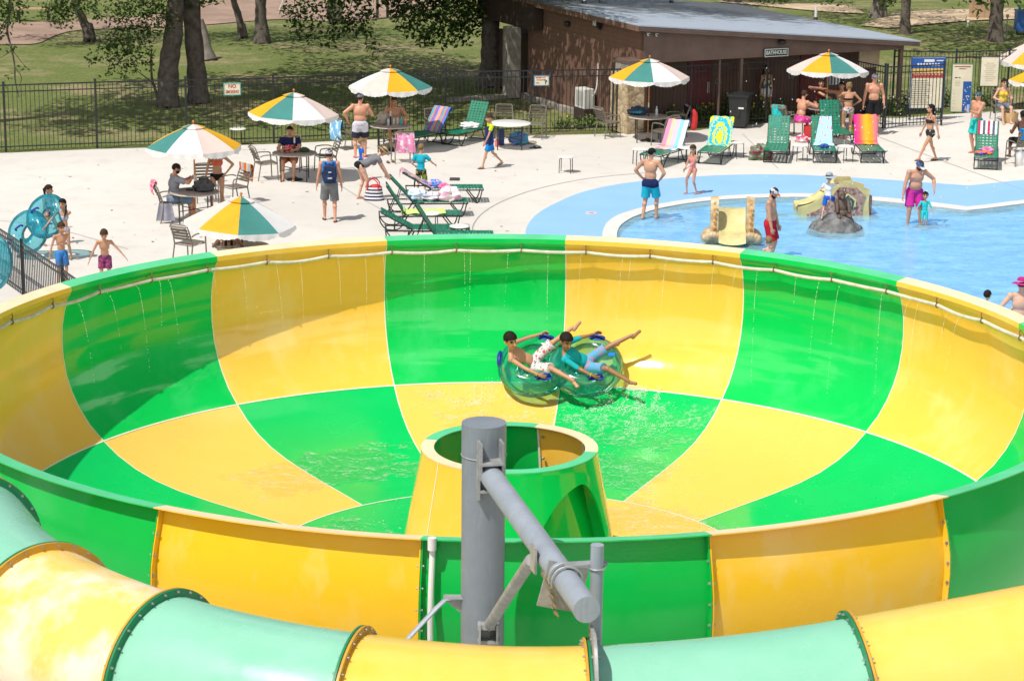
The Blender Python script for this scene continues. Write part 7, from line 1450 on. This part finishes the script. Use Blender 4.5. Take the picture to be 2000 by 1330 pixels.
person('toddler climbing the rock in white shirt, blue shorts and grey hat', Matrix.Translation(rk.location+Vector((-.22, -.10, .38)))@Matrix.Rotation(-.25, 4, 'Z'), 1.02, 'c', 'fair', lean=.12, hands=((-.16, .16, .62), (.26, .30, .86)), feet=((-.12, -.08, .02), (.16, .16, .20)), head=(-.3, .1, 0), hair='brown', wear=[('shirt', whitec, .5, -.04), ('trunks', bluec, .8, 1.1), ('hat', cl_('grey_hat', (.35, .40, .45)), cl_('hat_band_grey', (.25, .3, .35)))])
person('broad shirtless man in pink trunks and blue cap bending toward the toddler', place(1782, 446, PI+.12, -.15), 1.78, 'm', 'red', fat=1.22, lean=.30, hands=((-.42, .22, .98), (.34, .16, .74)), elbow=((.8, -.6, 0), (-.8, -.6, 0)), feet=((-.17, 0, .08), (.14, .04, .08)), head=(.45, -.55, 0), hair='brown', beard=True, wear=[('trunks', cl_('magenta', (.55, .03, .30)), .88, 1.1), ('cap', capb, whitec)])
person('toddler in a teal swimsuit standing in the water beside the man in pink', place(1804, 450, PI-.15, -.15), .86, 'c', 'tan', hands=((-.22, .10, .42), (.24, .12, .44)), hair='black', wear=[('rash_suit', tealc)])
person('shirtless man in black shorts, cap and sunglasses standing by the open gate', place(1703, 264, PI+.05), 1.84, 'm', 'red', hands=((-.30, .06, .92), (.32, .08, .86)), feet=((-.13, .0, .08), (.13, .04, .08)), hair='brown', fat=1.06, wear=[('shorts', blackc, .8, 1.1), ('cap', capg, None), ('sunglasses', sgl), ('sandals', dk)])
person('woman in black bikini top and leopard bottoms seen from behind', place(1654, 272, .15), 1.66, 'f', 'tan', hands=((.02, .30, 1.30), (.22, .14, .98)), elbow=((1, -.3, -.4), (-1, -.3, -.4)), hair='blond', hairstyle='bun', head=(.3, 0, 0), wear=[('bikini_top', blackc), ('bikini_bottom', leop)])
person('woman in black bikini and dark wet hair walking left on the concrete', place(1814, 316, PI/2+.35), 1.58, 'f', 'tan', hands=((-.22, -.14, .74), (.22, .16, .74)), feet=((-.06, .36, .09), (.07, -.26, .08)), head=(-.4, -.05, 0), hair='black', hairstyle='long', wear=[('bikini_top', blackpal), ('shorts', blackpal, .30), ('sandals', dk)])
person('shirtless man in turquoise shorts and cap drinking from a blue cup', place(1905, 300, PI/2+.55), 1.78, 'm', 'red', fat=1.12, hands=((-.06, .36, 1.24), (.20, .04, .86)), head=(.1, -.05, 0), hair='brown', wear=[('trunks', turq, .85, 1.1), ('cap', cl_('teal_cap', (.04, .18, .24)), cl_('white_brim', (.6, .6, .6)), 'back'), ('sunglasses', sgl)])
cu = (place(1905, 300, PI/2+.55)@Vector((-.07, .43, 1.27))); m = MB(); m.lathe([(0, 0), (.032, 0), (.04, .20), (0, .20)], 12); tag(m.build('blue_cup', mat('pale_blue_cup', (.30, .45, .75), .4), None, 40, loc=cu-Vector((0, 0, .06))), 'pale blue tumbler in the hand of the man in turquoise shorts', 'cup')
pbx = bface(1495, 200, 1.0); person('person in a white towel standing in the dark bathhouse porch', Matrix.Translation(B0+bx_*pbx.x+by_*1.0)@Matrix.Rotation(PI+BRZ, 4, 'Z'), 1.62, 'f', 'olive', hair='black', hairstyle='long', wear=[('one_piece', pat('white_leaf_print', [(.1, .15, .1), (.6, .58, .5), (.6, .58, .5)], 10)), ('shorts', whitec, .45)])
person('bareback man in pink and white hat wading at the right edge holding a baby', place(1985, 722, .0, -.15), 1.78, 'm', 'fair', hands=((-.46, .20, 1.04), (-.20, .34, 1.00)), elbow=((.6, -1, -.3), (-.4, -1, -.3)), hair='dark', wear=[('trunks', skyc, .85), ('hat', cl_('magenta_hat', (.50, .02, .22)), cl_('pale_band', (.55, .58, .65)))])
person('baby held at the shoulder of the man in the pink hat', place(1985, 722, .0, -.15)@Matrix.Translation((-.58, .22, .72))@Matrix.Rotation(-.6, 4, 'Z'), .68, 'c', 'fair', pz=.30, feet=((-.10, .16, .08), (.10, .16, .08)), hands=((-.10, .16, .50), (.22, .0, .44)), hair='dark', wear=[('one_piece', darkpr)])
# -- seated people (pz about .52, feet forward)
def seat(u, v, yaw, lab, H=1.74, kind='m', skin='tan', hands=((-.2, .40, .80), (.2, .40, .80)), lean=.12, fz=.08, back=0, **k):
    return person(lab, place(u, v, yaw)@Matrix.Translation((0, back, 0)), H, kind, skin, pz=.53, lean=lean, hands=hands, feet=((-.13, .44, fz), (.13, .46, fz)), knee=((.15, 1, .6), (-.15, 1, .6)), **k)
seat(338, 431, -1.25, 'seated man in grey shirt and dark cap looking at his phone', 1.80, 'm', 'red', ((-.12, .42, .98), (.10, .46, 1.02)), fat=1.2, beard=True, head=(0, -.2, 0), hair='dark', wear=[('shirt', greyt, .75, -.06), ('shorts', cl_('blue_denim', (.16, .24, .36)), 1.0), ('cap', cl_('black_cap', (.03, .03, .035)), None), ('sunglasses', sgl)])
person('woman in red bikini top and black bottoms standing with her hand on her hip', place(426, 414, PI-.1), 1.70, 'f', 'tan', hands=((-.24, .06, .98), (.26, .14, .84)), elbow=((.3, -1, 0), (-1, -.4, 0)), feet=((-.12, .0, .08), (.13, .06, .08)), hair='dark', hairstyle='pony', wear=[('bikini_top', coral), ('bikini_bottom', blackc)], fat=1.02)
seat(568, 347, PI-.05, 'seated man in a navy shirt leaning on his table', 1.78, 'm', 'tan', ((-.16, .46, .80), (.18, .46, .80)), fat=1.1, hair='dark', wear=[('shirt', navy, .55, -.06), ('shorts', cl_('rust', (.40, .10, .04)), .9), ('sandals', dk)])
seat(770, 284, PI+.1, 'large shirtless man sitting in the shade of the pink and yellow parasol', 1.82, 'm', 'tan', ((-.26, .42, .82), (.20, .42, .80)), fat=1.3, hair='brown', wear=[('shorts', blackc, .9)])
seat(1560, 268, -.95, 'shirtless man in bright pink shorts and sunglasses sitting at the porch table', 1.80, 'm', 'red', ((-.10, .52, .86), (.16, .46, .96)), lean=.22, fat=1.08, head=(.05, -.1, 0), hair='brown', beard=True, wear=[('trunks', pinkc, .8), ('sunglasses', mat('orange_lens', (.6, .3, .03), .2))])
seat(1642, 246, 2.7, 'shaded person sitting behind the cans on the porch table', 1.70, 'm', 'red', ((-.1, .44, .82), (.3, .34, 1.05)), hair='dark', wear=[('shorts', navy, .9)])
seat(1600, 240, PI, 'shaded person with raised arm at the far side of the porch table', 1.70, 'm', 'tan', ((.34, .32, 1.12), (-.2, .4, .82)), hair='dark', wear=[('shirt', cl_('maroon', (.10, .02, .02)), .5)])
seat(1955, 238, PI+.2, 'woman in yellow top and sunglasses sitting near the tall signs', 1.66, 'f', 'fair', ((-.18, .26, .70), (.2, .26, .70)), fat=1.1, hair='dark', hairstyle='bun', wear=[('one_piece', yellowc), ('shorts', cl_('grey_blue_shorts', (.16, .18, .25)), .8), ('sunglasses', sgl)])
seat(1996, 312, .35, 'dark skinned person seated at the right edge with a bare shoulder', 1.76, 'm', 'dark', ((-.2, .35, .75), (.2, .35, .75)), hair='black', wear=[('shorts', blackc, .9)])
seat(448, 556, .2, 'bare backed woman sitting under the nearest parasol beside the bowl', 1.66, 'f', 'brown', ((-.2, .4, .8), (.2, .4, .8)), hair='dark', hairstyle='pony', wear=[('one_piece', blackc)])
# striped tote bag
tb = thing('striped_tote', 'navy and white striped tote bag with red handles on the concrete', 'bag', G(730, 391), -.1); tm = towel_mat('navy_white_hoops', 'stripe', [(.03, .03, .08), (.72, .72, .74)], 4.0)
m = MB()
def tote(u, v): a = 2*PI*u; k_ = (.20+.05*(1-v)); return Vector((math.cos(a)*k_*1.0*(1+.04*math.sin(5*a)), math.sin(a)*k_*.55, .33*v))
for i in range(18):
    for j in range(8): pass
m.sheet(lambda u, v: tote(v, u), 8, 28); m.build('bag_body', tm, tb, 60)
m = MB(); m.ell((0.05, 0, .33), (.16, .08, .07)); m.build('red_contents', redm2, tb)
for s in (-1, 1): m = MB(); m.tube(smooth_loop([(-.13, s*.10, .25), (-.15, s*.11, .42), (-.02, s*.08, .54), (.12, s*.11, .44), (.12, s*.10, .25)], 5), .014, 6); m.build('handle', cl_('red_handle', (.55, .03, .06)), tb)
m = MB(); rs_ = random.Random(8)
for _ in range(260):
    c = Vector((rs_.gauss(9.2, 1.7), rs_.gauss(59.5, 2.6), rs_.uniform(.1, 2.6))); s = rs_.uniform(.005, .013); m.ell(c, (s, s, s*rs_.uniform(1, 2.4)), 5, 4)
tag(m.build('fountain_spray', drop_m, None, 60), 'scattered fountain droplets in the air above the play slide and rock', 'spray', kind='stuff')
# ================================================================== INFLATABLE TUBES
def vinyl(name, tint, op):
    m, nt, b = nodes(name); out = nt.nodes['Material Output']; nt.nodes.remove(b)
    tr = nt.nodes.new('ShaderNodeBsdfTransparent'); tr.inputs[0].default_value = c4(tint); gl = nt.nodes.new('ShaderNodeBsdfGlossy'); gl.inputs['Roughness'].default_value = .13; df = nt.nodes.new('ShaderNodeBsdfDiffuse'); df.inputs[0].default_value = c4(op[:3])
    tl_ = nt.nodes.new('ShaderNodeBsdfTranslucent'); tl_.inputs[0].default_value = c4(op[:3]); ad = nt.nodes.new('ShaderNodeMixShader'); nt.links.new(df.outputs[0], ad.inputs[1]); nt.links.new(tl_.outputs[0], ad.inputs[2])
    lw = nt.nodes.new('ShaderNodeLayerWeight'); lw.inputs[0].default_value = .35; f = ramp(nt, lw.outputs['Facing'], [(0, op[3]*.55), (1, min(1, op[3]*1.7))])
    m1 = nt.nodes.new('ShaderNodeMixShader'); nt.links.new(f, m1.inputs[0]); nt.links.new(tr.outputs[0], m1.inputs[1]); nt.links.new(ad.outputs[0], m1.inputs[2])
    fr = nt.nodes.new('ShaderNodeFresnel'); fr.inputs[0].default_value = 1.42; m2 = nt.nodes.new('ShaderNodeMixShader'); nt.links.new(fr.outputs[0], m2.inputs[0]); nt.links.new(m1.outputs[0], m2.inputs[1]); nt.links.new(gl.outputs[0], m2.inputs[2])
    bp = nt.nodes.new('ShaderNodeBump'); bp.inputs['Strength'].default_value = .22; bp.inputs['Distance'].default_value = .04; nt.links.new(noise(nt, coord(nt), 3.5, 1), bp.inputs['Height']); nt.links.new(bp.outputs[0], gl.inputs['Normal']); nt.links.new(bp.outputs[0], fr.inputs['Normal'])
    nt.links.new(m2.outputs[0], out.inputs[0]); return m
vt = vinyl('clear_teal_vinyl', (.66, .965, .915), (.03, .62, .54, .28)); vb = vinyl('clear_blue_vinyl', (.58, .91, .96), (.06, .58, .72, .36)); hdm = mat('navy_rubber_handle', (.008, .03, .30), .4, .15)
def torus(c, R, r, n=56, k=22, x=(1, 0, 0), y=(0, 1, 0), wav=.012):
    m = MB(); c = Vector(c); x = Vector(x); y = Vector(y); z = x.cross(y); vs = []
    for i in range(n):
        a = 2*PI*i/n; d = x*math.cos(a)+y*math.sin(a)
        for j in range(k):
            b = 2*PI*j/k; rr = r*(1+wav*math.sin(a*11)*math.cos(b)); vs.append(c+d*(R+rr*math.cos(b))+z*rr*math.sin(b))
    m.add(vs, [(i*k+j, ((i+1) % n)*k+j, ((i+1) % n)*k+(j+1) % k, i*k+(j+1) % k) for i in range(n) for j in range(k)]); return m
def handle(m, c, d, up_): c = Vector(c); d = Vector(d).normalized(); up_ = Vector(up_); m.tube(smooth_loop([c-d*.10, c-d*.075+up_*.05, c+d*.075+up_*.05, c+d*.10], 5), .017, 8); m.ell(c, (.13 if abs(d.x) > .5 else .06, .06 if abs(d.x) > .5 else .13, .010), 14, 6)
# double tube in the bowl: local X along the bowl (photo right), Y up the wall, Z off the surface
ta = .118; tc = Vector((BC.x+6.40*math.sin(ta), BC.y+6.40*math.cos(ta), RZ-1.87)); er = Vector((math.sin(ta), math.cos(ta), 0)); tx = Vector((math.cos(ta), -math.sin(ta), 0)); tilt = math.radians(34); ty = er*math.cos(tilt)+Vector((0, 0, math.sin(tilt))); tz = tx.cross(ty)
TM = Matrix(((tx.x, ty.x, tz.x, tc.x), (tx.y, ty.y, tz.y, tc.y), (tx.z, ty.z, tz.z, tc.z), (0, 0, 0, 1)))@Matrix.Rotation(.05, 4, 'Z')
dt = thing('double_tube', 'clear green double ride tube carrying two boys down the bowl', 'inner tube'); dt.matrix_world = TM
for s in (-1, 1):
    torus((s*.39, 0, 0), .365, .205).build('tube_ring', vt, dt, 80)
    m = MB(); m.lathe([(0, -.16), (.2, -.165), (.26, -.13)], 24, (s*.39, 0, 0)); m.build('tube_floor', vt, dt, 60)
    for e in (-1, 1): m = MB(); handle(m, (s*.39+.16, e*.40, .195), (1, -e*.35, 0), (0, 0, 1)); m.build('handle', hdm, dt, 60)
m = MB(); m.ell((-.92, .06, .08), (.05, .16, .10), 12, 8); m.build('backrest', hdm, dt, 60)
m = MB(); m.box((.78, .06, .20), (.10, .07, .008)); m.build('valve_patch', cl_('blue_patch', (.02, .20, .60)), dt, 0)
def rider(lab, x, legs, hnds, look, **k):
    M4 = TM@Matrix.Translation((x, 0, 0))@Matrix.Rotation(-PI/2, 4, 'Z'); Ri = M4.to_3x3().inverted(); k['headm'] = (Ri@Vector(look[0]), Ri@Vector(look[1]))      # own forward (+Y) = tube +X
    return person(lab, M4, 1.56, 'c', hands=hnds, feet=legs, pz=.06, spine=(0, -.78, .62), vox=.0085, hscale=1.14, fingers=True, curl=.9, **k)
# own right (+X) is tube -Y (towards the camera); hands[0] is the left hand (tube +Y, up the wall)
rider('older boy riding the rear of the double tube in white floral shorts', -.38, ((-.40, .58, .44), (.46, .60, .20)), ((-.44, .13, .26), (.44, .13, .26)), ((.60, -.78, -.30), (-.22, .0, 1)), knee=((.3, .3, 1), (-.4, .2, 1)), toes=((.75, .5, .2), (-.55, .5, .6)), elbow=((.8, -.4, .1), (-.8, -.4, .3)), head=(-.55, -.12, 0), hair='dark', skin='tan', wear=[('trunks', floral, .92, 1.15), ('wristband', cl_('orange_band', (.85, .35, .08)), 'R')])
rider('younger boy in turquoise swim shirt riding the front of the double tube', .43, ((-.34, .70, .36), (.42, .62, .14)), ((-.44, .11, .26), (.44, .11, .26)), ((.50, -.80, -.42), (-.1, .1, 1)), knee=((.2, .2, 1), (-.4, .2, 1)), toes=((.5, .6, .5), (-.4, .6, .6)), elbow=((.8, -.4, .1), (-.8, -.4, .3)), head=(-.75, -.25, 0), hair='dark', skin='brown', wear=[('swim_shirt', cl_('turquoise_lycra', (.01, .40, .46))), ('trunks', pat('blue_striped_trunks', [(.10, .35, .55), (.35, .25, .40), (.08, .45, .50)], 7), .80, 1.1), ('wristband', yellowc, 'R')])
# tube carried by the girls, and another at the left edge
tcn = V(74, 440, 50.6); x_ = Vector((.80, -.10, .60)).normalized(); y_ = Vector((-.42, .62, .66)); y_ = (y_-x_*y_.dot(x_)).normalized()
t1_ = thing('inner_tube', 'clear blue inner tube carried by two girls beside the ride fence', 'inner tube', tcn)
torus((-.22, -.0, -.16), .33, .18, x=x_, y=y_).build('tube_ring', vb, t1_, 80); torus((.20, 0, .20), .33, .18, x=x_, y=y_).build('tube_ring', vb, t1_, 80)
nz_ = x_.cross(y_); nz_ = nz_ if nz_.y < 0 else -nz_
for c in ((-.55, -.1, -.35), (-.38, -.1, -.05), (-.02, -.1, .34), (.28, -.2, .02)): m = MB(); m.tube(smooth_loop([Vector(c)-x_*.09, Vector(c)-x_*.07+nz_*.06, Vector(c)+x_*.07+nz_*.06, Vector(c)+x_*.09], 4), .022, 8); m.build('handle', hdm, t1_)
tcn = V(-28, 512, 44.5); t2_ = thing('inner_tube', 'clear blue inner tube cut off by the left edge of the photo', 'inner tube', tcn); torus((0, 0, 0), .40, .20, x=(.75, -.2, .62), y=Vector((-.5, .35, .75)).normalized(), wav=.02).build('tube_ring', vb, t2_, 80)
person('tube carrier outside the frame walking at the left edge', place(-60, 600, PI/2), 1.4, 'c', 'tan', hair='brown', wear=[('trunks', navy)], fingers=False) if False else None
